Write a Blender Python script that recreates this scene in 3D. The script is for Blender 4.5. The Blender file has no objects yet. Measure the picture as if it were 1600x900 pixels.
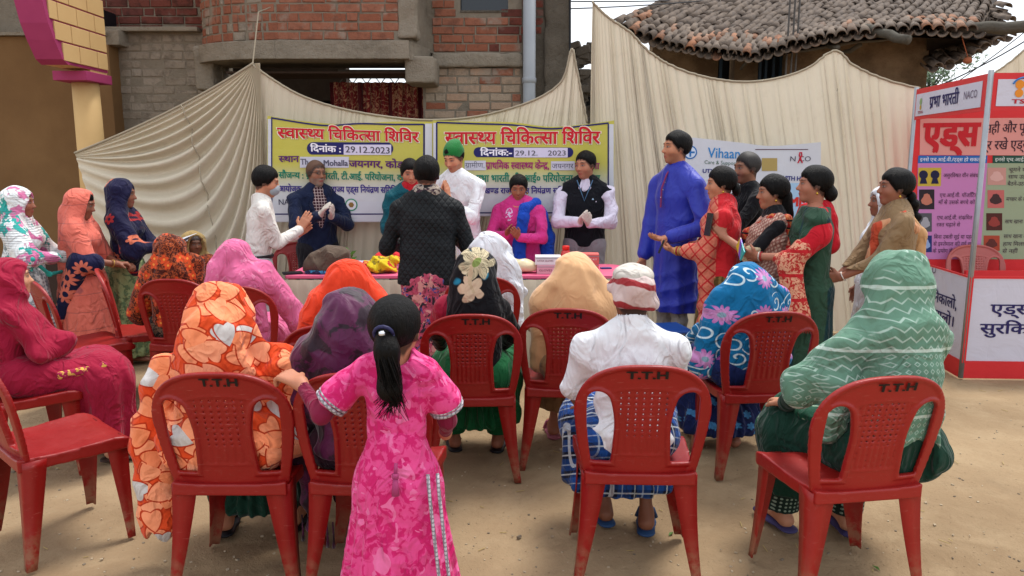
import bpy, bmesh, math, random, time
import numpy as np
from mathutils import Vector, Matrix
T0 = time.time()
R = math.radians
PI = math.pi
sc = bpy.context.scene
COL = sc.collection
rnd = random.Random(7)

# ---------------------------------------------------------------- camera
F, CX, CY, HOR, HC = 1180.0, 800.0, 450.0, 255.0, 1.62
PITCH = math.atan((CY - HOR) / F)
cam = bpy.data.cameras.new('camera')
camo = bpy.data.objects.new('camera', cam)
COL.objects.link(camo)
camo.location = (0, 0, HC)
camo.rotation_euler = (PI / 2 - PITCH, 0, 0)
cam.sensor_width = 36.0
cam.lens = 36.0 * F / 1600.0
cam.clip_end = 2000
sc.camera = camo

# ---------------------------------------------------------------- world, sun, exposure
SUN_EL, SUN_AZ = 64.0, 38.0       # height of the sun; azimuth clockwise from +Y (plus = right)
w = bpy.data.worlds.new('World')
sc.world = w
w.use_nodes = True
nt = w.node_tree
bg = nt.nodes['Background']
sky = nt.nodes.new('ShaderNodeTexSky')
sky.sky_type = 'NISHITA'
sky.sun_disc = False
sky.sun_elevation = R(SUN_EL)
sky.sun_rotation = R(SUN_AZ)
sky.air_density = 1.0
sky.dust_density = 4.0
sky.ozone_density = 1.0
sky.altitude = 300
# thin white overcast: the sky's colour washed out by an even veil of cloud
veil = nt.nodes.new('ShaderNodeMixRGB')
veil.inputs[0].default_value = 0.75
veil.inputs[2].default_value = (9.4, 9.7, 10.2, 1)
nt.links.new(sky.outputs[0], veil.inputs[1])
nt.links.new(veil.outputs[0], bg.inputs[0])
bg.inputs[1].default_value = 0.118
sun = bpy.data.lights.new('sun', 'SUN')
sun.energy = 2.1
sun.angle = R(18)
sun.color = (1.0, 0.965, 0.91)
suno = bpy.data.objects.new('sun', sun)
COL.objects.link(suno)
sd = Vector((math.sin(R(SUN_AZ)) * math.cos(R(SUN_EL)), math.cos(R(SUN_AZ)) * math.cos(R(SUN_EL)), math.sin(R(SUN_EL))))
suno.rotation_euler = sd.to_track_quat('Z', 'Y').to_euler()
sc.view_settings.view_transform = 'Standard'
sc.view_settings.look = 'None'
sc.view_settings.exposure = 0.55
sc.view_settings.gamma = 1.0

# ---------------------------------------------------------------- pixels of the photograph -> points
cP, sP = math.cos(PITCH), math.sin(PITCH)
def ray(px, py):
    x = (px - CX) / F
    u = -(py - CY) / F
    return Vector((x, cP + u * sP, -sP + u * cP))
def atY(px, py, Y):
    d = ray(px, py)
    return Vector((0, 0, HC)) + d * (Y / d.y)
def atZ(px, py, z=0.0):
    d = ray(px, py)
    return Vector((0, 0, HC)) + d * ((z - HC) / d.z)

# ---------------------------------------------------------------- objects
def link(o, parent=None):
    COL.objects.link(o)
    if parent is not None:
        o.parent = parent
    return o
def tag(o, label=None, cat=None, group=None, kind=None):
    if label: o['label'] = label
    if cat: o['category'] = cat
    if group: o['group'] = group
    if kind: o['kind'] = kind
    return o
def empty(name, loc=(0, 0, 0), rz=0.0, label=None, cat=None, group=None, parent=None):
    o = bpy.data.objects.new(name, None)
    o.empty_display_size = 0.1
    link(o, parent)
    o.location = loc
    o.rotation_euler = (0, 0, rz)
    return tag(o, label, cat, group)
def raw_mesh(name, V, Fq, smooth=True, mats=()):
    """V (n,3) array, Fq list of polygons or (m,3|4) int array"""
    me = bpy.data.meshes.new(name)
    if isinstance(Fq, np.ndarray):
        n = Fq.shape[1]
        V = np.asarray(V, dtype=np.float32)
        me.vertices.add(len(V)); me.vertices.foreach_set('co', V.ravel())
        me.loops.add(Fq.size); me.loops.foreach_set('vertex_index', Fq.ravel().astype(np.int32))
        me.polygons.add(len(Fq))
        me.polygons.foreach_set('loop_start', np.arange(0, Fq.size, n, dtype=np.int32))
        me.update(calc_edges=True)
    else:
        me.from_pydata([tuple(v) for v in V], [], Fq)
    if smooth and len(me.polygons):
        me.polygons.foreach_set('use_smooth', np.ones(len(me.polygons), dtype=bool))
    for m in mats: me.materials.append(m)
    me.update()
    return me
def mobj(name, me, parent=None, mat=None):
    if mat is not None: me.materials.append(mat)
    o = bpy.data.objects.new(name, me)
    return link(o, parent)
def dup(root, loc=None, rz=None, label=None, parent=None):
    r = root.copy(); COL.objects.link(r)
    if parent is not None: r.parent = parent
    if loc is not None: r.location = loc
    if rz is not None: r.rotation_euler = (0, 0, rz)
    if label: r['label'] = label
    for ch in list(root.children):
        dup(ch, parent=r)
    return r

class MB:
    """collects boxes, prisms and tubes into one mesh"""
    def __init__(s): s.v = []; s.f = []; s.m = []
    def add(s, V, Fs, mi=0):
        b = len(s.v)
        s.v += [tuple(v) for v in V]
        s.f += [tuple(b + i for i in f) for f in Fs]
        s.m += [mi] * len(Fs)
    def box(s, c, d, rz=0.0, mi=0, M=None):
        x, y, z = d[0] / 2, d[1] / 2, d[2] / 2
        V = [Vector((i, j, k)) for i in (-x, x) for j in (-y, y) for k in (-z, z)]
        m = M if M is not None else Matrix.Rotation(rz, 3, 'Z')
        V = [m @ v + Vector(c) for v in V]
        s.add(V, [(0, 1, 3, 2), (4, 6, 7, 5), (0, 4, 5, 1), (2, 3, 7, 6), (0, 2, 6, 4), (1, 5, 7, 3)], mi)
    def tube(s, pts, r, n=8, mi=0, cap=True):
        pts = [Vector(p) for p in pts]
        rr = r if isinstance(r, (list, tuple)) else [r] * len(pts)
        rings = []
        up = None
        for i, p in enumerate(pts):
            d = (pts[min(i + 1, len(pts) - 1)] - pts[max(i - 1, 0)]).normalized()
            if up is None:
                up = Vector((0, 0, 1)) if abs(d.z) < 0.9 else Vector((0, 1, 0))
            a = d.cross(up).normalized(); b = a.cross(d).normalized(); up = b
            rings.append([p + a * (rr[i] * math.cos(2 * PI * j / n)) + b * (rr[i] * math.sin(2 * PI * j / n)) for j in range(n)])
        V = [v for g in rings for v in g]
        Fs = [(i * n + j, i * n + (j + 1) % n, (i + 1) * n + (j + 1) % n, (i + 1) * n + j) for i in range(len(pts) - 1) for j in range(n)]
        if cap:
            Fs.append(tuple(range(n - 1, -1, -1))); Fs.append(tuple((len(pts) - 1) * n + j for j in range(n)))
        s.add(V, Fs, mi)
    def lathe(s, c, prof, n=16, mi=0):
        V = [(c[0] + r * math.cos(2 * PI * j / n), c[1] + r * math.sin(2 * PI * j / n), c[2] + z) for r, z in prof for j in range(n)]
        Fs = [(i * n + j, i * n + (j + 1) % n, (i + 1) * n + (j + 1) % n, (i + 1) * n + j) for i in range(len(prof) - 1) for j in range(n)]
        Fs.append(tuple(range(n - 1, -1, -1))); Fs.append(tuple((len(prof) - 1) * n + j for j in range(n)))
        s.add(V, Fs, mi)
    def build(s, name, mat, parent=None, smooth=False, bevel=0.0, seg=2):
        me = raw_mesh(name, s.v, s.f, smooth)
        for m in (mat if isinstance(mat, (list, tuple)) else [mat]): me.materials.append(m)
        if any(s.m): me.polygons.foreach_set('material_index', s.m)
        if bevel > 0:
            bm = bmesh.new(); bm.from_mesh(me)
            bmesh.ops.bevel(bm, geom=list(bm.edges), offset=bevel, segments=seg, affect='EDGES', profile=0.6, clamp_overlap=True)
            bm.to_mesh(me); bm.free()
        return mobj(name, me, parent)

# ---------------------------------------------------------------- procedural materials: a small expression language on nodes
def lin(c):
    if isinstance(c, str):
        c = c.lstrip('#'); c = [int(c[i:i + 2], 16) / 255 for i in (0, 2, 4)]
        c = [x / 12.92 if x <= 0.04045 else ((x + 0.055) / 1.055) ** 2.4 for x in c]
    return (c[0], c[1], c[2], 1.0)
class X:
    """a float, vector or colour socket with arithmetic"""
    nt = None
    def __init__(s, k): s.k = k
    @staticmethod
    def op(o, *a):
        n = X.nt.nodes.new('ShaderNodeMath'); n.operation = o
        for i, v in enumerate(a):
            if isinstance(v, X): X.nt.links.new(v.k, n.inputs[i])
            else: n.inputs[i].default_value = v
        return X(n.outputs[0])
    def __add__(s, o): return X.op('ADD', s, o)
    __radd__ = __add__
    def __sub__(s, o): return X.op('SUBTRACT', s, o)
    def __rsub__(s, o): return X.op('SUBTRACT', o, s)
    def __mul__(s, o): return X.op('MULTIPLY', s, o)
    __rmul__ = __mul__
    def __truediv__(s, o): return X.op('DIVIDE', s, o)
    def __lt__(s, o): return X.op('LESS_THAN', s, o)
    def __gt__(s, o): return X.op('GREATER_THAN', s, o)
    def __neg__(s): return X.op('MULTIPLY', s, -1.0)
def xsin(a): return X.op('SINE', a)
def xcos(a): return X.op('COSINE', a)
def xabs(a): return X.op('ABSOLUTE', a)
def xfrac(a): return X.op('FRACT', a)
def xfloor(a): return X.op('FLOOR', a)
def xmin(a, b): return X.op('MINIMUM', a, b)
def xmax(a, b): return X.op('MAXIMUM', a, b)
def xpow(a, b): return X.op('POWER', a, b)
def xatan(a, b): return X.op('ARCTAN2', a, b)
def xhyp(a, b): return X.op('SQRT', a * a + b * b)
def xpp(a, b=1.0): return X.op('PINGPONG', a, b)
def xclamp(a):
    r = X.op('ADD', a, 0.0); r.k.node.use_clamp = True; return r
def xstep(a, lo, hi):
    n = X.nt.nodes.new('ShaderNodeMapRange'); n.interpolation_type = 'SMOOTHSTEP'
    X.nt.links.new(a.k, n.inputs[0]); n.inputs[1].default_value = lo; n.inputs[2].default_value = hi
    return X(n.outputs[0])
def coords(kind='Object'):
    n = X.nt.nodes.new('ShaderNodeTexCoord'); v = n.outputs[kind]
    s = X.nt.nodes.new('ShaderNodeSeparateXYZ'); X.nt.links.new(v, s.inputs[0])
    return X(v), X(s.outputs[0]), X(s.outputs[1]), X(s.outputs[2])
def uvw(name='uvc'):
    n = X.nt.nodes.new('ShaderNodeAttribute'); n.attribute_name = name
    s = X.nt.nodes.new('ShaderNodeSeparateXYZ'); X.nt.links.new(n.outputs['Vector'], s.inputs[0])
    return X(s.outputs[0]), X(s.outputs[1]), X(s.outputs[2])
def vec(x, y, z=0.0):
    n = X.nt.nodes.new('ShaderNodeCombineXYZ')
    for i, v in enumerate((x, y, z)):
        if isinstance(v, X): X.nt.links.new(v.k, n.inputs[i])
        else: n.inputs[i].default_value = v
    return X(n.outputs[0])
def noise(v, scale=5.0, detail=3.0, rough=0.55, out='Fac', dist=0.0):
    n = X.nt.nodes.new('ShaderNodeTexNoise')
    X.nt.links.new(v.k, n.inputs['Vector'])
    n.inputs['Scale'].default_value = scale; n.inputs['Detail'].default_value = detail
    n.inputs['Roughness'].default_value = rough; n.inputs['Distortion'].default_value = dist
    return X(n.outputs[out])
def voro(v, scale=5.0, feature='F1', rand=1.0, out='Distance', dims='3D'):
    n = X.nt.nodes.new('ShaderNodeTexVoronoi'); n.feature = feature; n.voronoi_dimensions = dims
    X.nt.links.new(v.k, n.inputs['Vector'])
    n.inputs['Scale'].default_value = scale; n.inputs['Randomness'].default_value = rand
    return X(n.outputs[out])
def chan(c, i):
    s = X.nt.nodes.new('ShaderNodeSeparateColor'); X.nt.links.new(c.k, s.inputs[0]); return X(s.outputs[i])
def mix(f, a, b, blend='MIX'):
    n = X.nt.nodes.new('ShaderNodeMixRGB'); n.blend_type = blend
    for i, v in enumerate((f, a, b)):
        if isinstance(v, X): X.nt.links.new(v.k, n.inputs[i])
        elif i == 0: n.inputs[0].default_value = v
        else: n.inputs[i].default_value = lin(v)
    return X(n.outputs[0])
def attr_col(name='col'):
    n = X.nt.nodes.new('ShaderNodeAttribute'); n.attribute_name = name
    return X(n.outputs['Color'])
MATS = {}
def mat(name, fn, rough=0.8, bump=None, spec=0.3, metal=0.0, sheen=0.0, sss=0.0, bdist=0.002, alpha=1.0, trans=0.0, coat=0.0, thin=0.0):
    """fn() -> colour (X or hex); bump() -> height X"""
    if name in MATS: return MATS[name]
    m = bpy.data.materials.new(name); m.use_nodes = True
    nt = m.node_tree; X.nt = nt
    b = nt.nodes['Principled BSDF']
    c = fn() if callable(fn) else fn
    if isinstance(c, X): nt.links.new(c.k, b.inputs['Base Color'])
    else: b.inputs['Base Color'].default_value = lin(c)
    rg = rough() if callable(rough) else rough
    if isinstance(rg, X): nt.links.new(rg.k, b.inputs['Roughness'])
    else: b.inputs['Roughness'].default_value = rg
    b.inputs['Specular IOR Level'].default_value = spec
    b.inputs['Metallic'].default_value = metal
    if sheen: b.inputs['Sheen Weight'].default_value = sheen; b.inputs['Sheen Roughness'].default_value = 0.4
    if coat: b.inputs['Coat Weight'].default_value = coat; b.inputs['Coat Roughness'].default_value = 0.15
    if sss:
        b.inputs['Subsurface Weight'].default_value = sss
        b.inputs['Subsurface Radius'].default_value = (1, .35, .2); b.inputs['Subsurface Scale'].default_value = 0.01
    if alpha < 1: b.inputs['Alpha'].default_value = alpha
    if trans: b.inputs['Transmission Weight'].default_value = trans
    if bump is not None:
        h = bump()
        n = nt.nodes.new('ShaderNodeBump'); n.inputs['Distance'].default_value = bdist
        n.inputs['Strength'].default_value = 1.0
        nt.links.new(h.k, n.inputs['Height']); nt.links.new(n.outputs[0], b.inputs['Normal'])
    if thin:                                                        # light also passes through the cloth
        t = nt.nodes.new('ShaderNodeBsdfTranslucent'); mx = nt.nodes.new('ShaderNodeMixShader'); mx.inputs[0].default_value = thin
        if isinstance(c, X): nt.links.new(c.k, t.inputs[0])
        else: t.inputs[0].default_value = lin(c)
        nt.links.new(b.outputs[0], mx.inputs[1]); nt.links.new(t.outputs[0], mx.inputs[2]); nt.links.new(mx.outputs[0], nt.nodes['Material Output'].inputs[0])
    MATS[name] = m
    return m
def weave():
    P, x, y, z = coords()
    return noise(P, 300, 2) * 0.05 + noise(vec(x * 1.2, y, z * .5), 22, 2, 0.45, dist=1.8) * 0.2 + xabs(noise(vec(x, y, z * .7), 8, 2, .45, dist=1.5) - .5) * -3.0
def cloth(name, fn, rough=0.85, sheen=0.1, bdist=0.016, **k):
    return mat(name, fn, rough, weave, spec=0.2, sheen=sheen, bdist=bdist, **k)

# ---------------------------------------------------------------- signed distance fields -> continuous meshes (surface nets)
def smin(a, b, k):
    if k <= 0: return np.minimum(a, b)
    h = np.maximum(k - np.abs(a - b), 0) / k
    return np.minimum(a, b) - h * h * k * 0.25
class Field:
    def __init__(s, lo, hi, h):
        s.h = h; s.lo = np.array(lo, dtype=np.float32)
        s.n = np.maximum(np.ceil((np.array(hi) - np.array(lo)) / h).astype(int) + 1, 4)
        s.f = np.full(s.n, 1.0, dtype=np.float32)
        s.ax = [s.lo[i] + np.arange(s.n[i], dtype=np.float32) * h for i in range(3)]
    def block(s, lo, hi):
        i0 = np.clip(np.floor((np.array(lo) - s.lo) / s.h).astype(int), 0, s.n)
        i1 = np.clip(np.ceil((np.array(hi) - s.lo) / s.h).astype(int) + 1, 0, s.n)
        if np.any(i1 <= i0): return None
        sl = tuple(slice(a, b) for a, b in zip(i0, i1))
        return sl, s.ax[0][sl[0]][:, None, None], s.ax[1][sl[1]][None, :, None], s.ax[2][sl[2]][None, None, :]
    def all(s):
        return s.ax[0][:, None, None], s.ax[1][None, :, None], s.ax[2][None, None, :]
def prim_bounds(p):
    t = p[0]
    if t == 'c':
        a, b, ra, rb, sc_ = np.array(p[1]), np.array(p[2]), p[3], p[4], p[6]
        r = max(ra, rb) * np.array([1 / max(q, .3) for q in sc_])
        return np.minimum(a, b) - r, np.maximum(a, b) + r
    if t == 'e':
        r = np.array(p[2]); r = np.full(3, r.max()) if p[3] is not None else r
        return np.array(p[1]) - r, np.array(p[1]) + r
    if t == 'b':
        r = np.array(p[2]); r = np.full(3, np.linalg.norm(r)) if p[3] is not None else r
        return np.array(p[1]) - r, np.array(p[1]) + r
def prim_eval(p, x, y, z):
    t = p[0]
    if t == 'c':
        a, b, ra, rb = p[1], p[2], p[3], p[4]; sx, sy, sz = p[6]
        px, py, pz = (x - a[0]) * sx, (y - a[1]) * sy, (z - a[2]) * sz
        bx, by, bz = (b[0] - a[0]) * sx, (b[1] - a[1]) * sy, (b[2] - a[2]) * sz
        L = bx * bx + by * by + bz * bz + 1e-9
        h = np.clip((px * bx + py * by + pz * bz) / L, 0, 1)
        dx = px - h * bx; dy = py - h * by; dz = pz - h * bz
        return np.sqrt(dx * dx + dy * dy + dz * dz) - (ra + (rb - ra) * h)
    if t == 'e':
        c, r, M = p[1], p[2], p[3]
        px, py, pz = x - c[0], y - c[1], z - c[2]
        if M is not None:
            px, py, pz = (M[0][0] * px + M[1][0] * py + M[2][0] * pz, M[0][1] * px + M[1][1] * py + M[2][1] * pz, M[0][2] * px + M[1][2] * py + M[2][2] * pz)
        k0 = np.sqrt((px / r[0]) ** 2 + (py / r[1]) ** 2 + (pz / r[2]) ** 2) + 1e-9
        k1 = np.sqrt((px / r[0] ** 2) ** 2 + (py / r[1] ** 2) ** 2 + (pz / r[2] ** 2) ** 2) + 1e-9
        return k0 * (k0 - 1) / k1
    if t == 'b':
        c, r, M, rr = p[1], p[2], p[3], p[4]
        px, py, pz = x - c[0], y - c[1], z - c[2]
        if M is not None:
            px, py, pz = (M[0][0] * px + M[1][0] * py + M[2][0] * pz, M[0][1] * px + M[1][1] * py + M[2][1] * pz, M[0][2] * px + M[1][2] * py + M[2][2] * pz)
        qx, qy, qz = np.abs(px) - (r[0] - rr), np.abs(py) - (r[1] - rr), np.abs(pz) - (r[2] - rr)
        o = np.sqrt(np.maximum(qx, 0) ** 2 + np.maximum(qy, 0) ** 2 + np.maximum(qz, 0) ** 2)
        return o + np.minimum(np.maximum(qx, np.maximum(qy, qz)), 0) - rr
def C(a, b, ra, rb=None, k=0.02, sc=(1, 1, 1)):
    return ('c', tuple(a), tuple(b), ra, ra if rb is None else rb, k, sc)
def EL(c, r, M=None, k=0.02): return ('e', tuple(c), tuple(r), M, None, k, None)
def BX(c, r, M=None, rr=0.005, k=0.0): return ('b', tuple(c), tuple(r), M, rr, k, None)
def SUB(p, k=0.01): return ('s', p, k)
def nets(f, lo, h):
    S = f < 0
    nx, ny, nz = f.shape
    # active cells
    any_ = np.zeros((nx - 1, ny - 1, nz - 1), dtype=np.int8)
    for i in (0, 1):
        for j in (0, 1):
            for k in (0, 1):
                any_ += S[i:nx - 1 + i, j:ny - 1 + j, k:nz - 1 + k]
    act = (any_ > 0) & (any_ < 8)
    I = np.argwhere(act)
    if len(I) == 0: return np.zeros((0, 3), np.float32), np.zeros((0, 4), np.int32)
    idx = np.full(act.shape, -1, dtype=np.int32); idx[act] = np.arange(len(I))
    c = {}
    for i in (0, 1):
        for j in (0, 1):
            for k in (0, 1):
                c[i, j, k] = f[I[:, 0] + i, I[:, 1] + j, I[:, 2] + k]
    acc = np.zeros((len(I), 3), np.float32); cnt = np.zeros(len(I), np.float32)
    for a in range(3):
        o = [q for q in range(3) if q != a]
        for u in (0, 1):
            for v in (0, 1):
                k0 = [0, 0, 0]; k0[o[0]] = u; k0[o[1]] = v; k1 = list(k0); k1[a] = 1
                A, B = c[tuple(k0)], c[tuple(k1)]
                m = (A < 0) != (B < 0)
                t = np.where(m, A / np.where(m, A - B, 1), 0)
                # an undefined far value beside the surface: keep the crossing near
                q = np.zeros((len(I), 3), np.float32); q[:, o[0]] = u; q[:, o[1]] = v; q[:, a] = t
                acc += q * m[:, None]; cnt += m
    V = (I + acc / cnt[:, None]) * h + lo
    Q = []
    # x edges
    def quads(a):
        o = [q for q in range(3) if q != a]
        sl0 = [slice(None)] * 3; sl1 = [slice(None)] * 3
        sl0[a] = slice(0, -1); sl1[a] = slice(1, None)
        for q in o:
            sl0[q] = slice(1, -1); sl1[q] = slice(1, -1)
        A, B = S[tuple(sl0)], S[tuple(sl1)]
        for sgn in (0, 1):
            m = (A & ~B) if sgn == 0 else (~A & B)
            P = np.argwhere(m)
            if not len(P): continue
            for q in o: P[:, q] += 1
            def g(du, dv):
                p = P.copy(); p[:, o[0]] -= du; p[:, o[1]] -= dv
                return idx[p[:, 0], p[:, 1], p[:, 2]]
            q4 = np.stack([g(1, 1), g(0, 1), g(0, 0), g(1, 0)], 1)
            flip = (sgn == 1) ^ (a == 1)
            Q.append(q4[:, ::-1] if flip else q4)
    for a in range(3): quads(a)
    return V, np.concatenate(Q).astype(np.int32)
def sdf(prims, h, disp=None, cuts=None, lo=None, hi=None, pad=0.03):
    """prims -> (V, F)"""
    pos = [p for p in prims if p[0] != 's']
    bs = [prim_bounds(p) for p in pos]
    L = np.min([b[0] for b in bs], 0) - pad; Hh = np.max([b[1] for b in bs], 0) + pad
    if lo is not None: L = np.maximum(L, np.array([-9 if q is None else q for q in lo]) - 2 * h)
    if hi is not None: Hh = np.minimum(Hh, np.array([9 if q is None else q for q in hi]) + 2 * h)
    G = Field(L, Hh, h)
    for p in prims:
        if p[0] == 's':
            q = p[1]; b = prim_bounds(q); m = p[2] + 3 * h
            bl = G.block(b[0] - m, b[1] + m)
            if bl is None: continue
            sl, x, y, z = bl
            G.f[sl] = -smin(-G.f[sl], prim_eval(q, x, y, z), p[2])
            continue
        b = prim_bounds(p); m = p[5] + 3 * h + (0.03 if disp is not None else 0.0)
        bl = G.block(b[0] - m, b[1] + m)
        if bl is None: continue
        sl, x, y, z = bl
        G.f[sl] = smin(G.f[sl], prim_eval(p, x, y, z), p[5])
    x, y, z = G.all()
    if disp is not None:
        i = np.nonzero(np.abs(G.f) < 0.045 + 2 * h)
        if len(i[0]):
            G.f[i] += disp(G.ax[0][i[0]], G.ax[1][i[1]], G.ax[2][i[2]]).astype(np.float32)
    if cuts:
        for c in cuts:
            G.f = np.maximum(G.f, np.clip(c(x, y, z), -1, 1))
    # close the box so that a cut body gets a lid
    for a in range(3):
        s0 = [slice(None)] * 3; s0[a] = 0; G.f[tuple(s0)] = np.maximum(G.f[tuple(s0)], 0.5 * h)
        s0[a] = -1; G.f[tuple(s0)] = np.maximum(G.f[tuple(s0)], 0.5 * h)
    G.f = np.clip(G.f, -3 * h, 3 * h)
    return nets(G.f, G.lo, h)
def smooth_verts(V, Q, it=1, lam=0.5):
    n = len(V); e0 = np.concatenate([Q[:, 0], Q[:, 1], Q[:, 2], Q[:, 3]]); e1 = np.concatenate([Q[:, 1], Q[:, 2], Q[:, 3], Q[:, 0]])
    cnt = np.maximum(np.bincount(e0, minlength=n) + np.bincount(e1, minlength=n), 1)
    for _ in range(it):
        V = np.stack([V[:, a] + lam * ((np.bincount(e0, V[e1, a], n) + np.bincount(e1, V[e0, a], n)) / cnt - V[:, a]) for a in range(3)], 1)
    return V
def sdf_obj(name, prims, h, material, parent=None, disp=None, cuts=None, sm=1, col=None, **k):
    V, Q = sdf(prims, h, disp, cuts, **k)
    if sm and len(V): V = smooth_verts(V, Q, sm)
    me = raw_mesh(name, V, Q)
    me.materials.append(material)
    if col is not None:
        A = me.attributes.new('col', 'FLOAT_COLOR', 'POINT')
        A.data.foreach_set('color', col(V).astype(np.float32).ravel())
    return mobj(name, me, parent)
def wav(seed, n=5, f=8.0, spread=0.6):
    """smooth random function of three coordinates, about -1..1"""
    g = np.random.RandomState(seed)
    K = g.normal(size=(n, 3)); K = K / np.linalg.norm(K, axis=1)[:, None] * (f * (1 + spread * g.uniform(-1, 1, size=(n, 1))))
    ph = g.uniform(0, 6.28, n)
    def fn(x, y, z):
        s = 0
        for i in range(n): s = s + np.sin(K[i, 0] * x + K[i, 1] * y + K[i, 2] * z + ph[i])
        return s / math.sqrt(n * 1.2)
    return fn
# ---------------------------------------------------------------- people
def V3(*a): return Vector(a)
def skin_mat(): return mat('skin', lambda: attr_col(), 0.55, lambda: noise(coords()[0], 300, 2) * 0.4, spec=0.35, sss=0.06, bdist=0.001)
def pleats(cx, cy, n, amp, z0, z1, seed=1, ramp=True):
    wv = wav(seed, 4, 5.0)
    def f(x, y, z):
        th = np.arctan2(x - cx, y - cy)
        a = np.clip((z0 - z) / max(z0 - z1, .01), 0, 1) if ramp else 1.0
        return amp * (0.15 + a) * np.sin(n * th + 1.6 * wv(x * .6, y * .6, z * .5)) * (0.7 + 0.3 * wv(y * 2, x * 2, z * .4))
    return f
def swag(Q, freq, amp, seed=1, sharp=0.5, stretch=(1, 1, 1), mod=1.0):
    wv = wav(seed, 4, 5.0); w2 = wav(seed + 9, 3, 7.0)
    def f(x, y, z):
        d = np.sqrt(((x - Q[0]) * stretch[0]) ** 2 + ((y - Q[1]) * stretch[1]) ** 2 + ((z - Q[2]) * stretch[2]) ** 2)
        p = 2 * PI * freq * d + 1.7 * wv(x, y, z)
        s = .8 * np.sin(p) - sharp * (1 - 2 * np.abs(np.sin(p * .5 + .6))) * 1.3
        return amp * s * np.clip(0.55 + 0.6 * mod * w2(x, y, z), 0, 1.3)
    return f
def radial(Q, n, amp, seed=1, z0=None, plane='xz'):
    """folds that fan out of a point"""
    wv = wav(seed, 4, 4.0)
    def f(x, y, z):
        if plane == 'xz': th = np.arctan2(x - Q[0], Q[2] - z + 1e-4)
        elif plane == 'yz': th = np.arctan2(y - Q[1], Q[2] - z + 1e-4)
        else: th = np.arctan2(x - Q[0], y - Q[1])
        d = np.sqrt((x - Q[0]) ** 2 + (y - Q[1]) ** 2 + (z - Q[2]) ** 2)
        p = n * th + 1.8 * wv(x, y, z)
        return amp * (.6 * np.sin(p) - .6 * (1 - 2 * np.abs(np.sin(p * .5)))) * np.clip(d / 0.25, 0.1, 1.0)
    return f
def creases(d, freq, amp, seed=1):
    wv = wav(seed, 5, 7.0); w2 = wav(seed + 5, 4, 6.0)
    def f(x, y, z):
        p = 2 * PI * freq * (d[0] * x + d[1] * y + d[2] * z) + 2.4 * wv(x, y, z)
        return -amp * (1.1 - 2.2 * np.abs(np.sin(p * .5))) * np.clip(.4 + .7 * w2(x, y, z), 0, 1)
    return f
def dsum(*fs): return lambda x, y, z: sum(f(x, y, z) for f in fs)

def ik(S, T, l1, l2, pole):
    S, T = Vector(S), Vector(T)
    d = T - S; L = max(min(d.length, (l1 + l2) * .998), abs(l1 - l2) + .01)
    u = d.normalized(); T = S + u * L
    a = (l1 * l1 - l2 * l2 + L * L) / (2 * L); hh = math.sqrt(max(l1 * l1 - a * a, 0))
    p = Vector(pole); p = (p - u * p.dot(u)); p.normalize()
    return S + u * a + p * hh, T

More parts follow.
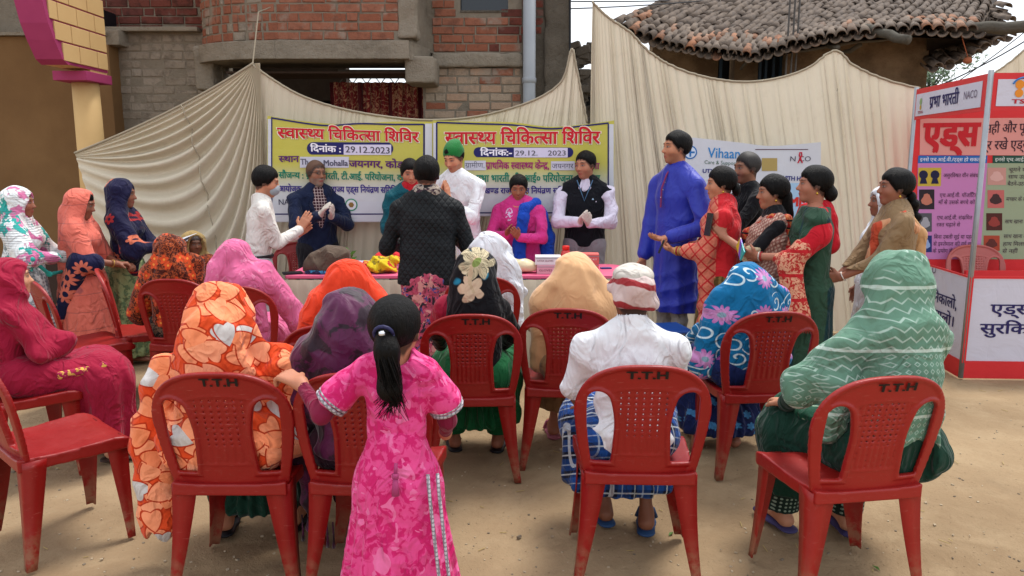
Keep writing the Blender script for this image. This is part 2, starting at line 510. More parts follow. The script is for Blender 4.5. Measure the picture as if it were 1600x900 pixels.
class Fig:
    def __init__(s, H=1.6, sit=False, lean=3.0, side=0.0, hyaw=0.0, hpitch=0.0, hroll=0.0, width=1.0, LH=None, RH=None,
                 lpole=(-.5, -.6, -.6), rpole=(.5, -.6, -.6), skin='8a5a42', fem=True, seat=0.51, knee_z=0.48, feet=None, hs=None, knee_y=.36, knee_x=.1, foot_y=.36):
        s.H = H; s.sit = sit; s.w = width; s.fem = fem; s.skin = np.minimum(np.array(lin(skin)[:3]) * 1.75, .6); s.hs = hs or min(1.0, 0.9 + (H - 1.45) * .4)
        la, sa = R(lean), R(side)
        if sit: s.pel = V3(0, -.07, seat + .04); tl = .302 * H
        else: s.pel = V3(0, 0, .53 * H); tl = .314 * H
        s.tdir = V3(math.sin(sa), math.sin(la), math.cos(la)).normalized()
        s.nb = s.pel + s.tdir * tl                                     # base of the neck
        s.chest = s.pel + s.tdir * tl * .68
        sw = (.098 if fem else .113) * H * width; s.sw = sw
        s.SL = s.nb + V3(-sw, 0, -.046 * H); s.SR = s.nb + V3(sw, 0, -.046 * H)
        hm = Matrix.Rotation(R(hyaw), 3, 'Z') @ Matrix.Rotation(R(hroll), 3, 'Y') @ Matrix.Rotation(-R(hpitch), 3, 'X')
        s.hm = hm; hd = (V3(math.sin(sa) * .5, math.sin(la * .6) + .12, 1)).normalized()
        hz = (H - .12 * s.hs - .844 * H) if not sit else (.165 * H - .12 * s.hs)
        s.nk = s.nb + hd * hz * .55
        s.hc = s.nb + hd * hz + hm @ V3(0, .02 * math.sin(R(max(hpitch, 0))), -.0)
        s.top = s.hc + hm @ V3(0, 0, .12 * s.hs)
        l1, l2 = .175 * H, .15 * H
        s.l1, s.l2 = l1, l2
        def arm(S, T, pole, sg):
            if T is None: T = S + V3(sg * .07, .06, -(l1 + l2) * .97); pole = (sg * .3, -1, 0)
            return ik(S, T, l1, l2, pole)
        s.EL_, s.WL = arm(s.SL, LH, lpole, -1); s.ER, s.WR = arm(s.SR, RH, rpole, 1)
        if sit:
            s.HL = s.pel + V3(-.085, .02, -.01); s.HR = s.pel + V3(.085, .02, -.01)
            s.KL = V3(-knee_x, knee_y, knee_z); s.KR = V3(knee_x, knee_y, knee_z)
            s.AL = V3(-.09, foot_y, .08); s.AR = V3(.09, foot_y, .08)
        else:
            s.HL = s.pel + V3(-.08, 0, -.03); s.HR = s.pel + V3(.08, 0, -.03)
            s.KL = V3(-.085, .02, .285 * H); s.KR = V3(.085, .02, .285 * H)
            s.AL = V3(-.09, -.01, .08); s.AR = V3(.09, -.01, .08)
        if feet: s.AL, s.AR = V3(*feet[0]), V3(*feet[1])
    def hp(s, x, y, z): return s.hc + s.hm @ (V3(x, y, z) * s.hs)
    def hl(s, x, y, z):
        px, py, pz = (x - s.hc[0]) / s.hs, (y - s.hc[1]) / s.hs, (z - s.hc[2]) / s.hs
        M = s.hm
        return (M[0][0] * px + M[1][0] * py + M[2][0] * pz, M[0][1] * px + M[1][1] * py + M[2][1] * pz, M[0][2] * px + M[1][2] * py + M[2][2] * pz)
    def he(s, c, r, k=.02): return EL(s.hp(*c), [q * s.hs for q in r], s.hm, k)
    def hcap(s, a, b, ra, rb=None, k=.02, sc=(1, 1, 1)): return C(s.hp(*a), s.hp(*b), ra * s.hs, (ra if rb is None else rb) * s.hs, k, sc)
    # --- body regions, inflated by o
    def torso(s, o=0.0, k=.05, belly=0.0):
        w_, u = s.w, s.H / 1.65
        f = 1.5 if not s.sit else 1.62
        if s.sit and s.fem: w_ = w_ * .88
        wa = s.pel + s.tdir * (.11 * s.H)
        p = [C(s.pel, wa, .145 * w_ * u + o, .13 * w_ * u + o, k, (1, f, 1)), C(wa, s.chest, .13 * w_ * u + o, .142 * w_ * u + o, k, (1, f, 1)),
             C(s.chest, s.nb - s.tdir * .06, .142 * w_ * u + o, .10 * w_ * u + o, k, (1, f, 1)),
             C(s.nb + V3(0, -.01, -.004), s.SL, .042 * u + o, .036 * u + o, .05), C(s.nb + V3(0, -.01, -.004), s.SR, .042 * u + o, .034 * u + o, .05)]
        if s.fem: p.append(EL(s.chest + V3(0, .075 * u, .0), (.125 * u + o, .06 * u + o, .07 * u + o), None, .05))
        if belly: p.append(EL(wa + V3(0, .05, 0), (.13 + o, .07 + belly + o, .12 + o), None, .06))
        return p
    def uarm(s, sd, o=0.0, t=1.0, k=.03):
        S, E = (s.SL, s.EL_) if sd < 0 else (s.SR, s.ER)
        u = s.H / 1.65 * (.92 if s.fem else 1.0)
        return [C(S.lerp(E, .12), S.lerp(E, t), .044 * u + o, .037 * u + o, k)]
    def farm(s, sd, o=0.0, t=1.0, k=.02):
        E, W = (s.EL_, s.WL) if sd < 0 else (s.ER, s.WR)
        u = s.H / 1.65 * (.9 if s.fem else 1.0)
        return [C(E, E.lerp(W, t), .037 * u + o, (.037 + (.026 - .037) * t) * u + o, k)]
    def arms(s, o=0.0, t=1.0, k=.03): return s.uarm(-1, o) + s.uarm(1, o) + s.farm(-1, o, t) + s.farm(1, o, t)
    def legs(s, o=0.0, k=.03, t=1.0):
        p = []
        for h, kn, a in ((s.HL, s.KL, s.AL), (s.HR, s.KR, s.AR)):
            q = min(1.0, s.H / 1.5)
            p += [C(h, kn, .082 * q + o, .058 * q + o, k), C(kn, kn.lerp(a, t), .055 * q + o, .038 * q + o, k)]
        return p
    def feet(s, o=0.0, ang=0.0):
        p = []
        for a, sg in ((s.AL, -1), (s.AR, 1)):
            d = V3(math.sin(R(ang) + sg * .15), math.cos(R(ang) + sg * .15), 0)
            h = V3(a.x, a.y, .045) - d * .03
            p += [C(a, h, .034 + o, .034 + o, .02), C(h, h + d * .15, .032 + o, .026 + o, .02, (1, 1, 1.15)), C(h + d * .15, h + d * .2 - V3(0, 0, .012), .034 + o, .022 + o, .015, (.9, .9, 1.5))]
        return p
    def head(s):
        p = [s.he((0, -.012, .03), (.075, .094, .089), .03), s.he((0, .02, -.028), (.061, .069, .076), .035), s.he((0, .062, -.088), (.022, .019, .018), .035),
             s.hcap((0, .082, .014), (0, .104, -.02), .007, .0115, .014), s.he((-.011, .094, -.024), (.009, .009, .007), .006), s.he((.011, .094, -.024), (.009, .009, .007), .006),
             s.he((-.027, .077, .037), (.023, .012, .008), .014), s.he((.027, .077, .037), (.023, .012, .008), .014),
             s.he((-.04, .056, -.022), (.022, .018, .02), .025), s.he((.04, .056, -.022), (.022, .018, .02), .025)]
        for q in (-1, 1):
            p += [SUB(s.he((q * .031, .103, .016), (.019, .017, .012)), .012), s.he((q * .031, .073, .016), (.0145, .0125, .0105), .003),
                  s.he((q * .078, -.01, .0), (.009, .019, .031), .01), SUB(s.he((q * .09, -.005, .002), (.007, .01, .018)), .004)]
        p += [s.he((0, .083, -.0515), (.022, .0115, .0058), .006), s.he((0, .081, -.0625), (.0175, .0115, .0068), .006)]
        b = s.nb + V3(0, -.01, -.02)
        p += [C(b, s.hp(0, -.02, -.05), .056 if not s.fem else .048, .05 if not s.fem else .044, .035)]
        return p
    def facecol(s, V, stubble=None, lips='8e3f3c', brow='15100e', eye=True, mark=None, fade='0c0908'):
        V = V - 0.0
        x, y, z = s.hl(V[:, 0], V[:, 1], V[:, 2])
        c = np.tile(np.append(s.skin, 1.0), (len(V), 1))
        def put(m, col, a=1.0):
            m = np.clip(m, 0, 1)[:, None] * a
            c[:, :3] = c[:, :3] * (1 - m) + np.array(lin(col)[:3]) * m
        ax = np.abs(x)
        front = (y > .03)
        L_ = s.haircut(.066, -.062, -.012)(V[:, 0], V[:, 1], V[:, 2]) / .8 / s.hs     # short hairs thin out below the hairline
        if fade: put(np.clip(1 - L_ / .016, 0, 1) * (z > -.09), fade, .85)
        # warmer cheeks, nose and ears: the skin's own colour
        put(np.exp(-(((ax - .04) / .02) ** 2 + ((z + .02) / .02) ** 2)) * front, '9c5a45', .25)
        if stubble: put(np.clip((-.028 - z) / .012, 0, 1) * (y > -.03) * (z > -.14) * np.clip((y - .0) / .04 + .5, 0, 1) * (1 - np.exp(-((x / .02) ** 2 + ((z + .057) / .006) ** 2))), stubble[0], stubble[1])
        if stubble and len(stubble) > 2: put(np.exp(-((x / .028) ** 4 + ((z + .04) / .0065) ** 4)) * (y > .07), stubble[0], stubble[2])
        put(np.exp(-((x / .021) ** 4 + ((z + .057) / .0095) ** 4)) * (y > .07), lips, .8)
        put(np.exp(-(((ax - .030) / .021) ** 4 + ((z - .040 + (ax - .03) ** 2 * 12) / .0052) ** 4)) * (y > .05), brow, .9)
        if eye:
            put(np.exp(-(((ax - .031) / .0175) ** 4 + ((z - .016) / .0088) ** 4)) * (y > .06), '1c120f', .75)
            put(np.exp(-(((ax - .031) / .0115) ** 4 + ((z - .0145) / .0042) ** 4)) * (y > .06), 'a3968c')
            put(np.exp(-(((ax - .031) / .0056) ** 4 + ((z - .015) / .0062) ** 4)) * (y > .06), '130c0a')
        put(np.exp(-((x / .009) ** 4 + ((z + .0315) / .003) ** 4)) * (y > .07), '2c1712', .6)
        if mark == 'bindi': put(np.exp(-((x / .0055) ** 4 + ((z - .056) / .0055) ** 4)) * (y > .05), '8c1020')
        return c
    def hand(s, sd, d=None, n=None, curl=.25, spread=.012, hold=False):
        """palm, five fingers of different lengths and a thumb; d = direction, n = palm normal"""
        W = s.WL if sd < 0 else s.WR; E = s.EL_ if sd < 0 else s.ER
        d = (Vector(d) if d is not None else (W - E)).normalized()
        n = Vector(n) if n is not None else V3(-sd, 0, 0)
        n = (n - d * n.dot(d)).normalized(); u = d.cross(n).normalized()       # across the palm
        th = u if (u.z > 0 or abs(u.z) < .2 and u.y > 0) else -u               # the thumb's side
        g = .92 if s.fem else 1.0
        K = W + d * .082 * g
        p = []
        for i, o in enumerate((-.028, -.0095, .0095, .027)):
            p.append(C(W + d * .01 + th * (-o) * .55, K + th * (-o), .0145 * g, .0125 * g, .012))
        ln = (.068, .077, .072, .056)
        for i, o in enumerate((.029, .0098, -.0098, -.028)):
            b = K + th * (o * g); a = curl * (1 + .12 * i); L = ln[i] * g
            d1 = (d * math.cos(a) + n * math.sin(a) + th * (o * spread * 30)).normalized()
            d2 = (d * math.cos(a * 2.1) + n * math.sin(a * 2.1) + th * (o * spread * 20)).normalized()
            d3 = (d * math.cos(a * 3) + n * math.sin(a * 3)).normalized()
            m1 = b + d1 * L * .45; m2 = m1 + d2 * L * .32
            p += [C(b, m1, .0098 * g, .0088 * g, .004), C(m1, m2, .0088 * g, .008 * g, .003), C(m2, m2 + d3 * L * .23, .008 * g, .0068 * g, .003)]
        t0 = W + d * .025 * g + th * .024 * g; t1 = t0 + (d * .6 + th * .75 + n * .25).normalized() * .038 * g
        t2 = t1 + (d * .9 + th * .25 + n * (.2 + curl)).normalized() * .032 * g
        p += [C(t0, t1, .0145 * g, .0115 * g, .01), C(t1, t2, .0112 * g, .0085 * g, .004)]
        return p
    def body(s, root, hands=((-1, {}), (1, {})), hb=.016, hh=.0065, face=None, headon=True, feet=True, feet_ang=0.0, forearm=True, shoes=False):
        """the whole body as one mesh object"""
        VV, QQ, CC = [], [], []
        def add(V, Q, c=None):
            if not len(V): return
            V = smooth_verts(V, Q, 1, .4)
            n = sum(len(v) for v in VV)
            VV.append(V); QQ.append(Q + n)
            CC.append(c if c is not None else np.tile(np.append(s.skin, 1.0), (len(V), 1)))
        pr = s.torso(-.014) + s.uarm(-1, -.007) + s.uarm(1, -.007) + s.legs(-.008)
        zc = s.nb.z - .01
        V, Q = sdf(pr + s.farm(-1, -.004) + s.farm(1, -.004) + ([] if shoes else s.feet(0, feet_ang)), hb); add(V, Q)
        if headon:
            V, Q = sdf(s.head(), hh); add(V, Q, s.facecol(V, **(face or {})))
        for sd, kw in hands:
            if kw is None: continue
            W = s.WL if sd < 0 else s.WR; E = s.EL_ if sd < 0 else s.ER
            V, Q = sdf(s.hand(sd, **kw) + [C(E.lerp(W, .3), W, .033 * (.9 if s.fem else 1) * s.H / 1.65, .0255 * (.92 if s.fem else 1), .02)], .0052); add(V, Q)
        V = np.concatenate(VV); Q = np.concatenate(QQ); c = np.concatenate(CC)
        me = raw_mesh('body', V, Q); me.materials.append(skin_mat())
        A = me.attributes.new('col', 'FLOAT_COLOR', 'POINT'); A.data.foreach_set('color', c.astype(np.float32).ravel())
        return mobj('body', me, root)
    # --- hair
    def haircut(s, front=.072, back=-.06, side=-.005):
        def f(x, y, z):
            hx, hy, hz = s.hl(x, y, z)
            t = np.clip((hy - .012) / .062, 0, 1); t = t * t * (3 - 2 * t)
            t2 = np.clip((hy + .05) / .05, 0, 1)
            line = back + (side - back) * t2 + (front - side) * t + .004 * np.sin(hx * 210 + hy * 90) + .003 * np.sin(hx * 420 - hy * 310)
            return (line - hz) * s.hs * .8
        return f
    def hair(s, root, style='short', m=None, h=.0065, extra=(), thick=.0, front=.072, back=-.06, side=-.005, name='hair'):
        m = m or hair_mat()
        pr = [s.he((0, -.018, .037), (.084 + thick, .101 + thick, .095 + thick), .02)] + list(extra)
        cut = [s.haircut(front, back, side)]
        w_ = wav(int(s.hc.x * 100) % 50 + 3, 4, 60)
        ln = s.haircut(front, back, side)
        def dp(x, y, z):
            d = -ln(x, y, z) / .8                                   # height above the hairline: the hair grows out of the skin
            return .0030 * w_(x, y, z * .4) - .004 + .010 * (1 - np.clip(d / .03, 0, 1)) ** 1.5
        V, Q = sdf([pr[0]], h, dp, cut)
        VV, QQ = [V], [Q]
        if extra:
            V2, Q2 = sdf(list(extra), h, lambda x, y, z: .0035 * w_(x * 1.5, y * 1.5, z * .25)); VV.append(V2); QQ.append(Q2 + len(V))
        me = raw_mesh(name, np.concatenate(VV), np.concatenate(QQ)); me.materials.append(m)
        return mobj(name, me, root)
    def garment(s, name, prims, m, root, h=.01, disp=None, cuts=None, sm=1, **k):
        return sdf_obj(name, prims, h, m, root, disp, cuts, sm, **k)
    # --- cloth over the head
    def hood(s, o=.0, back=True, tent=0.0):
        b = s.nb
        p = [s.he((0, -.02, .034), (.088 + o, .108 + o, .098 + o), .04), s.hcap((0, -.03, .0), (0, -.04, -.10), .085 + o, .085 + o, .05)]
        if tent:
            for sg in (-1, 1):
                p.append(C(s.hp(sg * .045, -.03, .03), b + V3(sg * (s.sw * tent), -.02, -.05), .05 + o, .05 + o, .07))
        return p
    def face_cut(s, w_=.062, up=.075, dn=-.13, y0=.03, tilt=0.0):
        """opening of a head cloth: removes what lies before the face"""
        return [SUB(s.he((0, .12, (up + dn) / 2), (w_, .12 - y0 + .03, (up - dn) / 2)), .012)]
def hair_mat():
    def f():
        P, x, y, z = coords()
        return mix(xstep(noise(vec(x * 60, y * 60, z * 7), 1.6, 4, .75), .38, .68), '030303', '100c0a')
    return mat('black_hair', f, .5, lambda: noise(vec(*[q * s_ for q, s_ in zip(coords()[1:], (60, 60, 6))]), 1.6, 4, .75), spec=.15, bdist=.010)
def grey_hair_mat():
    return mat('grey_hair', lambda: mix(noise(coords()[0], 120, 3), '3a3633', '8d8883'), .6, lambda: noise(coords()[0], 150, 3), bdist=.004)
def person(label, px=None, py=None, Y=None, fig=None, yaw=0.0, top=True, loc=None):
    """stands the figure so that the top of its head shows at (px, py)"""
    if loc is None:
        p = atY(px, py, Y)
        c, s_ = math.cos(R(yaw)), math.sin(R(yaw)); t = fig.top
        loc = (p.x - (c * t.x - s_ * t.y), Y - (s_ * t.x + c * t.y), 0)
    return empty('person', loc, R(yaw), label, 'person')
def fit_height(px, py, Y): return atY(px, py, Y).z
# ---------------------------------------------------------------- the red plastic chair
def plastic(name='red_plastic', a='7a0e0d', b='930f0d'):
    def f():
        P, x, y, z = coords()
        n = noise(P, 7, 4, .6)
        sp = xstep(noise(P, 60, 3, .7), .62, .75) * .25
        c = mix(sp, mix(n, a, b), 'a8605a')
        d = (1 - xstep(z, .02, .22)) * xstep(noise(P, 22, 4, .7), .35, .62) * .6
        c = mix(d, c, '8f7558')
        return mix(xstep(noise(vec(x * 3, y * 3, z * 40), 5, 2, .6), .66, .72) * .35, c, 'b56a60')
    def rg():
        P, x, y, z = coords(); return noise(P, 14, 4, .65) * .34 + .24
    return mat(name, f, rg, lambda: noise(coords()[0], 180, 2) * .3 + noise(coords()[0], 25, 2), spec=.42, bdist=.0012)
def back_y(x, z):
    """the back's surface: leans back and curves round the sitter"""
    t = np.clip((z - .42) / .44, -.2, 1.1)
    return -.195 - .075 * t - .02 * t * t + .42 * x * x
def chair_fields(style):
    h = .0045
    G = Field((-.27, -.31, .40), (.27, -.12, .89), h)
    x, y, z = G.all()
    d0 = y - back_y(x, z)                         # distance from the sheet, roughly
    zz = z + 0 * x
    # outer outline: arch
    zt = .865 - .9 * np.abs(x) ** 2.6 * 2.2       # top rim
    t = np.clip((zz - .42) / .44, 0, 1)
    wo = .205 + .042 * np.sin(np.clip(t * 1.15, 0, 1) * PI * .62)
    # super-ellipse shoulder
    cz = .66; rz_ = .205
    e = np.where(zz > cz, (np.abs(x) / .247) ** 2.7 + (np.clip(zz - cz, 0, 1) / rz_) ** 2.3, 0)
    outer = np.where(zz > cz, (e ** (1 / 2.5) - 1) * .21, np.abs(x) - (wo - .002))
    wo_c = .205 + .042 * np.sin(np.clip((cz - .42) / .44 * 1.15, 0, 1) * PI * .62)
    outer = np.where(zz > cz, (e ** (1 / 2.5) - 1) * wo_c, np.abs(x) - wo)
    # side openings between the post and the splat
    tz = np.clip((zz - .47) / .30, 0, 1)
    xi = .098 + .035 * np.clip((tz - .45) / .55, 0, 1) ** 1.8 + .012 * (1 - tz) ** 2           # splat's half width
    xo = wo - .036 - .012 * tz                                                                 # post's inner side
    top = .765 - 0 * x
    ax_ = np.abs(x)
    hole = np.maximum(np.maximum(xi - ax_, ax_ - xo), np.maximum(.475 - zz, zz - top))
    # round the opening's upper end
    cx_, cz_ = (xi + xo) / 2, .725
    rr = (xo - xi) / 2
    up = np.sqrt((ax_ - cx_) ** 2 + np.clip(zz - cz_, 0, 1) ** 2) - np.clip(rr, .01, 1)
    hole = np.maximum(up, .475 - zz)
    sheet = np.maximum(outer, -hole)
    th = .0045 + .006 * np.clip(1 - np.minimum(np.abs(outer + .018), np.abs(outer + .004)) / .012, 0, 1)   # thick rim
    # rim flange: turned back along the outer edge and round the openings
    edge = np.minimum(np.abs(outer + .009), np.abs(hole - .007))
    th = .005 + .008 * np.clip(1 - (edge - .004) / .010, 0, 1)
    # posts are channel shaped: thicker all over
    post = ax_ > xo
    th = np.where(post & (zz < .80), .010, th)
    # raised panel on the splat
    pw = xi - .016
    pan = np.maximum(ax_ - pw, np.maximum(.505 - zz, zz - (.775 - 1.2 * x * x)))
    rib = .0028 * np.clip(1 - np.abs(pan) / .006, 0, 1)
    if style == 'holes':
        gx, gz = .027, .0215
    else:
        gx, gz = .021, .0
    xs = x / gx; fx = (xs - np.round(xs)) * gx
    inside = (pan < -.008)
    if style == 'holes':
        zs = (zz - .52) / gz; fz = (zs - np.round(zs)) * gz
        dots = np.sqrt(fx ** 2 + fz ** 2) - .0042
        dots = np.where(inside & (ax_ < .1) & (zz > .57), dots, 1.0)
        groove = np.where(inside, .0016 * np.cos(2 * PI * x / gx), 0)
    else:
        zs = (zz - .52) / .02; fz = (zs - np.round(zs)) * .02
        dots = np.where(inside & (zz > .60) & (ax_ < .085), np.sqrt(fx ** 2 + fz ** 2) - .0034, 1.0)
        groove = np.where(inside, .0026 * np.cos(2 * PI * x / gx), 0)
    f = np.maximum(np.abs(d0) - th - rib - groove, sheet)
    f = np.maximum(f, -dots * 1.0)
    f = np.maximum(f, .425 - zz)
    V, Q = nets(np.clip(f, -3 * h, 3 * h).astype(np.float32), G.lo, h)
    V = smooth_verts(V, Q, 2, .5)
    return V, Q
def seat_mesh():
    h = .006
    G = Field((-.26, -.25, .36), (.26, .27, .475), h)
    x, y, z = G.all()
    ax_ = np.abs(x)
    yy = y + 0 * x
    wv_ = .205 + .03 * np.clip((yy + .2) / .4, 0, 1)
    out = np.maximum(ax_ - wv_, yy - .215)
    q = np.sqrt(np.clip(ax_ - (wv_ - .06), 0, 1) ** 2 + np.clip(yy - .155, 0, 1) ** 2) - .06
    out = np.maximum(out, q); out = np.maximum(out, -.215 - yy)
    # top surface: dished, waterfall front
    zt = .432 + .012 * np.clip((ax_ - .1) / .12, 0, 1) ** 2 - .03 * np.clip((yy - .13) / .085, 0, 1) ** 2 - .008 * np.exp(-((yy + .05) / .12) ** 2)
    d = np.abs(z - zt + .005) - .006
    skirt = np.maximum(np.abs(out + .006) - .005, np.maximum(z - zt, (.385 + .0 * x) - z))
    f = np.minimum(np.maximum(d, out), skirt)
    V, Q = nets(np.clip(f, -3 * h, 3 * h).astype(np.float32), G.lo, h)
    return smooth_verts(V, Q, 2, .5), Q
def leg_mesh(rear):
    """L-section leg, drawn for the right-hand side: wide at the seat, narrow and splayed at the foot"""
    n = 15; V = []
    for i in range(n):
        t = i / (n - 1)
        z = .426 * (1 - t) + .0 * t
        wx = (.060 * (1 - t) ** 1.2 + .034); wy = (.055 * (1 - t) ** 1.2 + .032) if not rear else (.05 * (1 - t) + .036)
        x0 = .212 + .028 * t * t; sgn = -1 if rear else 1
        y0 = sgn * (.205 + .0 * t) + (-.055 * t * t if rear else .02 * t * t) + (0.0 if not rear else .0)
        if rear: y0 = -.20 - .03 * t ** 1.4
        else: y0 = .185 - .01 * t
        w_ = .0055
        # outer corner at (x0, y0); flanges run inwards (-x) and towards the middle
        s = -sgn
        V += [(x0, y0, z), (x0 - wx, y0, z), (x0 - wx, y0 + s * w_, z), (x0 - w_, y0 + s * w_, z), (x0 - w_, y0 + s * wy, z), (x0, y0 + s * wy, z)]
    m = 6
    Fs = [(i * m + j, i * m + (j + 1) % m, (i + 1) * m + (j + 1) % m, (i + 1) * m + j) for i in range(n - 1) for j in range(m)]
    Fs += [tuple(range(m)), tuple((n - 1) * m + j for j in reversed(range(m)))]
    return V, Fs
def make_chair(style, material, holes_txt=True):
    root = empty('plastic_chair')
    V, Q = CH[style]
    me = raw_mesh('backrest', V, Q); me.materials.append(material); mobj('backrest', me, root)
    V, Q = CH['seat']
    me = raw_mesh('seat', V, Q); me.materials.append(material); mobj('seat', me, root)
    for rear in (True, False):
        V, Fs = leg_mesh(rear)
        for sx in (1, -1):
            W_ = [(v[0] * sx, v[1], v[2]) for v in V]
            F_ = [tuple(reversed(f)) for f in Fs] if (sx == 1) == rear else Fs
            me = raw_mesh('leg', W_, F_, False)
            bm = bmesh.new(); bm.from_mesh(me); bmesh.ops.recalc_face_normals(bm, faces=bm.faces)
            bmesh.ops.bevel(bm, geom=[e for e in bm.edges if abs((e.verts[0].co - e.verts[1].co).z) > .01], offset=.002, segments=2, affect='EDGES')
            bm.to_mesh(me); bm.free()
            me.polygons.foreach_set('use_smooth', [True] * len(me.polygons))
            me.materials.append(material); mobj('leg', me, root)
    return root
CH = {'holes': chair_fields('holes'), 'ribs': chair_fields('ribs'), 'seat': seat_mesh()}
# ---------------------------------------------------------------- lettering: glyph outlines composed into words, then laid on a surface
_G = {}
def glyph(ch, bold):
    key = (ch, bold)
    if key in _G: return _G[key]
    def ev(s):
        cu = bpy.data.curves.new('g', 'FONT'); cu.body = s; cu.size = 1.0; cu.offset = bold; cu.resolution_u = 2; cu.fill_mode = 'FRONT'
        o = bpy.data.objects.new('g', cu)
        me = o.to_mesh()
        v = np.array([(q.co.x, q.co.y) for q in me.vertices]).reshape(-1, 2)
        f = [tuple(p.vertices) for p in me.polygons]
        o.to_mesh_clear(); bpy.data.objects.remove(o); bpy.data.curves.remove(cu)
        return v, f
    v, f = ev(ch)
    base = 'क' if ord(ch) > 0x900 else 'H'
    a = ev(base + ch + base)[0][:, 0]; b = ev(base + base)[0][:, 0]
    adv = (a.max() - a.min()) - (b.max() - b.min())
    _G[key] = (v, f, adv)
    return _G[key]
def word(s, bold=.0):
    """visual order; ~ halves the letter before it, ^ hangs a ra-stroke on it"""
    x = 0.0; V = []; Fs = []; last = None
    for i, ch in enumerate(s):
        if ch == ' ': x += .28; continue
        if ch == '~' or ch == '^':
            a, b, x0, x1 = last
            if ch == '~':
                cut = x1 - .155
                for j in range(a, b): V[j] = (min(V[j][0], cut), V[j][1])
                x = cut
            else:
                m = len(V); yb = .02; xs = x1 - .30 if x1 - x0 > .5 else x1 - .25
                V += [(xs - .12, yb - .03), (xs - .09, yb - .10), (xs + .16, yb + .16), (xs + .12, yb + .24)]
                Fs.append((m, m + 1, m + 2, m + 3))
            continue
        v, f, adv = glyph(ch, bold)
        m = len(V)
        V += [(p[0] + x, p[1]) for p in v]; Fs += [tuple(m + k for k in q) for q in f]
        last = (m, len(V), x, x + adv); x += adv
    return np.array(V), Fs, x
def lettering(name, s, P0, P1, h, material, parent, bold=.02, proud=.003, nrm=None, surf=None, latin=False, outline=None):
    """s from P0 to P1 (baseline ends, world or parent space), letter height h; surf(x, z) adds the cloth's waves"""
    V, Fs, wd = word(s, 0.0)
    if not len(V): return None
    V = np.concatenate([V, np.zeros((len(V), 1))], 1)
    if bold > .004:
        offs = [(0, 0)] + ([(-bold, 0), (bold, 0)] if bold < .02 else [(-bold, -bold * .6), (bold, -bold * .6), (-bold, bold * .6), (bold, bold * .6)])
        n0 = len(V); V0 = V; F0 = list(Fs); V = []; Fs = []
        for k, (ox, oy) in enumerate(offs):
            V.append(V0 + np.array([ox, oy, k * .00025])); Fs += [tuple(i + n0 * k for i in f) for f in F0]
        V = np.concatenate(V)
    P0, P1 = Vector(P0), Vector(P1)
    d = P1 - P0; L = d.length; d = d.normalized()
    n = Vector(nrm) if nrm is not None else V3(0, -1, 0)
    H0 = .70 if latin else .62
    lo, hi = V[:, 0].min(), V[:, 0].max()
    W = []
    for px, py, pk in V:
        q = P0 + d * ((px - lo) / (hi - lo) * L) + V3(0, 0, 1) * (py / H0 * h) + n * (proud + pk)
        if surf is not None: q.y += surf(q.x, q.z)
        W.append(q)
    me = raw_mesh(name, W, Fs, False); me.materials.append(material)
    return mobj(name, me, parent)
def ink(c): return mat('print_' + c, c, .6, spec=.2)
def flatpoly(name, pts, material, parent, surf=None, proud=.002, nx=1):
    """flat print: a quad (4 corners, subdivided along both sides) or a polygon"""
    pts = [Vector(p) for p in pts]
    if len(pts) == 4 and nx > 1:
        V = []; n = nx
        for j in range(n + 1):
            for i in range(n + 1):
                a = pts[0].lerp(pts[1], i / n); b = pts[3].lerp(pts[2], i / n); V.append(a.lerp(b, j / n))
        Fs = [(j * (n + 1) + i, j * (n + 1) + i + 1, (j + 1) * (n + 1) + i + 1, (j + 1) * (n + 1) + i) for j in range(n) for i in range(n)]
    else: V = pts; Fs = [tuple(range(len(pts)))]
    V = [v + V3(0, -proud, 0) for v in V]
    if surf: V = [V3(v.x, v.y + surf(v.x, v.z), v.z) for v in V]
    me = raw_mesh(name, V, Fs, False); me.materials.append(material)
    return mobj(name, me, parent)
def disc(c, r, n=20, a0=0, a1=2 * PI, sx=1.0):
    return [V3(c[0] + r * sx * math.cos(a0 + (a1 - a0) * i / n), c[1], c[2] + r * math.sin(a0 + (a1 - a0) * i / n)) for i in range(n)]
# ---------------------------------------------------------------- ground
def ground_col():
    P, x, y, z = coords()
    n1 = noise(P, .55, 4, .55); n2 = noise(P, 3.1, 5, .6, dist=.5); n3 = noise(P, 90, 3, .7)
    c = mix(xstep(n1, .3, .7), '856f55', '9f886a')
    c = mix(xstep(n2, .42, .70) * .35, c, 'ae997a')
    c = mix(xstep(n3, .60, .78) * .35, c, '6b5c4a')
    c = mix(xstep(noise(P, 28, 4, .7), .60, .72) * .3, c, '74644f')
    return mix(xstep(noise(P, 1.3, 6, .7, dist=.4), .56, .72) * .35, c, '766550')
def ground_bump():
    P, x, y, z = coords()
    return noise(P, 2.2, 5, .55) * 2.2 + noise(P, 20, 5, .65) * .55 + xstep(voro(P, 32), 0, .14) * -.35 + noise(P, 140, 2, .6) * .15
GM = mat('packed_earth', ground_col, .95, ground_bump, spec=.1, bdist=.016)
nx_, ny_ = 430, 400
gx = np.sign(np.linspace(-1, 1, nx_)) * np.abs(np.linspace(-1, 1, nx_)) ** 1.7 * 12; gy = .2 + 13.8 * np.linspace(0, 1, ny_) ** 1.35
w1 = wav(3, 6, 1.6); w2 = wav(4, 6, 6.0); w3 = wav(14, 6, 19.0)
GX, GY = np.meshgrid(gx, gy)
def gz(x, y): return .012 * w1(x, y, 0) + .004 * w2(x, y, 0) + .0015 * w3(x, y, 0)
fade = np.clip(np.minimum(12 - np.abs(GX), np.minimum(GY - .2, 14 - GY)), 0, 1)
DZ = np.zeros_like(GX); fp = np.random.RandomState(8)               # foot and chair-leg marks trodden into the dust
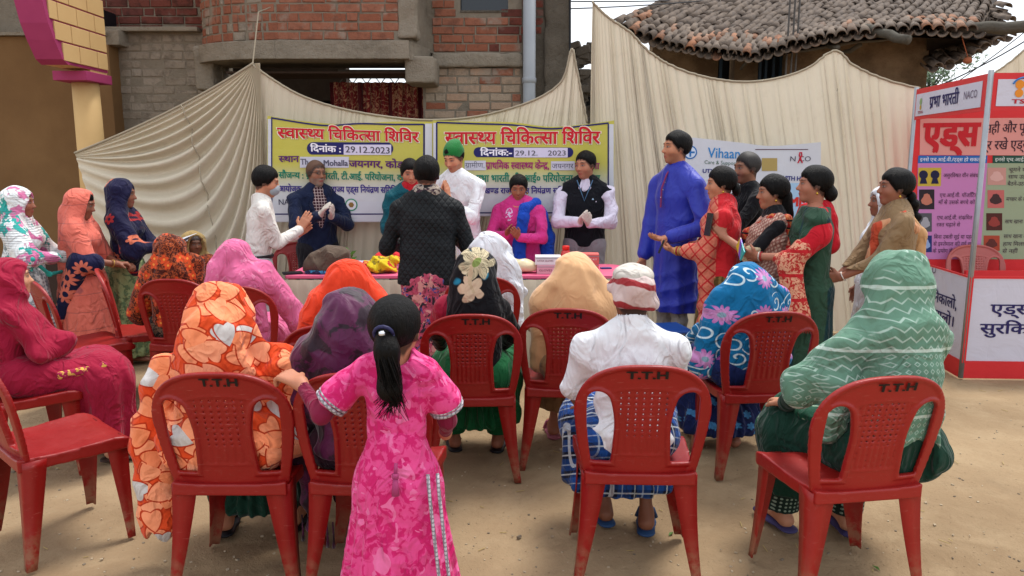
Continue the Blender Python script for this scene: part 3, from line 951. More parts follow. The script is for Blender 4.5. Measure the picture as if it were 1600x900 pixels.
for k in range(420):
    cy = 1.7 + fp.rand() ** 1.4 * 5.2; cx = fp.uniform(-.8, .8) * cy; a = fp.uniform(0, 3.14); L_ = fp.uniform(.07, .13); W_ = L_ * fp.uniform(.35, .5)
    iy = np.searchsorted(gy, [cy - .25, cy + .25]); ix = np.searchsorted(gx, [cx - .25, cx + .25]); sl = (slice(*iy), slice(*ix))
    u = (GX[sl] - cx) * math.cos(a) + (GY[sl] - cy) * math.sin(a); v = -(GX[sl] - cx) * math.sin(a) + (GY[sl] - cy) * math.cos(a)
    q = np.sqrt((u / L_) ** 2 + (v / W_) ** 2); DZ[sl] += fp.uniform(.003, .007) * (-1 / (1 + np.exp((q - .9) * 9)) + .5 * np.exp(-((q - 1.15) / .22) ** 2))
GZ = (gz(GX, GY) + DZ) * fade - .008
V = np.stack([GX, GY, GZ], -1).reshape(-1, 3)
ii = np.arange(nx_ * ny_).reshape(ny_, nx_)
Q = np.stack([ii[:-1, :-1], ii[:-1, 1:], ii[1:, 1:], ii[1:, :-1]], -1).reshape(-1, 4)
# outer ring to the horizon
b0 = len(V); far = [(-600, -300), (600, -300), (600, 900), (-600, 900)]; near = [(-12, .2), (12, .2), (12, 14), (-12, 14)]
V = np.concatenate([V, [(a, b, -.008) for a, b in far + near]])
Q = np.concatenate([Q, [(b0 + i, b0 + (i + 1) % 4, b0 + 4 + (i + 1) % 4, b0 + 4 + i) for i in range(4)]])
g = mobj('ground', raw_mesh('ground', V, Q.astype(np.int32)), None, GM); tag(g, kind='structure')
# grit, straws and small stones lying on it
mb = MB(); gr = random.Random(5)
for i in range(1700):
    yy = 1.9 + gr.random() ** 1.5 * 5; xx = gr.uniform(-.75, .75) * yy * 1.05
    s = gr.uniform(.002, .006) * (1.8 if gr.random() < .07 else 1)
    M = Matrix.Rotation(gr.uniform(0, 6), 3, 'Z') @ Matrix.Rotation(gr.uniform(-.5, .5), 3, 'X')
    mb.box((xx, yy, float(gz(xx, yy)) - .008 + s * .3), (s * 2, s * gr.uniform(1, 1.7), s), M=M, mi=0 if gr.random() < .7 else 1)
for i in range(160):
    yy = 1.9 + gr.random() * 4; xx = gr.uniform(-.7, .7) * yy
    mb.box((xx, yy, float(gz(xx, yy)) - .003), (gr.uniform(.02, .06), .003, .002), rz=gr.uniform(0, 6), mi=2)
o = mb.build('gravel', [mat('pebble', 'a8977f', .9), mat('pebble_dark', '75695a', .9), mat('straw', 'a8925f', .8)]); tag(o, kind='stuff')
lf = mat('green_leaf', '4d6b2e', .6)
for px, py in ((1376, 886), (1045, 832), (1385, 772)):
    p = atZ(px, py); mb = MB(); a = rnd.uniform(0, 6)
    mb.add([(0, 0, .0), (.02, .008, .006), (.045, 0, .002), (.02, -.009, .007)], [(0, 1, 2), (0, 2, 3)])
    o = mb.build('fallen_leaf', lf); o.location = (p.x, p.y, float(gz(p.x, p.y)) - .004); o.rotation_euler = (0, 0, a)
    tag(o, {1376: 'pale green leaf scrap on the earth right of the green-shawled woman\'s sandals', 1045: 'small leaf scrap on the earth behind the plaid-clad man\'s right foot', 1385: 'small leaf scrap on the bare earth in front of the red counter panel'}[px], 'leaf')
# ---------------------------------------------------------------- brickwork
def brick_mats():
    def red(a, b, c, g):
        def f():
            P, x, y, z = coords(); oi = X.nt.nodes.new('ShaderNodeObjectInfo'); r = X(oi.outputs['Random'])
            Pw = X(X.nt.nodes.new('ShaderNodeNewGeometry').outputs['Position'])
            k = mix(r, a, b); k = mix(xstep(noise(Pw, 9, 4, .7), .45, .7) * .7, k, c)
            return mix(xstep(noise(Pw, 3.2, 5, .65), .52, .66) * g, k, '8d8478')
        return f
    bp = lambda: noise(X(X.nt.nodes.new('ShaderNodeNewGeometry').outputs['Position']), 30, 5, .7)
    return {'red': mat('red_brick', red('85523f', '90604d', '674539', .75), .92, bp, spec=.1, bdist=.012),
            'dark': mat('dark_brick', red('5a3530', '703d33', '33241f', .3), .92, bp, spec=.1, bdist=.012),  # a darker brick with random blackish blotches
            'grey': mat('weathered_brick', red('857a6c', '92877a', '5f564c', .6), .95, bp, spec=.1, bdist=.014),
            'pale': mat('washed_brick', red('9a8d7c', 'a3836c', '7a6e60', .5), .95, bp, spec=.1, bdist=.012)}
BM = brick_mats()
def mortar_col(a, b):
    def f():
        P, x, y, z = coords()
        c = mix(noise(P, 6, 5, .7), a, b)
        return mix(xstep(noise(P, 1.7, 5, .7), .5, .7) * .5, c, '4f483f')
    return f
def cem_bump(): P = coords()[0]; return noise(P, 12, 6, .7) + noise(P, 70, 3, .6) * .3
MORTAR = mat('grey_mortar', mortar_col('8b8172', '6d655a'), .95, cem_bump, spec=.1, bdist=.02)
CEMENT = mat('rough_cement', mortar_col('9a9081', '70685c'), .95, cem_bump, spec=.1, bdist=.03)
CEMD = mat('stained_cement', mortar_col('6f675c', '3e3932'), .95, cem_bump, spec=.1, bdist=.03)
_bm = {}
def brick_mesh(L, Hh, D, kind, var):
    k = (round(L, 2), kind, var)
    if k in _bm: return _bm[k]
    bm = bmesh.new(); bmesh.ops.create_cube(bm, size=1)
    r = random.Random(var * 7 + int(L * 100))
    for v in bm.verts: v.co = Vector((v.co.x * L + r.uniform(-.004, .004), v.co.y * D, v.co.z * Hh + r.uniform(-.004, .004)))
    bmesh.ops.bevel(bm, geom=[e for e in bm.edges if all(q.co.y < 0 for q in e.verts)], offset=.006, segments=1, affect='EDGES')
    me = bpy.data.meshes.new('brick'); bm.to_mesh(me); bm.free(); me.materials.append(BM[kind]); _bm[k] = me
    return me
def lay(parent, x0, x1, z0, z1, y, kindfn, L=.235, Hc=.088, yaw=None, skip=None, p=.012, gap=.014, seed=1, org=None):
    """courses of single bricks proud of the mortar plane y; with org/yaw the wall runs along a turned line"""
    r = random.Random(seed); nrow = int(round((z1 - z0) / Hc)); n = 0
    for j in range(nrow):
        z = z0 + (j + .5) * Hc
        x = x0 - (j % 2) * L * .5 + r.uniform(-.03, .03)
        while x < x1:
            ll = L * (.5 if r.random() < .18 else 1.0)
            a, b = max(x, x0), min(x + ll, x1)
            if b - a > .05:
                cx_, wd = (a + b) / 2, b - a - gap
                if not (skip and skip(cx_, z)):
                    me = brick_mesh(round(wd / .03) * .03 if abs(wd - (ll - gap)) > .004 else wd, Hc - gap, .06, kindfn(cx_, z, r), r.randrange(4))
                    o = bpy.data.objects.new('brick', me); link(o, parent)
                    pr = p + r.uniform(-.006, .006)
                    if org is not None:
                        d = V3(math.cos(yaw), math.sin(yaw), 0); nn = V3(math.sin(yaw), -math.cos(yaw), 0)
                        q = Vector(org) + d * cx_ + nn * (pr - .03); o.location = (q.x, q.y, z); o.rotation_euler = (r.uniform(-.02, .02), 0, yaw)
                    else:
                        o.location = (cx_, y - pr + .03, z); o.rotation_euler = (r.uniform(-.02, .02), r.uniform(-.012, .012), r.uniform(-.02, .02))
                    n += 1
            x += ll
    return n
def px_x(px, Y, py=100): return atY(px, py, Y).x
def py_z(py, Y, px=500): return atY(px, py, Y).z
YW = 8.3      # main wall of the brick house
YB = 7.75     # face of its balcony
# --- the grey and red brick house in the middle
hb = empty('brick_house', (0, YW, 0), 0, 'unplastered two-storey brick house with a projecting brick balcony behind the banners', 'house')
hb.location = (0, 0, 0)
mb = MB()
xl, xr = px_x(150, YW), px_x(889, YW)
zl = py_z(50, YW)           # ledge level at the left
# left part: ground floor wall and the slightly recessed floor above
xb0, xb1 = px_x(318, YW), px_x(660, YW)
mb.box(((xl + xb0) / 2 - .2, YW + .15, zl / 2), (xb0 - xl + .8, .3, zl))
mb.build('wall', MORTAR, hb); mb = MB()
mb.box(((xl + xb0) / 2 - .9, YW + .35, (zl + 4.2) / 2), (xb0 - xl + 2.2, .3, 4.2 - zl)); mb.build('wall', MORTAR, hb); mb = MB()
# right part
zc0, zc1 = py_z(106, YW, 750), py_z(83, YW, 750)
mb.box(((xb1 + xr) / 2, YW + .15, zc0 / 2), (xr - xb1, .3, zc0)); mb.build('wall', MORTAR, hb); mb = MB()
wx0, wx1, wz = px_x(720, YW), px_x(794, YW), py_z(18, YW, 750)
mb.box(((xb1 + xr) / 2, YW + .15, (zc1 + wz) / 2), (xr - xb1, .3, wz - zc1))
mb.box(((xb1 + wx0) / 2, YW + .15, (wz + 4.2) / 2), (wx0 - xb1, .3, 4.2 - wz))
mb.box(((wx1 + xr) / 2, YW + .15, (wz + 4.2) / 2), (xr - wx1, .3, 4.2 - wz))
wall = mb.build('wall', MORTAR, hb)
lay(wall, px_x(168, YW), px_x(335, YW), py_z(200, YW), zl - .04, YW, lambda x, z, r: 'grey', seed=2, p=.004)
lay(wall, px_x(160, YW + .2), px_x(322, YW + .2), zl + .02, 3.75, YW + .2, lambda x, z, r: 'dark', seed=3, skip=lambda x, z: abs(x - px_x(263, YW)) < .06 and abs(z - py_z(40, YW)) < .06)
lay(wall, xb1 + .02, px_x(815, YW), zc0 - 9 * .088, zc0 - .005, YW, lambda x, z, r: 'pale' if r.random() < .8 else 'red', seed=4, p=.006)
lay(wall, px_x(676, YW), px_x(850, YW), zc1 + .01, 3.75, YW, lambda x, z, r: ('dark' if (x > px_x(796, YW) and r.random() < .8) or r.random() < .12 else 'red'), seed=5, skip=lambda x, z: wx0 - .03 < x < wx1 + .03 and z > wz - .02)
# veranda recess below the balcony
mb = MB(); Yr = YW + .9
mb.box(((xb0 + xb1) / 2, Yr + .1, 1.3), (xb1 - xb0 + .1, .2, 2.1))
mb.box((xb0 - .05, (YW + Yr) / 2 + .2, 1.5), (.1, .9, 3.0)); mb.box((xb1 + .05, (YW + Yr) / 2 + .2, 1.5), (.1, .9, 3.0))
mb.box(((xb0 + px_x(512, YW)) / 2, Yr + .1, 2.6), (px_x(512, YW) - xb0, .2, .7))
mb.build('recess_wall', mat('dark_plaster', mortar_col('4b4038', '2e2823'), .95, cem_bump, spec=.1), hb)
# window lintel with lattice, and the patterned curtain
mb = MB(); Yw = YW + .25
a, b = px_x(528, Yw), px_x(660, Yw); z0, z1 = py_z(131, Yw, 600), py_z(117, Yw, 600)
mb.box(((a + b) / 2, Yw, z1 + .03), (b - a, .03, .05)); mb.box(((a + b) / 2, Yw, z0), (b - a, .03, .025))
n = 6
for i in range(n):
    u0, u1 = a + (b - a) * i / n, a + (b - a) * (i + .5) / n; u2 = a + (b - a) * (i + 1) / n
    mb.tube([(u0, Yw, z0), (u1, Yw, z1)], .006, 6); mb.tube([(u1, Yw, z1), (u2, Yw, z0)], .006, 6)
mb.build('window_lattice', mat('dull_metal', '5b5853', .5, metal=.4), hb)
def curt_col():
    P, x, y, z = coords()
    n = noise(P, 9, 4, .55, dist=1.6)
    c = mix(xstep(xabs(n - .5), .02, .045), 'a3785a', '6b1a1a')
    return mix(xstep(xfrac(x * 3.1), .82, .86), c, '4a1013')
nu, nv = 120, 14
a, b = px_x(512, YW + .05), px_x(662, YW + .05); z0, z1 = py_z(215, YW, 600), py_z(127, YW, 600)
V = [(a + (b - a) * i / nu, YW + .1 + .03 * math.sin(i * .62) + .012 * math.sin(i * 1.7 + j * .2), z1 + (z0 - z1) * j / nv) for j in range(nv + 1) for i in range(nu + 1)]
Fs = [(j * (nu + 1) + i, j * (nu + 1) + i + 1, (j + 1) * (nu + 1) + i + 1, (j + 1) * (nu + 1) + i) for j in range(nv) for i in range(nu)]
o = mobj('door_curtain', raw_mesh('door_curtain', V, Fs), None, cloth('red_curtain', curt_col)); tag(o, 'dark red curtain with beige scroll pattern hanging under the balcony', 'curtain')
# ledge and corbel at the left
mb = MB(); mb.box(((px_x(162, YW) + xb0) / 2, YW + .06, zl + .015), (xb0 - px_x(162, YW), .34, .045)); mb.box((px_x(183, YW), YW - .05, py_z(63, YW)), (.28, .3, .15))
mb.build('ledge', CEMENT, hb, bevel=.008)
# concrete band and pilaster at the right
def rough_box(name, c, d, m, parent, amp=.007, h=.022, seed=1):
    wv = wav(seed, 6, 22)
    return sdf_obj(name, [BX(c, (d[0] / 2, d[1] / 2, d[2] / 2), None, .006)], h, m, parent, lambda x, y, z: amp * wv(x, y, z), sm=0)
rough_box('concrete_band', ((px_x(676, YW) + px_x(818, YW)) / 2, YW + .05, (zc0 + zc1) / 2), (px_x(818, YW) - px_x(676, YW), .22, zc1 - zc0), CEMENT, hb, seed=3)
rough_box('pilaster', ((px_x(850, YW) + xr) / 2, YW + .1, 2.0), (xr - px_x(850, YW), .32, 4.3), CEMD, hb, .006, .035, 4)
mb = MB(); mb.box(((px_x(815, YW) + px_x(851, YW)) / 2, YW - .004, 2), (px_x(851, YW) - px_x(815, YW), .02, 3.99)); mb.build('dark_render', CEMD, hb)
mb = MB(); mb.box(((wx0 + wx1) / 2, YW + .12, wz + .4), (wx1 - wx0 + .1, .02, .85)); wn = mb.build('window_pane', mat('window_dark', '0f1922', .12, spec=.5), hb)
mb = MB(); mb.box(((wx0 + wx1) / 2, YW + .04, wz + .0), (wx1 - wx0, .1, .02)); mb.build('sill', CEMD, wn)
# balcony
X0, X1 = px_x(330, YB), px_x(640, YB); X2 = px_x(679, YW - .05)
zs0, zs1 = py_z(92, YB), py_z(64, YB)
xa = px_x(316, YW); arc = []
for i in range(10):                                                 # rounded end, bulging towards the viewer
    t = i / 9 * PI / 2; arc.append((xa + .95 * (1 - math.cos(t)), YW + .02 - (YW - YB + .02) * math.sin(t)))
outl = [(xa, YW + .2)] + arc + [(X1 - .1, YB), (X1 + .02, YB + .06), (X2, YW + .2)]
def prism(mb, ol, z0, z1):
    n = len(ol); V = [(x, y, z0) for x, y in ol] + [(x, y, z1) for x, y in ol]
    mb.add(V, [(i, (i + 1) % n, n + (i + 1) % n, n + i) for i in range(n)] + [tuple(range(n - 1, -1, -1)), tuple(range(n, 2 * n))])
bal = MB(); prism(bal, outl, zs0, zs1)
bo = bal.build('balcony', CEMENT, hb)
par = MB(); prism(par, [(x + (.03 if x < -2 else -.02), y + .035) for x, y in outl], zs1, 4.2); par.build('parapet', MORTAR, bo)
rough_box('end_bracket', (xa + .10, YW - .06, py_z(100, YB)), (.20, .34, .44), CEMENT, bo, .008, .022, 6)
rough_box('end_bracket', (X1 + .09, YB + .32, py_z(107, YB)), (.30, .48, .26), CEMENT, bo, .008, .022, 7)
rough_box('corner_render', (X1 - .02, YB + .14, 3.5), (.18, .24, 1.3), CEMENT, bo, .012, .022, 8)
bk = lambda x, z, r: 'red' if r.random() < .9 else 'grey'
lay(bo, arc[-1][0] + .02, X1 - .10, zs1 + .01, 3.62, YB + .035, bk, seed=8, p=.008)
for i in range(0, 9):
    p0, p1 = V3(arc[i][0] + .03, arc[i][1] + .035, 0), V3(arc[i + 1][0] + .03, arc[i + 1][1] + .035, 0); d_ = p1 - p0
    lay(bo, .0, d_.length, zs1 + .01, 3.62, 0, bk, L=max(d_.length, .12), seed=30 + i, p=.008, org=p0, yaw=math.atan2(d_.y, d_.x))
rb_ = MB()
for i in range(len(arc) - 1):
    p0, p1 = V3(arc[i][0], arc[i][1], 0), V3(arc[i + 1][0], arc[i + 1][1], 0); d_ = p1 - p0
    m_ = (p0 + p1) / 2; rb_.box((m_.x, m_.y - .01, (zs0 + zs1) / 2), (d_.length * 1.06, .05, (zs1 - zs0) * 1.04), rz=math.atan2(d_.y, d_.x))
rb_.box(((arc[-1][0] + X1) / 2, YB - .005, (zs0 + zs1) / 2), (X1 - arc[-1][0], .05, (zs1 - zs0) * 1.03)); rb_.build('concrete_band', CEMENT, bo, bevel=.01)
mb = MB(); mb.box(((X0 + X1) / 2, YB + .5, zs0 - .10), (X1 - X0 - .1, .5, .02)); mb.build('beam_soffit', mat('brown_plank', '3c2c22', .8), bo)
# grey drain pipe
pp = px_x(827, YW - .12)
mb = MB(); mb.tube([(pp, YW - .13, .0), (pp, YW - .13, 4.3)], .066, 20)
o = mb.build('drain_pipe', mat('grey_pvc', lambda: mix(noise(coords()[0], 4, 4), '858a90', '9ba0a5'), .45), None, smooth=True); tag(o, 'straight grey plastic drain pipe running up the brick wall', 'pipe')
for z in (2.45, 3.3): mb = MB(); mb.lathe((pp, YW - .13, z), [(.068, 0), (.074, .005), (.074, .05), (.068, .055)], 20); mb.build('pipe_collar', mat('grey_pvc', ''), o, smooth=True)

# ---------------------------------------------------------------- the yellow house at the left
YH = 7.0
yh = empty('yellow_house', (0, 0, 0), 0, 'yellow and pink house with a block-lined arch and round column at the left edge', 'house')
XC = -4.02
def yfor(px): return F * XC / ((px - 800)) / cP * .985
def onX(px, py, Xc=XC):
    d = ray(px, py); return V3(0, 0, HC) + d * (Xc / d.x)
YEL = mat('yellow_paint', lambda: mix(noise(coords()[0], 3, 4, .6), 'c09c68', 'cfae78'), .75, lambda: noise(coords()[0], 60, 3) * .3, spec=.25)
PNK = mat('pink_paint', lambda: mix(noise(coords()[0], 6, 4, .6), '93305c', 'a43c68'), .7, spec=.25)
OCH = mat('ochre_wall', lambda: mix(xstep(noise(coords()[0], 1.1, 5, .6), .3, .75), '6a4f33', '7b5e3e'), .9, lambda: noise(coords()[0], 40, 3) * .5, spec=.15)  # base colour set darker, standing in for the veranda roof's shade
yb = onX(165, 80).y
# arch face: polygon in the plane X = XC between the curved inner edge and the far corner
inner = [(38, -130), (50, -60), (65, 0), (74, 35), (84, 62), (97, 92), (106, 101)]
outer = [(145, 101), (158, 112), (167, 119), (158, 0), (150, -130)]
iw = [onX(a, b) for a, b in inner]
zb = onX(150, 112).z
ptop = 4.6
face = [V3(XC, p.y, p.z) for p in iw] + [V3(XC, yb, iw[-1].z), V3(XC, yb, ptop), V3(XC, iw[0].y, ptop)]
n = len(face); T = .22
V = face + [V3(p.x - T, p.y, p.z) for p in face]
Fs = [tuple(range(n)), tuple(range(2 * n - 1, n - 1, -1))] + [(i, n + i, n + (i + 1) % n, (i + 1) % n) for i in range(n)]
me = raw_mesh('arch', V, Fs, False)
bm = bmesh.new(); bm.from_mesh(me); bmesh.ops.recalc_face_normals(bm, faces=bm.faces); bm.to_mesh(me); bm.free()
me.materials.append(YEL); ar = mobj('arch', me, yh)
# pink intrados strip, slightly proud
V = []
for p in iw: V += [(XC + .012, p.y - .012, p.z - .004), (XC - T - .01, p.y - .012, p.z - .004)]
for p in iw: V += [(XC + .012, p.y + .03, p.z + .006), (XC - T - .01, p.y + .03, p.z + .006)]
m = len(iw)
Fs = [(2 * i, 2 * i + 1, 2 * i + 3, 2 * i + 2) for i in range(m - 1)] + [(2 * m + 2 * i, 2 * i, 2 * i + 2, 2 * m + 2 * i + 2) for i in range(m - 1)]
o = mobj('arch_soffit', raw_mesh('arch_soffit', V, Fs, False), ar, PNK)
# the raised blocks of the arch face, one by one, with pink joints between
zr0 = iw[-1].z + .02; hrow = .168; yr = random.Random(3)
joint = mobj('joint_paint', raw_mesh('joint_paint', [V3(XC + .003, p.y, p.z) for p in face], [tuple(range(n))], False), ar, PNK)
def inner_y(z):
    q = [(p.z, p.y) for p in iw]; q.sort()
    return float(np.interp(z, [a for a, b in q], [b for a, b in q]))
j = 0; z = zr0
while z < 4.3:
    y = yb - .0; first = True; wd = .30 if j % 2 else .19
    y0 = inner_y(z + hrow * .5) + .045
    while y > y0 + .02:
        ya = max(y - wd, y0)
        if y - ya > .03:
            mb = MB(); mb.box((XC + .006, (y + ya) / 2, z + hrow / 2), (.02, y - ya - .009, hrow - .014)); mb.build('block', YEL, ar, bevel=.003, seg=1)
        y = ya; wd = .30
    z += hrow; j += 1
# pier between the arch and the capital, capital, column
yc = (onX(112, 125).y + yb) / 2
pz0, pz1 = onX(160, 131).z, onX(165, 118).z
mb = MB(); mb.box((XC - .1, yb - .16, (pz1 + iw[-1].z) / 2), (.2, .30, iw[-1].z - pz1)); mb.build('pier', YEL, yh)
mb = MB(); mb.box((XC - .13, yb - .21, (pz0 + pz1) / 2), (.32, .46, pz1 - pz0)); mb.build('capital', PNK, yh, bevel=.006)
mb = MB(); mb.lathe((XC - .13, yb - .18, 0), [(.135, 0), (.125, 1.5), (.12, pz0 - .002)], 32); mb.build('column', YEL, yh, smooth=True)
# ochre back wall with a dark plinth, dark brick storey above it
ybk = yb + .35
mb = MB(); zt = py_z(57, ybk, 50); mb.box((XC - 2.6, ybk + .1, zt / 2), (4.9, .2, zt)); wl = mb.build('back_wall', OCH, yh)
mb = MB(); mb.box((XC - 2.6, ybk - .012, .26), (4.88, .03, .62)); mb.build('plinth', mat('brown_plinth', lambda: mix(noise(coords()[0], 5, 4), '2f1f18', '3d2a20'), .7), yh)
mb = MB(); mb.box((XC - 2.6, ybk + .0, zt + .02), (4.9, .1, .03)); mb.build('ledge', CEMENT, yh)
mb = MB(); mb.box((XC - .30, ybk + .32, 1.6), (.12, .5, 3.2)); mb.build('dark_gap', mat('gap_shade', '14161c', .5), yh)  # near-black strip: the shade of the narrow gap put in as colour
# dark brick wall further back over the ochre wall
bw = empty('brick_wall', (0, 0, 0), 0, 'dark brick wall above the ochre wall at the far left', 'wall')
yk = YW + .25
mb = MB(); mb.box((-6.0, yk + .1, 2.1), (3.2, .2, 4.2)); mb.build('mortar', CEMD, bw)
lay(bw, -7.0, px_x(110, yk), zt + .05, 3.85, yk, lambda x, z, r: 'dark', seed=12)

# ---------------------------------------------------------------- mud hut with a country-tile roof
YT = 10.0
hut = empty('mud_hut', (0, 0, 0), 0, 'old mud-walled hut with a sagging roof of half-round clay tiles behind the cloth', 'hut')
def mud():
    P = coords()[0]; return mix(xstep(noise(P, 2.2, 6, .65), .35, .7), '5f4f3e', '86725a')
MUD = mat('mud_plaster', mud, .95, lambda: noise(coords()[0], 14, 6, .7), spec=.05, bdist=.03)
mb = MB()
def wallq(mb, pxa, pya_t, Ya, pxb, pyb_t, Yb_, t=.25):
    a, b = atY(pxa, pya_t, Ya), atY(pxb, pyb_t, Yb_)
    mb.add([(a.x, a.y, 0), (b.x, b.y, 0), (b.x, b.y, b.z), (a.x, a.y, a.z), (a.x, a.y + t, 0), (b.x, b.y + t, 0), (b.x, b.y + t, b.z), (a.x, a.y + t, a.z)],
           [(0, 1, 2, 3), (5, 4, 7, 6), (3, 2, 6, 7), (4, 0, 3, 7), (1, 5, 6, 2)])
for q in ((1020, 60, 10.6, 1124, 60, 10.6), (1150, 60, 10.6, 1192, 60, 10.6), (1232, 60, 10.3, 1455, 40, 10.0)): mb = MB(); wallq(mb, *q); mb.build('wall', MUD, hut)
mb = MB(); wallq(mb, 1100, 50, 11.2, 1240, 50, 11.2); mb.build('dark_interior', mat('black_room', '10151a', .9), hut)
mb = MB()
for px in (1126, 1187, 1196, 1208, 1219, 1230): q = atY(px, 110, 10.5); mb.box((q.x, 10.5, 1.9), (.03, .05, 2.9))
mb.build('window_frame', mat('blue_frame', '1d3344', .6), hut)
# eave and ridge lines
ev = [(0, 968, 36, 9.9), (.15, 1040, 64, 9.8), (.3, 1110, 77, 9.7), (.45, 1180, 84, 9.6), (.58, 1250, 66, 9.5), (.7, 1320, 52, 9.4), (.85, 1430, 45, 9.3), (1, 1530, 48, 9.2)]
rg_ = [(0, 1120, -28, 12.2), (.5, 1330, -30, 12.2), (1, 1560, -8, 12.0)]
def interp(tb, s):
    ss = [t[0] for t in tb]
    px, py, Y = [float(np.interp(s, ss, [t[i] for t in tb])) for i in (1, 2, 3)]
    return atY(px, py, Y)
def tile_mesh(up, var):
    r = random.Random(var); n = 7; V = []; L = .27
    for e in (0, 1):
        for o_ in (0, 1):
            for i in range(n + 1):
                a = PI * i / n; rad = (.064 - .013 * e) - o_ * .012
                zz = math.sin(a) * rad * (1 if up else -1)
                V.append((math.cos(a) * rad, L * (e - .5), zz + (0 if up else .03)))
    m = n + 1
    Fs = []
    for i in range(n):
        Fs += [(i, i + 1, 2 * m + i + 1, 2 * m + i), (m + i + 1, m + i, 3 * m + i, 3 * m + i + 1), (i + 1, i, m + i, m + i + 1), (2 * m + i, 2 * m + i + 1, 3 * m + i + 1, 3 * m + i)]
    me = raw_mesh('roof_tile', V, Fs, True); me.polygons.foreach_set('use_smooth', [True] * len(me.polygons))
    bm = bmesh.new(); bm.from_mesh(me); bmesh.ops.recalc_face_normals(bm, faces=bm.faces); bm.to_mesh(me); bm.free()
    me.materials.append(TILE); return me
def tcol():
    oi = X(X.nt.nodes.new('ShaderNodeObjectInfo').outputs['Random']); P = X(X.nt.nodes.new('ShaderNodeNewGeometry').outputs['Position'])
    c = mix(xstep(oi, .70, .9), '665a50', '9a6a4e'); c = mix(xfrac(oi * 7.3) * .6, c, '857668')
    return mix(xstep(noise(P, 14, 5, .7), .42, .62) * .5, c, '3e3b3b')
TILE = mat('clay_tile', tcol, .9, lambda: noise(coords()[0], 40, 4, .7), spec=.15, bdist=.006)
tu = [tile_mesh(True, i) for i in range(2)]; td = [tile_mesh(False, i) for i in range(2)]
trr = random.Random(8)
roof = MB()
ncol, nrow = 38, 15
pts = [[interp(ev, s / 40).lerp(interp(rg_, s / 40), r_ / 6) for s in range(41)] for r_ in range(7)]
V = [p - V3(0, 0, .06) for row in pts for p in row] + [p - V3(0, 0, .10) for row in pts for p in row]
Fs = [(r_ * 41 + i, r_ * 41 + i + 1, (r_ + 1) * 41 + i + 1, (r_ + 1) * 41 + i) for r_ in range(6) for i in range(40)]
Fs = Fs + [tuple(287 + k for k in reversed(f)) for f in Fs]
rf = mobj('roof', raw_mesh('roof', V, Fs, False), hut, mat('roof_boards', '2a221c', .95))
nt_ = 0; rest = []
cand = []
for r_ in range(nrow):
    for c_ in range(ncol * 2):
        s = (c_ + .5) / (ncol * 2); up = c_ % 2 == 0
        e, g_ = interp(ev, s), interp(rg_, s); d = (g_ - e); L = d.length; d = d.normalized()
        off = r_ * .175 - .05
        if off > L: continue
        q = e + d * off + V3(trr.uniform(-.012, .012), 0, trr.uniform(-.008, .012) + (.03 if up else -.02))
        e2 = interp(ev, min(s + .02, 1)) - interp(ev, max(s - .02, 0)); xx = e2.normalized()
        zz = xx.cross(d).normalized(); yy = zz.cross(xx).normalized()
        M = Matrix((xx, d, zz)).transposed()
        a = trr.uniform(-.12, .12); M = M @ Matrix.Rotation(a, 3, 'Z') @ Matrix.Rotation(trr.uniform(-.05, .1) + .04, 3, 'X')
        # visible only above the top of the frame?
        cand.append((off - (0.001 if up else 0), q, M, up))
cand.sort(key=lambda t: t[0])
for i, (o_, q, M, up) in enumerate(cand):
    me = (tu if up else td)[trr.randrange(2)]
    if i < 290:
        ob = bpy.data.objects.new('roof_tile', me); link(ob, rf); ob.matrix_local = Matrix.Translation(q) @ M.to_4x4()
    else: rest.append((me, q, M))
mb = MB()
for me, q, M in rest:
    mb.add([M @ v.co + q for v in me.vertices], [tuple(p.vertices) for p in me.polygons])
o = mb.build('upper_roof_tile', TILE, rf, smooth=True); tag(o, kind='stuff')
# poles and logs under the eave
LOG = mat('weathered_log', lambda: mix(noise(vec(coords()[1] * 2, coords()[2] * 14, coords()[3] * 14), 3, 4), '3b3832', '5b564c'), .9, lambda: noise(coords()[0], 30, 4), bdist=.01)
def log(name, a, b, r1, r2, parent=hut):
    a, b = atY(*a), atY(*b); mb = MB(); n = 7
    pts = [a.lerp(b, i / n) + V3(0, 0, .012 * math.sin(i * 2.1)) for i in range(n + 1)]
    mb.tube(pts, [r1 + (r2 - r1) * i / n for i in range(n + 1)], 10); return mb.build(name, LOG, parent, smooth=True)
log('roof_log', (1352, 44, 9.4), (1420, 64, 8.9), .055, .055); log('roof_log', (1465, 46, 9.3), (1610, 42, 9.0), .07, .07)
log('eave_pole', (1000, 62, 9.95), (1180, 88, 9.7), .02, .02); log('eave_pole', (1180, 88, 9.7), (1460, 50, 9.35), .022, .02)
log('rafter', (1268, 62, 9.8), (1310, 76, 9.3), .028, .028); log('prop', (1290, 98, 10.0), (1345, 70, 9.6), .025, .03)
log('prop', (1158, 108, 10.2), (1182, 76, 9.8), .02, .02)
for px in (1226, 1234, 1241): 
    a = atY(px, 125, 9.6); mb = MB(); mb.tube([(a.x, 9.6, .0), (a.x + .02, 9.62, 4.2)], .012, 6); o = mb.build('bamboo_pole', mat('grey_iron', '4d4a47', .6), None); tag(o, {1226: 'thin grey rod standing before the hut, left of three', 1234: 'thin grey rod standing before the hut, middle of three', 1241: 'thin grey rod standing before the hut, right of three'}[px], 'pole', 'rods before the hut')
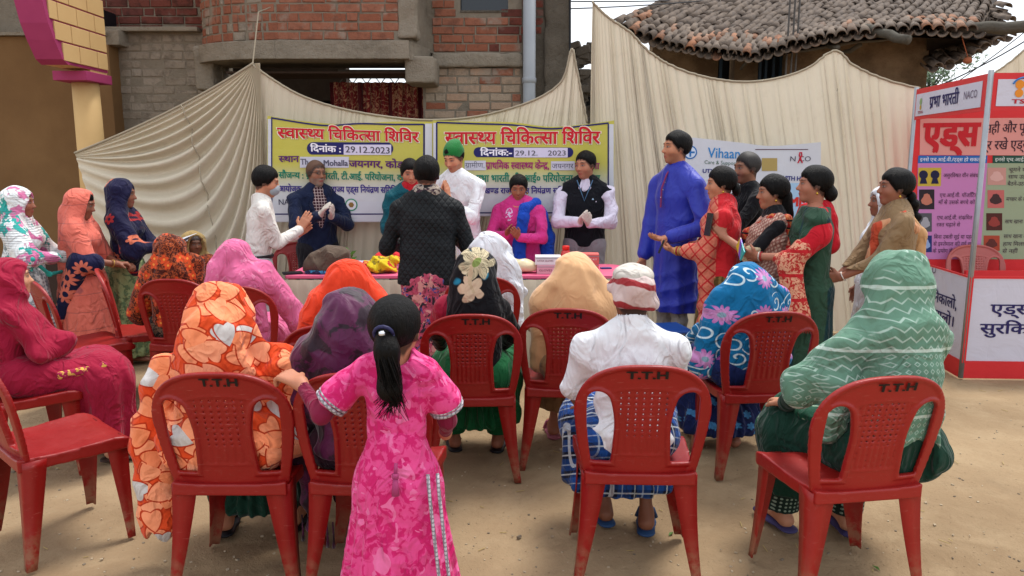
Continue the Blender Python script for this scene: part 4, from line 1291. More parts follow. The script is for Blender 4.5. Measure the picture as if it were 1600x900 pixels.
# second, ragged roof edge at the right
er = random.Random(4); mb = MB(); 
for k in range(5):
    for i in range(14):
        p = atY(1452 + i * 9 + er.uniform(-3, 3), 108 - i * 4.2 - k * 11 + er.uniform(-3, 3), 9.6 + k * .25)
        me = tu[0] if (i + k) % 2 else td[0]; M = Matrix.Rotation(er.uniform(-.3, .3), 3, 'Z') @ Matrix.Rotation(.35, 3, 'X')
        mb.add([M @ v.co + p for v in me.vertices], [tuple(q.vertices) for q in me.polygons])
o = mb.build('side_roof_tile', TILE, rf, smooth=True); tag(o, kind='stuff')
mb = MB(); a = [atY(1448, 52, 9.5), atY(1568, 56, 9.5), atY(1500, 100, 10.6), atY(1448, 108, 10.6)]
mb.add([q for q in a] + [q + V3(0, 0, .05) for q in a], [(0, 1, 2, 3), (7, 6, 5, 4), (0, 4, 5, 1), (1, 5, 6, 2), (2, 6, 7, 3)]); mb.build('side_roof', mat('roof_boards', ''), hut)
# hanging clay pot piece
p = atY(1512, 94, 9.2); mb = MB(); mb.lathe((p.x, p.y, p.z - .04), [(.02, 0), (.045, .01), (.05, .04), (.03, .07)], 12); mb.tube([(p.x, p.y, p.z + .03), (p.x - .15, p.y, p.z + .4)], .006, 5)
mb.build('hanging_tile', mat('terracotta', '9a5a3c', .9), hut, smooth=True)
# rubble wall between the houses
rb = MB(); rr_ = random.Random(9)
RBM = mat('rubble_stone', lambda: mix(noise(coords()[0], 6, 5), '35302b', '5e564c'), .95, cem_bump, bdist=.02)
rub = empty('rubble_wall', (0, 0, 0), 0, 'crumbling dark rubble wall in the gap between the brick house and hut', 'wall')
mb = MB(); a, b = px_x(886, 9.2), px_x(990, 9.2); mb.box(((a + b) / 2, 9.35, 1.35), (b - a, .3, 2.7)); mb.build('core', mat('black_earth', '171513', .95), rub)
for i in range(70):
    p = atY(rr_.uniform(890, 930), rr_.uniform(70, 200), 9.15 + rr_.uniform(-.05, .05)); s = rr_.uniform(.04, .1)
    M = Matrix.Rotation(rr_.uniform(-.3, .3), 3, 'Y') @ Matrix.Rotation(rr_.uniform(-.3, .3), 3, 'Z')
    mb = MB(); mb.box((0, 0, 0), (s * 1.8, .12, s), M=M); o = mb.build('stone', RBM, rub, bevel=.008, seg=1); o.location = p
# distant tree and overhead wires
def leafy(px, py, Y, rx, rz, n, label, seed):
    r = random.Random(seed); c = atY(px, py, Y)
    tr = empty('tree', (c.x, Y, 0), 0, label, 'tree')
    mb = MB(); mb.tube([(0, 0, 0), (.05, 0, c.z * .5), (0, 0, c.z)], [.14, .1, .04], 8)
    for i in range(6):
        a = r.uniform(0, 6.28); mb.tube([(0, 0, c.z - rz * .6), (math.cos(a) * rx * .5, math.sin(a) * rx * .5, c.z + r.uniform(-.2, .6) * rz)], [.04, .012], 5)
    mb.build('trunk', LOG, tr, smooth=True)
    V = []; Fs = []
    cl = [(r.gauss(0, .45) * rx, r.gauss(0, .45) * rx, r.gauss(0, .45) * rz) for i in range(26)]
    for i in range(n):
        k = cl[r.randrange(26)]; q = V3(k[0] + r.gauss(0, .13) * rx, k[1] + r.gauss(0, .13) * rx, c.z + k[2] + r.gauss(0, .13) * rz)
        a = Vector((r.gauss(0, 1), r.gauss(0, 1), r.gauss(0, 1))).normalized(); b = a.orthogonal().normalized(); s = r.uniform(.04, .09)
        m = len(V); V += [q - a * s, q + b * s * .45, q + a * s, q - b * s * .45]; Fs.append((m, m + 1, m + 2, m + 3))
    mobj('crown', raw_mesh('crown', V, Fs, False), tr, mat('tree_leaf', lambda: mix(noise(coords()[0], 3, 3), '3c5340', '6a7f5c'), .7))
leafy(1452, 122, 22, .9, .7, 1500, 'small grey-green tree showing beyond the hut corner', 3)
leafy(1560, 215, 30, 3.0, 1.4, 3000, 'broad distant tree low behind the red booth', 6)
WM = mat('black_wire', '15161a', .6)
for lab, a, b, sg in (('black overhead wire crossing the sky left of the hut', (880, 14, 9), (1180, -8, 12), .03), ('thin lower overhead wire crossing the sky beside the pilaster', (880, 2, 9), (1130, -3, 12), .02), ('slanting black wire between the side roof and booth', (1440, 145, 9), (1640, 40, 9), .05),
                      ('steep black wire beyond the side roof at the right', (1500, 125, 12), (1650, 10, 12), .03)):
    a, b = atY(*a), atY(*b); mb = MB(); mb.tube([a.lerp(b, i / 8) - V3(0, 0, sg * (1 - (i / 4 - 1) ** 2)) for i in range(9)], .008, 5); tag(mb.build('wire', WM), lab, 'wire')
a = atY(893, 40, 8.2); mb = MB(); mb.tube([(a.x, 8.2, 1.8), (a.x - .02, 8.2, 3.3), (a.x + .03, 8.2, 4.4)], .012, 6); tag(mb.build('cable', WM), 'black cable hanging down beside the cement pilaster', 'cable')

# ---------------------------------------------------------------- the cream backdrop cloths
YCL = 7.15
def satin():
    P, x, y, z = coords()
    c = mix(noise(P, 1.3, 4, .6), 'd3c8b0', 'dfd6c2'); return mix(xstep(noise(P, 4, 5, .7), .55, .75) * .25, c, 'b3a68e')
SAT = mat('cream_satin', satin, .62, lambda: noise(vec(coords()[1] * 6, coords()[2] * 6, coords()[3] * .7), 6, 4) * 1.2 + noise(coords()[0], 300, 2) * .05, spec=.3, sheen=.2, bdist=.006, thin=.24)
HEM = mat('hem_cord', '9a8f7b', .85)
def sheet(name, Pf, nu, nv, m, parent, thick=False):
    V = np.array([Pf(i / nu, j / nv) for j in range(nv + 1) for i in range(nu + 1)], dtype=np.float32)
    ii = np.arange((nu + 1) * (nv + 1)).reshape(nv + 1, nu + 1)
    Q = np.stack([ii[:-1, :-1], ii[1:, :-1], ii[1:, 1:], ii[:-1, 1:]], -1).reshape(-1, 4).astype(np.int32)
    return mobj(name, raw_mesh(name, V, Q), parent, m)
def pl(tb, u):
    return [float(np.interp(u, [t[0] for t in tb], [t[i] for t in tb])) for i in range(1, len(tb[0]))]
def spl(pts, n=400):
    """smooth curve through pixel points, evenly parameterised"""
    P = np.array(pts, float); t = np.zeros(len(P)); t[1:] = np.cumsum(np.hypot(*(P[1:] - P[:-1]).T)); t /= t[-1]
    return lambda u: (float(np.interp(u, t, P[:, 0])), float(np.interp(u, t, P[:, 1])))
def curve_px(pts):
    P = np.array(pts, float); out = []
    for i in range(len(P) - 1):
        p0, p1, p2, p3 = P[max(i - 1, 0)], P[i], P[i + 1], P[min(i + 2, len(P) - 1)]
        for k in range(12):
            t = k / 12; out.append(.5 * ((2 * p1) + (-p0 + p2) * t + (2 * p0 - 5 * p1 + 4 * p2 - p3) * t * t + (-p0 + 3 * p1 - 3 * p2 + p3) * t ** 3))
    out.append(P[-1]); return spl(out)
def drape(label, top, bot, npl, Y, seed, nu=560, nv=70, amp=.042, fan=None, warp=1.0, ybot=0.0):
    """a gathered cloth: every fold runs from a point of the top edge to a point of the bottom edge"""
    root = empty('backdrop_cloth', (0, Y, 0), 0, label, 'backdrop cloth'); root.location = (0, 0, 0)
    tf = curve_px(top); wv = wav(seed, 5, 3.0); w2 = wav(seed + 3, 5, 14.0)
    fr = random.Random(seed); fw = [0]
    for k in range(npl): fw.append(fw[-1] + fr.choice([.35, .5, .7, 1, 1.3, 1.9]))
    fu = [q / fw[-1] for q in fw]; fk = list(range(npl + 1)); fa = [fr.uniform(.35, 1.5) for k in fk]
    def P(u, v):
        uu = fan(u) if fan else u
        a = tf(uu); A = atY(a[0], a[1], Y)
        bx = bot[0] + (bot[1] - bot[0]) * u
        B = V3(px_x(bx, Y, 500), Y - ybot, .0)
        q = A.lerp(B, v); 
        ph = 2 * PI * float(np.interp(u, fu, fk)) + warp * (1.6 * wv(u * 4, v * 1.4, 0) + .5 * wv(u * 9, v * 3, 1))
        s = math.sin(ph); s = .6 * s + .4 * (1 - 2 * abs(math.sin(ph * .5 + .4)))
        am = amp * (.35 + .65 * min(v * 5, 1)) * float(np.interp(u, fu, fa)) * (.7 + .3 * w2(u * 1.2, v * .25, 2))
        q.y += -am * s + .07 * wv(u * 3, v * 1.2, 3) * min(v * 2, 1)
        q.x += .35 * am * math.cos(ph)
        return q
    sheet('cloth', P, nu, nv, SAT, root)
    mb = MB(); mb.tube([P(i / 150, .004) + V3(0, -.006, .004) for i in range(151)], .011, 6); mb.build('top_cord', HEM, root, smooth=True)
    return root, P
dB, PB = drape('long cream pleated cloth dipping between two peaks behind the yellow banners',
      [(395, 100), (425, 122), (470, 148), (530, 168), (600, 181), (670, 187), (740, 182), (800, 168), (850, 148), (880, 122), (893, 76), (899, 96), (917, 190)],
      (372, 950), 62, YCL, 11, fan=lambda u: u)
def fanC(u):   # many folds leave the tall peak
    return 0.0 + u ** 1.35 if u > 0 else 0
dC, PC = drape('cream pleated cloth hung from a tall peak and scalloped before the mud hut',
      [(926, 2), (948, 24), (985, 50), (1012, 78), (1050, 102), (1100, 119), (1160, 127), (1215, 121), (1262, 105), (1304, 78), (1335, 102), (1385, 124), (1436, 137)],
      (916, 1450), 58, YCL + .05, 23, nu=620, fan=fanC, warp=1.2)
# the swag pulled to the left and tied by the column
rootA = empty('backdrop_cloth', (0, 0, 0), 0, 'cream satin swag drawn sideways from a peak to the yellow column', 'backdrop cloth')
PA, PP = atY(117, 240, YCL - .12), atY(397, 99, YCL)
wA = wav(5, 5, 3.0)
def swagA(u, v):
    # u: 0 the top edge .. 1 the lowest fold; v: along the cloth from the tied end to the peak
    end = V3(PA.x + .05 * u + .30 * max(u - .35, 0), PA.y, PA.z - .12 * u - 2.3 * max(u - .30, 0) ** 1.4)
    a = end.lerp(PP + V3(.06 * u, 0, 0), v)
    sag = .06 + 2.2 * u ** 1.5
    sk = v ** (1.0 + .9 * u)
    a.z -= sag * 4 * (v * (1 - v)) * (.75 + .25 * v)
    a.x += .34 * u * 4 * v * (1 - v)
    ph = 2 * PI * 15 * u ** .8 + 1.0 * wA(u * 2, v * 2, 0)
    s = .6 * math.sin(ph) + .4 * (1 - 2 * abs(math.sin(ph * .5)))
    am = .07 * (.15 + min(v * 3, 1) * min((1 - v) * 3, 1) * .85) * min(1, .3 + u * 3)
    a.y += -am * s - .02 * u; a.z = max(a.z, .02)
    return a
sheet('cloth', swagA, 420, 90, SAT, rootA)
mb = MB(); mb.tube([swagA(0, i / 60) + V3(0, -.006, .004) for i in range(61)], .011, 6); mb.build('top_cord', HEM, rootA, smooth=True)
mb = MB(); mb.tube([swagA(.0 + .9 * i / 20, .60 - .04 * i / 20) + V3(0, -.03, 0) for i in range(21)], .006, 5); mb.build('seam_string', HEM, rootA, smooth=True)
drD, _ = drape('far cream cloth rising at the right edge behind the booth', [(1538, 122), (1575, 98), (1625, 55)], (1530, 1640), 12, 9.0, 31, nu=120)
mb = MB(); a = atY(395, 98, YCL); mb.tube([(a.x, YCL, a.z), (a.x - .02, YCL + .3, a.z + .5), (a.x, YB, a.z + .6)], .006, 5); tag(mb.build('tie_rope', HEM), 'short rope holding the left peak of the cloth to the balcony', 'rope')
# ---------------------------------------------------------------- printed banners on the cloth
YBN = YCL - .13
def wave_fn(seed, amp):
    w_ = wav(seed, 5, 2.6); w2_ = wav(seed + 1, 5, 8.0)
    return lambda x, z: amp * float(w_(x, 0, z * .6)) + amp * .28 * float(w2_(x, 0, z))
def vinyl(c):
    return lambda: mix(xstep(noise(coords()[0], 2, 4, .6), .3, .8) * .12, c, '9a9a9e')
def vbump():
    P, x, y, z = coords(); return noise(P, 3, 4, .55, dist=1.2) * 1.5 + xpow(xabs(xsin(x * 11 + noise(P, 2) * 2)), .3) * .25 + xpow(xabs(xsin(z * 9)), .2) * .15
def banner_col(zt, zb):
    def f():
        P, x, y, z = coords()
        t = xclamp((z - zb) / (zt - zb))
        c = mix(xstep(t, .22, .60), 'c9cbd0', 'bdb64a')
        return mix(xstep(noise(P, 2, 4, .6), .3, .8) * .10, c, 'a8a890')
    return f
def banner(tag_label, px0, px1, top_l, top_r, bot, seed, Y=YBN, dip=()):
    root = empty('banner', (0, 0, 0), 0, tag_label, 'banner')
    surf = wave_fn(seed, .012)
    td_ = [(px0, top_l)] + list(dip) + [(px1, top_r)]
    tf = curve_px(td_)
    def P(u, v):
        a = tf(u); A = atY(a[0], a[1], Y); B = atY(px0 + (px1 - px0) * u, bot, Y); q = A.lerp(B, v); q.y += surf(q.x, q.z); return q
    return root, P, surf
def at(px, py, Y=YBN): return atY(px, py, Y)
def px_text(name, s, px0, px1, base, hpx, col, parent, surf, Y=YBN, bold=.03, latin=False, base1=None, proud=.005):
    a, b = at(px0, base, Y), at(px1, base1 if base1 is not None else base, Y)
    h = at(px0, base - hpx, Y).z - a.z
    return lettering(name, s, a, b, h, ink(col), parent, bold, proud, None, surf, latin)
def px_quad(name, x0, y0, x1, y1, col, parent, surf, Y=YBN, proud=.003, m=None, nx=6):
    return flatpoly(name, [at(x0, y1, Y), at(x1, y1, Y), at(x1, y0, Y), at(x0, y0, Y)], m or ink(col), parent, surf, proud, nx)
def pill(name, x0, y0, x1, y1, col, parent, surf, Y, proud=.0035):
    a, b = at(x0, y1, Y), at(x1, y0, Y); r = (b.z - a.z) / 2
    pts = disc((b.x - r, Y, a.z + r), r, 9, -PI / 2, PI / 2) + disc((a.x + r, Y, a.z + r), r, 9, PI / 2, PI * 1.5)
    return flatpoly(name, pts, ink(col), parent, surf, proud)
def frame_lines(x0, y0, x1, y1, wpx, col, parent, surf, Y):
    for q in ((x0, y0, x1, y0 + wpx), (x0, y1 - wpx, x1, y1), (x0, y0 + wpx, x0 + wpx, y1 - wpx), (x1 - wpx, y0 + wpx, x1, y1 - wpx)):
        px_quad('border_line', *q, col, parent, surf, Y, .004, nx=12)
TEAL, PURP, INDG, REDT, NAVY = '147a62', '5b2467', '3b2a80', 'c3202c', '23235f'
def title(s, x0, x1, base, h, parent, surf, Y, base1=None):
    px_text('lettering', s, x0 - 1.5, x1 + 1.5, base + .8, h + 1, 'e6dccb', parent, surf, Y, .055, False, base1 and base1 + .8, .0045)
    px_text('lettering', s, x0, x1, base, h, REDT, parent, surf, Y, .028, False, base1, .0065)
# left yellow banner
b1, P1f, s1 = banner('left of the two yellow health camp banners, hung behind the man in the navy blazer', 418, 676, 181, 190, 347, 41, dip=((480, 190), (540, 194), (610, 190)))
zt, zb = at(500, 185).z, at(500, 345).z
sheet('vinyl_sheet', P1f, 60, 40, mat('banner_vinyl', banner_col(zt, zb), .45, vbump, spec=.35, bdist=.006), b1)
mg = mat('white_vinyl', vinyl('c9ccd3'), .45, vbump, spec=.35, bdist=.006)
px_quad('white_margin', 419, 186, 424, 346, '', b1, s1, m=mg, nx=10); px_quad('white_margin', 664, 193, 675, 346, '', b1, s1, m=mg, nx=10); px_quad('white_margin', 424, 315, 664, 346, '', b1, s1, m=mg, nx=10, proud=.0025)
tf = curve_px([(424, 184), (480, 193), (515, 196), (560, 193), (610, 194), (662, 194)])
mb = MB(); q = [at(*tf(i / 30)) for i in range(31)]; V = []
for p in q: V += [V3(p.x, p.y + s1(p.x, p.z) - .005, p.z + .006), V3(p.x, p.y + s1(p.x, p.z) - .005, p.z - .008)]
mb.add(V, [(2 * i, 2 * i + 1, 2 * i + 3, 2 * i + 2) for i in range(30)]); mb.build('border_line', ink(NAVY), b1)
for q in ((424, 184, 426, 336), (661, 194, 663.5, 336), (426, 333.5, 661, 335.5)): px_quad('border_line', *q, NAVY, b1, s1, proud=.004, nx=12)
title('स~वास~थ~य िचिकत~सा िशिवर', 434, 655, 215, 15, b1, s1, YBN, 222)
pill('date_pill', 480, 222, 614, 242, NAVY, b1, s1, YBN)
px_text('lettering', 'िदनांक :', 485, 533, 236.5, 9, 'e8e6f0', b1, s1, proud=.006, base1=238)
px_quad('date_sticker', 537, 226, 611, 242, 'cfcbe0', b1, s1, proud=.006)
px_text('lettering', '29.12.2023', 540, 609, 238, 10, '45434c', b1, s1, bold=.012, latin=True, proud=.008, base1=240)
px_text('lettering', 'स~थान', 436, 468, 253, 9, PURP, b1, s1)
px_quad('address_sticker', 469, 245, 545, 262, 'c6c6d4', b1, s1, proud=.005)
px_text('lettering', 'Th', 470, 482, 257, 9, '6a6878', b1, s1, latin=True, proud=.007); px_text('lettering', 'Mohalla', 506, 544, 259, 9, '5a586a', b1, s1, latin=True, proud=.007)
px_text('lettering', 'जयनगर, कोडरमा', 545, 652, 261, 10, PURP, b1, s1, base1=263)
px_text('lettering', 'सौजन~य : प^भा भारती, टी.आई. परियोजना, कोडरमा'.replace('रियो', 'िरयो'), 436, 656, 278, 9, TEAL, b1, s1, base1=283)
px_text('lettering', 'आयोजक : झारखण~ड राज~य एड्स िनयंत^ण सिमित (JSACS)', 436, 656, 299, 8.5, INDG, b1, s1, base1=302)
px_text('logo_lettering', 'NACO', 436, 470, 320, 9, '3a3550', b1, s1, latin=True, bold=.01)
a = at(549, 320); flatpoly('round_emblem', disc((a.x, a.y, a.z), .058), ink('3f8a6a'), b1, s1, .004); flatpoly('round_emblem', disc((a.x, a.y, a.z), .046), ink('d6d8dc'), b1, s1, .0055); flatpoly('round_emblem', disc((a.x, a.y, a.z), .026, 6), ink('8a6a3a'), b1, s1, .007)
# right yellow banner
b2, P2f, s2 = banner('right of the two yellow health camp banners, hung behind the man in the green cap', 676, 960, 188, 188, 338, 57, Y=YBN - .02, dip=((740, 190), (800, 191), (860, 198), (915, 194)))
Y2 = YBN - .02
sheet('vinyl_sheet', P2f, 60, 40, mat('banner_vinyl', ''), b2)
px_quad('white_margin', 677, 192, 682, 337, '', b2, s2, Y2, m=mg, nx=10); px_quad('white_margin', 952, 194, 959, 337, '', b2, s2, Y2, m=mg, nx=10); px_quad('white_margin', 682, 312, 952, 337, '', b2, s2, Y2, m=mg, nx=10, proud=.0025)
tf = curve_px([(682, 191), (740, 193), (800, 195), (860, 201), (915, 196), (951, 192)])
mb = MB(); q = [at(*tf(i / 30), Y2) for i in range(31)]; V = []
for p in q: V += [V3(p.x, p.y + s2(p.x, p.z) - .005, p.z + .006), V3(p.x, p.y + s2(p.x, p.z) - .005, p.z - .008)]
mb.add(V, [(2 * i, 2 * i + 1, 2 * i + 3, 2 * i + 2) for i in range(30)]); mb.build('border_line', ink(NAVY), b2)
for q in ((681, 192, 683.5, 334), (949.5, 193, 951.5, 334), (683, 331.5, 950, 333.5)): px_quad('border_line', *q, NAVY, b2, s2, Y2, .004, nx=12)
title('स~वास~थ~य िचिकत~सा िशिवर', 695, 938, 225, 18, b2, s2, Y2, 224)
pill('date_pill', 740, 230, 896, 246, NAVY, b2, s2, Y2)
px_text('lettering', 'िदनांक:-', 750, 800, 243, 9, 'e8e6f0', b2, s2, Y2, proud=.006)
px_quad('date_sticker', 803, 231, 887, 246, 'cfcbe0', b2, s2, Y2, proud=.006)
px_text('lettering', '29.12.', 805, 840, 243, 8, '5c5a64', b2, s2, Y2, .012, True, proud=.008); px_text('lettering', '2023', 856, 884, 243, 8, '5c5a64', b2, s2, Y2, .012, True, proud=.008)
px_quad('name_sticker', 726, 251, 759, 266, 'c6c6d4', b2, s2, Y2, proud=.005); px_text('lettering', 'ग^ामीण,', 727, 757, 262, 7, '6a6878', b2, s2, Y2, .0, proud=.007)
px_text('lettering', 'प^ाथिमक स~वास~थ~य केन~द^,', 759, 858, 264, 10, '9a2768', b2, s2, Y2)
px_quad('name_sticker', 861, 252, 898, 266, 'c6c6d4', b2, s2, Y2, proud=.005); px_text('lettering', 'जयनगर', 862, 896, 263, 7, '5a586a', b2, s2, Y2, .0, proud=.007)
px_text('lettering', 'कोडरमा', 898, 937, 264, 9, '9a2768', b2, s2, Y2)
px_text('lettering', 'प^भा भारती, टी०आई० पिरयोजना, कोडरमा', 744, 938, 284, 10, TEAL, b2, s2, Y2)
px_text('lettering', 'झारखण~ड राज~य एड्स िनयंत^ण सिमित (JSACS)', 740, 930, 302, 8, INDG, b2, s2, Y2)
# white programme banner at the right
b3, P3f, s3 = banner('white programme banner with a blue round emblem pinned behind the women at the right', 1066, 1282, 213, 222, 350, 63, dip=((1150, 222), (1200, 228), (1240, 226)))
sheet('vinyl_sheet', P3f, 50, 30, mg, b3)
a = at(1079, 238); flatpoly('round_emblem', disc((a.x, a.y, a.z), .062), ink('2f6fb0'), b3, s3, .004); flatpoly('round_emblem', disc((a.x, a.y, a.z), .05), ink('c8d4e4'), b3, s3, .0055)
for q in ((-.008, -.04, .008, .04), (-.04, -.008, .04, .008)): flatpoly('round_emblem', [V3(a.x + q[0], a.y, a.z + q[1]), V3(a.x + q[2], a.y, a.z + q[1]), V3(a.x + q[2], a.y, a.z + q[3]), V3(a.x + q[0], a.y, a.z + q[3])], ink('2f6fb0'), b3, s3, .007)
px_text('logo_lettering', 'Vihaan', 1106, 1156, 246, 16, '2a7fc0', b3, s3, latin=True, bold=.01, base1=248)
px_text('lettering', 'Care & Support', 1101, 1152, 256, 6, '4b6a58', b3, s3, latin=True, bold=.0, base1=258)
px_quad('gold_box', 1190, 247, 1214, 267, 'a8935a', b3, s3, proud=.004)
px_quad('border_line', 1180, 233, 1262, 234.2, '59384a', b3, s3, proud=.004)
px_text('logo_lettering', 'N CO', 1234, 1266, 252, 8, '4a4655', b3, s3, latin=True, bold=.0)
p = at(1250, 246); mb = MB()
pts = [p + V3(-.02, 0, -.05), p + V3(.012, 0, .02), p + V3(.008, 0, .045), p + V3(-.008, 0, .045), p + V3(-.012, 0, .02), p + V3(.02, 0, -.05)]
mb.tube([q + V3(0, -.012, 0) for q in pts], .006, 5); mb.build('red_ribbon', ink('c22438'), b3)
px_text('lettering', 'UTY', 1098, 1116, 270, 6, '2c2d78', b3, s3, latin=True, bold=.03); px_text('lettering', 'N WITH HIV', 1210, 1258, 281, 7, '2c2d78', b3, s3, latin=True, bold=.03, base1=283)
px_quad('blue_field', 1225, 286, 1275, 345, '9fc0dc', b3, s3, proud=.003)
px_text('lettering', 'MM', 1232, 1262, 322, 14, 'c8322e', b3, s3, latin=True, bold=.05)

# ---------------------------------------------------------------- the long table
YT0, YT1 = 5.86, 6.56
tb = empty('long_table', (0, 0, 0), 0, 'long table under a pink top cloth and cream pleated skirt in the middle', 'table')
TX0, TX1 = -1.78, .95; ZT = .75
PKT = mat('pink_cloth', lambda: mix(noise(coords()[0], 3, 4, .6), 'd6587c', 'e0698c'), .55, lambda: noise(coords()[0], 8, 4), spec=.35, bdist=.004)
mb = MB()
rc = .16; ol = [(TX0, YT1), (TX0, YT0)] + [(TX1 - rc + rc * math.sin(a), YT0 + rc - rc * math.cos(a)) for a in np.linspace(0, PI / 2, 8)] + [(TX1 - rc + rc * math.cos(a), YT1 - rc + rc * math.sin(a)) for a in np.linspace(0, PI / 2, 8)]
prism(mb, ol, ZT - .025, ZT); mb.build('tabletop', PKT, tb, bevel=.006)
def skirt(u, v):
    Ltot = (TX1 - TX0) + .7; d = u * Ltot
    x = TX0 + min(d, TX1 - TX0 - .06); y = YT0 - .012
    if d > TX1 - TX0 - .06: e = d - (TX1 - TX0 - .06); x = TX1 - .06 + min(e, .08) * .8; y = YT0 - .0 + max(e - .03, 0) * .95
    ph = u * 2 * PI * 34 + 1.2 * float(wA(u * 6, v * .5, 0))
    am = .008 + .02 * min(v * 1.5, 1)
    return V3(x + .3 * am * math.cos(ph), y - am * math.sin(ph) * (.6 + .4 * float(wA(u * 14, 1, 0))) - .02, (ZT - .028) * (1 - v) + .01 * v)
sheet('table_skirt', skirt, 420, 16, SAT, tb)
for i, x in enumerate((TX0 + .08, TX1 - .14)):
    for y in (YT0 + .08, YT1 - .08): mb = MB(); mb.tube([(x, y, 0), (x, y, ZT - .025)], .016, 8); mb.build('leg', mat('table_steel', '55585c', .4, metal=.8), tb, smooth=True)
# things on the table
def onT(px, Y, z=ZT): p = atY(px, 400, Y); return V3(p.x, Y, z)
# crumpled brown bag/jacket
def lump(name, label, cat, c, r, m, amp, fr, seed, h=.008, extra=(), cuts=None, col=None):
    pr = [EL(c, r, None, .03)] + list(extra)
    o = sdf_obj(name, pr, h, m, None, dsum(creases((.6, .2, .8), fr * .7, amp, seed), creases((-.7, .5, .3), fr * .6, amp, seed + 3), (lambda w_: lambda x, y, z: amp * .6 * w_(x, y, z))(wav(seed, 6, 45))), [lambda x, y, z: c[2] - r[2] * .55 - z] if cuts is None else cuts, 1)
    return tag(o, label, cat)
p = onT(515, 6.05)
lump('cloth_bag', 'crumpled brown cloth bag lying on the pink table before the blazer man', 'bag', (p.x, 6.05, ZT + .085), (.18, .12, .13), cloth('brown_cloth', lambda: mix(noise(coords()[0], 8, 4), '4f4238', '6b5a4c')), .011, 8, 4, extra=[EL((p.x + .06, 6.02, ZT + .13), (.12, .09, .09), None, .03), EL((p.x - .12, 6.03, ZT + .06), (.1, .1, .08), None, .03)])
p = onT(592, 6.05)
lump('yellow_bundle', 'yellow and red printed cloth bundle on the table beside the quilted jacket', 'bundle', (p.x, 6.03, ZT + .05), (.16, .11, .075), cloth('yellow_print', lambda: mix(xstep(noise(coords()[0], 22, 3), .52, .57), 'd0b51e', mix(xstep(noise(coords()[0], 9, 2), .5, .55), '7a6a1c', 'c02a2a'))), .010, 16, 8, extra=[EL((p.x + .08, 6.06, ZT + .09), (.09, .08, .05), None, .02)])
p = onT(618, 6.25)
lump('red_bundle', 'small bright red folded cloth behind the yellow bundle', 'cloth', (p.x - .05, 6.25, ZT + .09), (.13, .08, .06), cloth('red_fold', 'c8262e'), .008, 14, 12)
p = onT(800, 6.05)
lump('plastic_bag', 'red and cream plastic bag with bread lying right of the white headscarf', 'bag', (p.x + .04, 6.03, ZT + .05), (.17, .10, .065), mat('bag_plastic', lambda: mix(xstep(coords()[3] + noise(coords()[0], 6) * .06, ZT + .045, ZT + .06), 'c6303a', 'd8c6a0'), .35, weave, spec=.5, bdist=.004), .009, 15, 22)
def carton(name, label, x, y, z, d, rz, m, txt=None, tc='8a4a58', cat='box'):
    root = empty(name, (x, y, z), rz, label, cat)
    mb = MB(); mb.box((0, 0, d[2] / 2), d); mb.build('carton', m, root, bevel=.003)
    mb = MB(); mb.box((0, -d[1] / 2 - .0015, d[2] * .78), (d[0] * .98, .003, .004)); mb.build('lid_edge', mat('grey_line', '8f8a90'), root)
    if txt:
        for k, (s, a, b, zz, hh) in enumerate(txt):
            lettering('lettering', s, (a * d[0], -d[1] / 2, zz * d[2]), (b * d[0], -d[1] / 2, zz * d[2]), hh, ink(tc), root, .01, .003, None, None, True)
    return root
WB = mat('white_card', lambda: mix(noise(coords()[0], 9, 3), 'd8cfd4', 'e6dfe2'), .6); PB = mat('pink_card', lambda: mix(noise(coords()[0], 9, 3), 'd59aa8', 'deabb6'), .6); RB = mat('salmon_card', lambda: mix(noise(coords()[0], 9, 3), 'c85a55', 'd46b64'), .6)
p = onT(858, 6.0)
carton('medicine_box', 'pale pink carton, lower of two stacked on the table left of the red bottle', p.x, 6.02, ZT, (.20, .14, .072), .03, PB, [('GLOVES', -.42, .1, .3, .016), ('100 pcs', .15, .42, .3, .012)])
carton('medicine_box', 'white carton with small print, upper of two stacked left of the red bottle', p.x - .008, 6.02, ZT + .073, (.205, .14, .066), -.02, WB, [('LATEX GLOVES', -.42, .2, .4, .014)])
p = onT(915, 6.08)
carton('medicine_box', 'salmon red carton, lower one standing right of the peach headscarf', p.x, 6.1, ZT, (.215, .15, .075), -.08, RB, [('TEST KIT', 0, .42, .35, .014)], 'f0dcd8')
carton('medicine_box', 'salmon red carton, upper one standing right of the peach headscarf', p.x, 6.1, ZT + .076, (.215, .15, .072), -.06, RB, [('TEST KIT', 0, .42, .35, .014)], 'f0dcd8')
# red water bottle
p = onT(884, 6.2)
bt = empty('water_bottle', (p.x, 6.2, ZT), 0, 'red plastic water bottle standing on the table before the vest man', 'bottle')
mb = MB(); mb.lathe((0, 0, 0), [(.036, 0), (.04, .006), (.04, .07), (.036, .08), (.04, .09), (.04, .13), (.034, .155), (.024, .165)], 20); mb.build('bottle_body', mat('red_clear', 'c8322c', .15, spec=.6), bt, smooth=True)
mb = MB(); mb.lathe((0, 0, .165), [(.03, 0), (.03, .03), (.026, .034)], 18); mb.build('cap', mat('red_cap', 'd8281e', .4), bt, smooth=True)
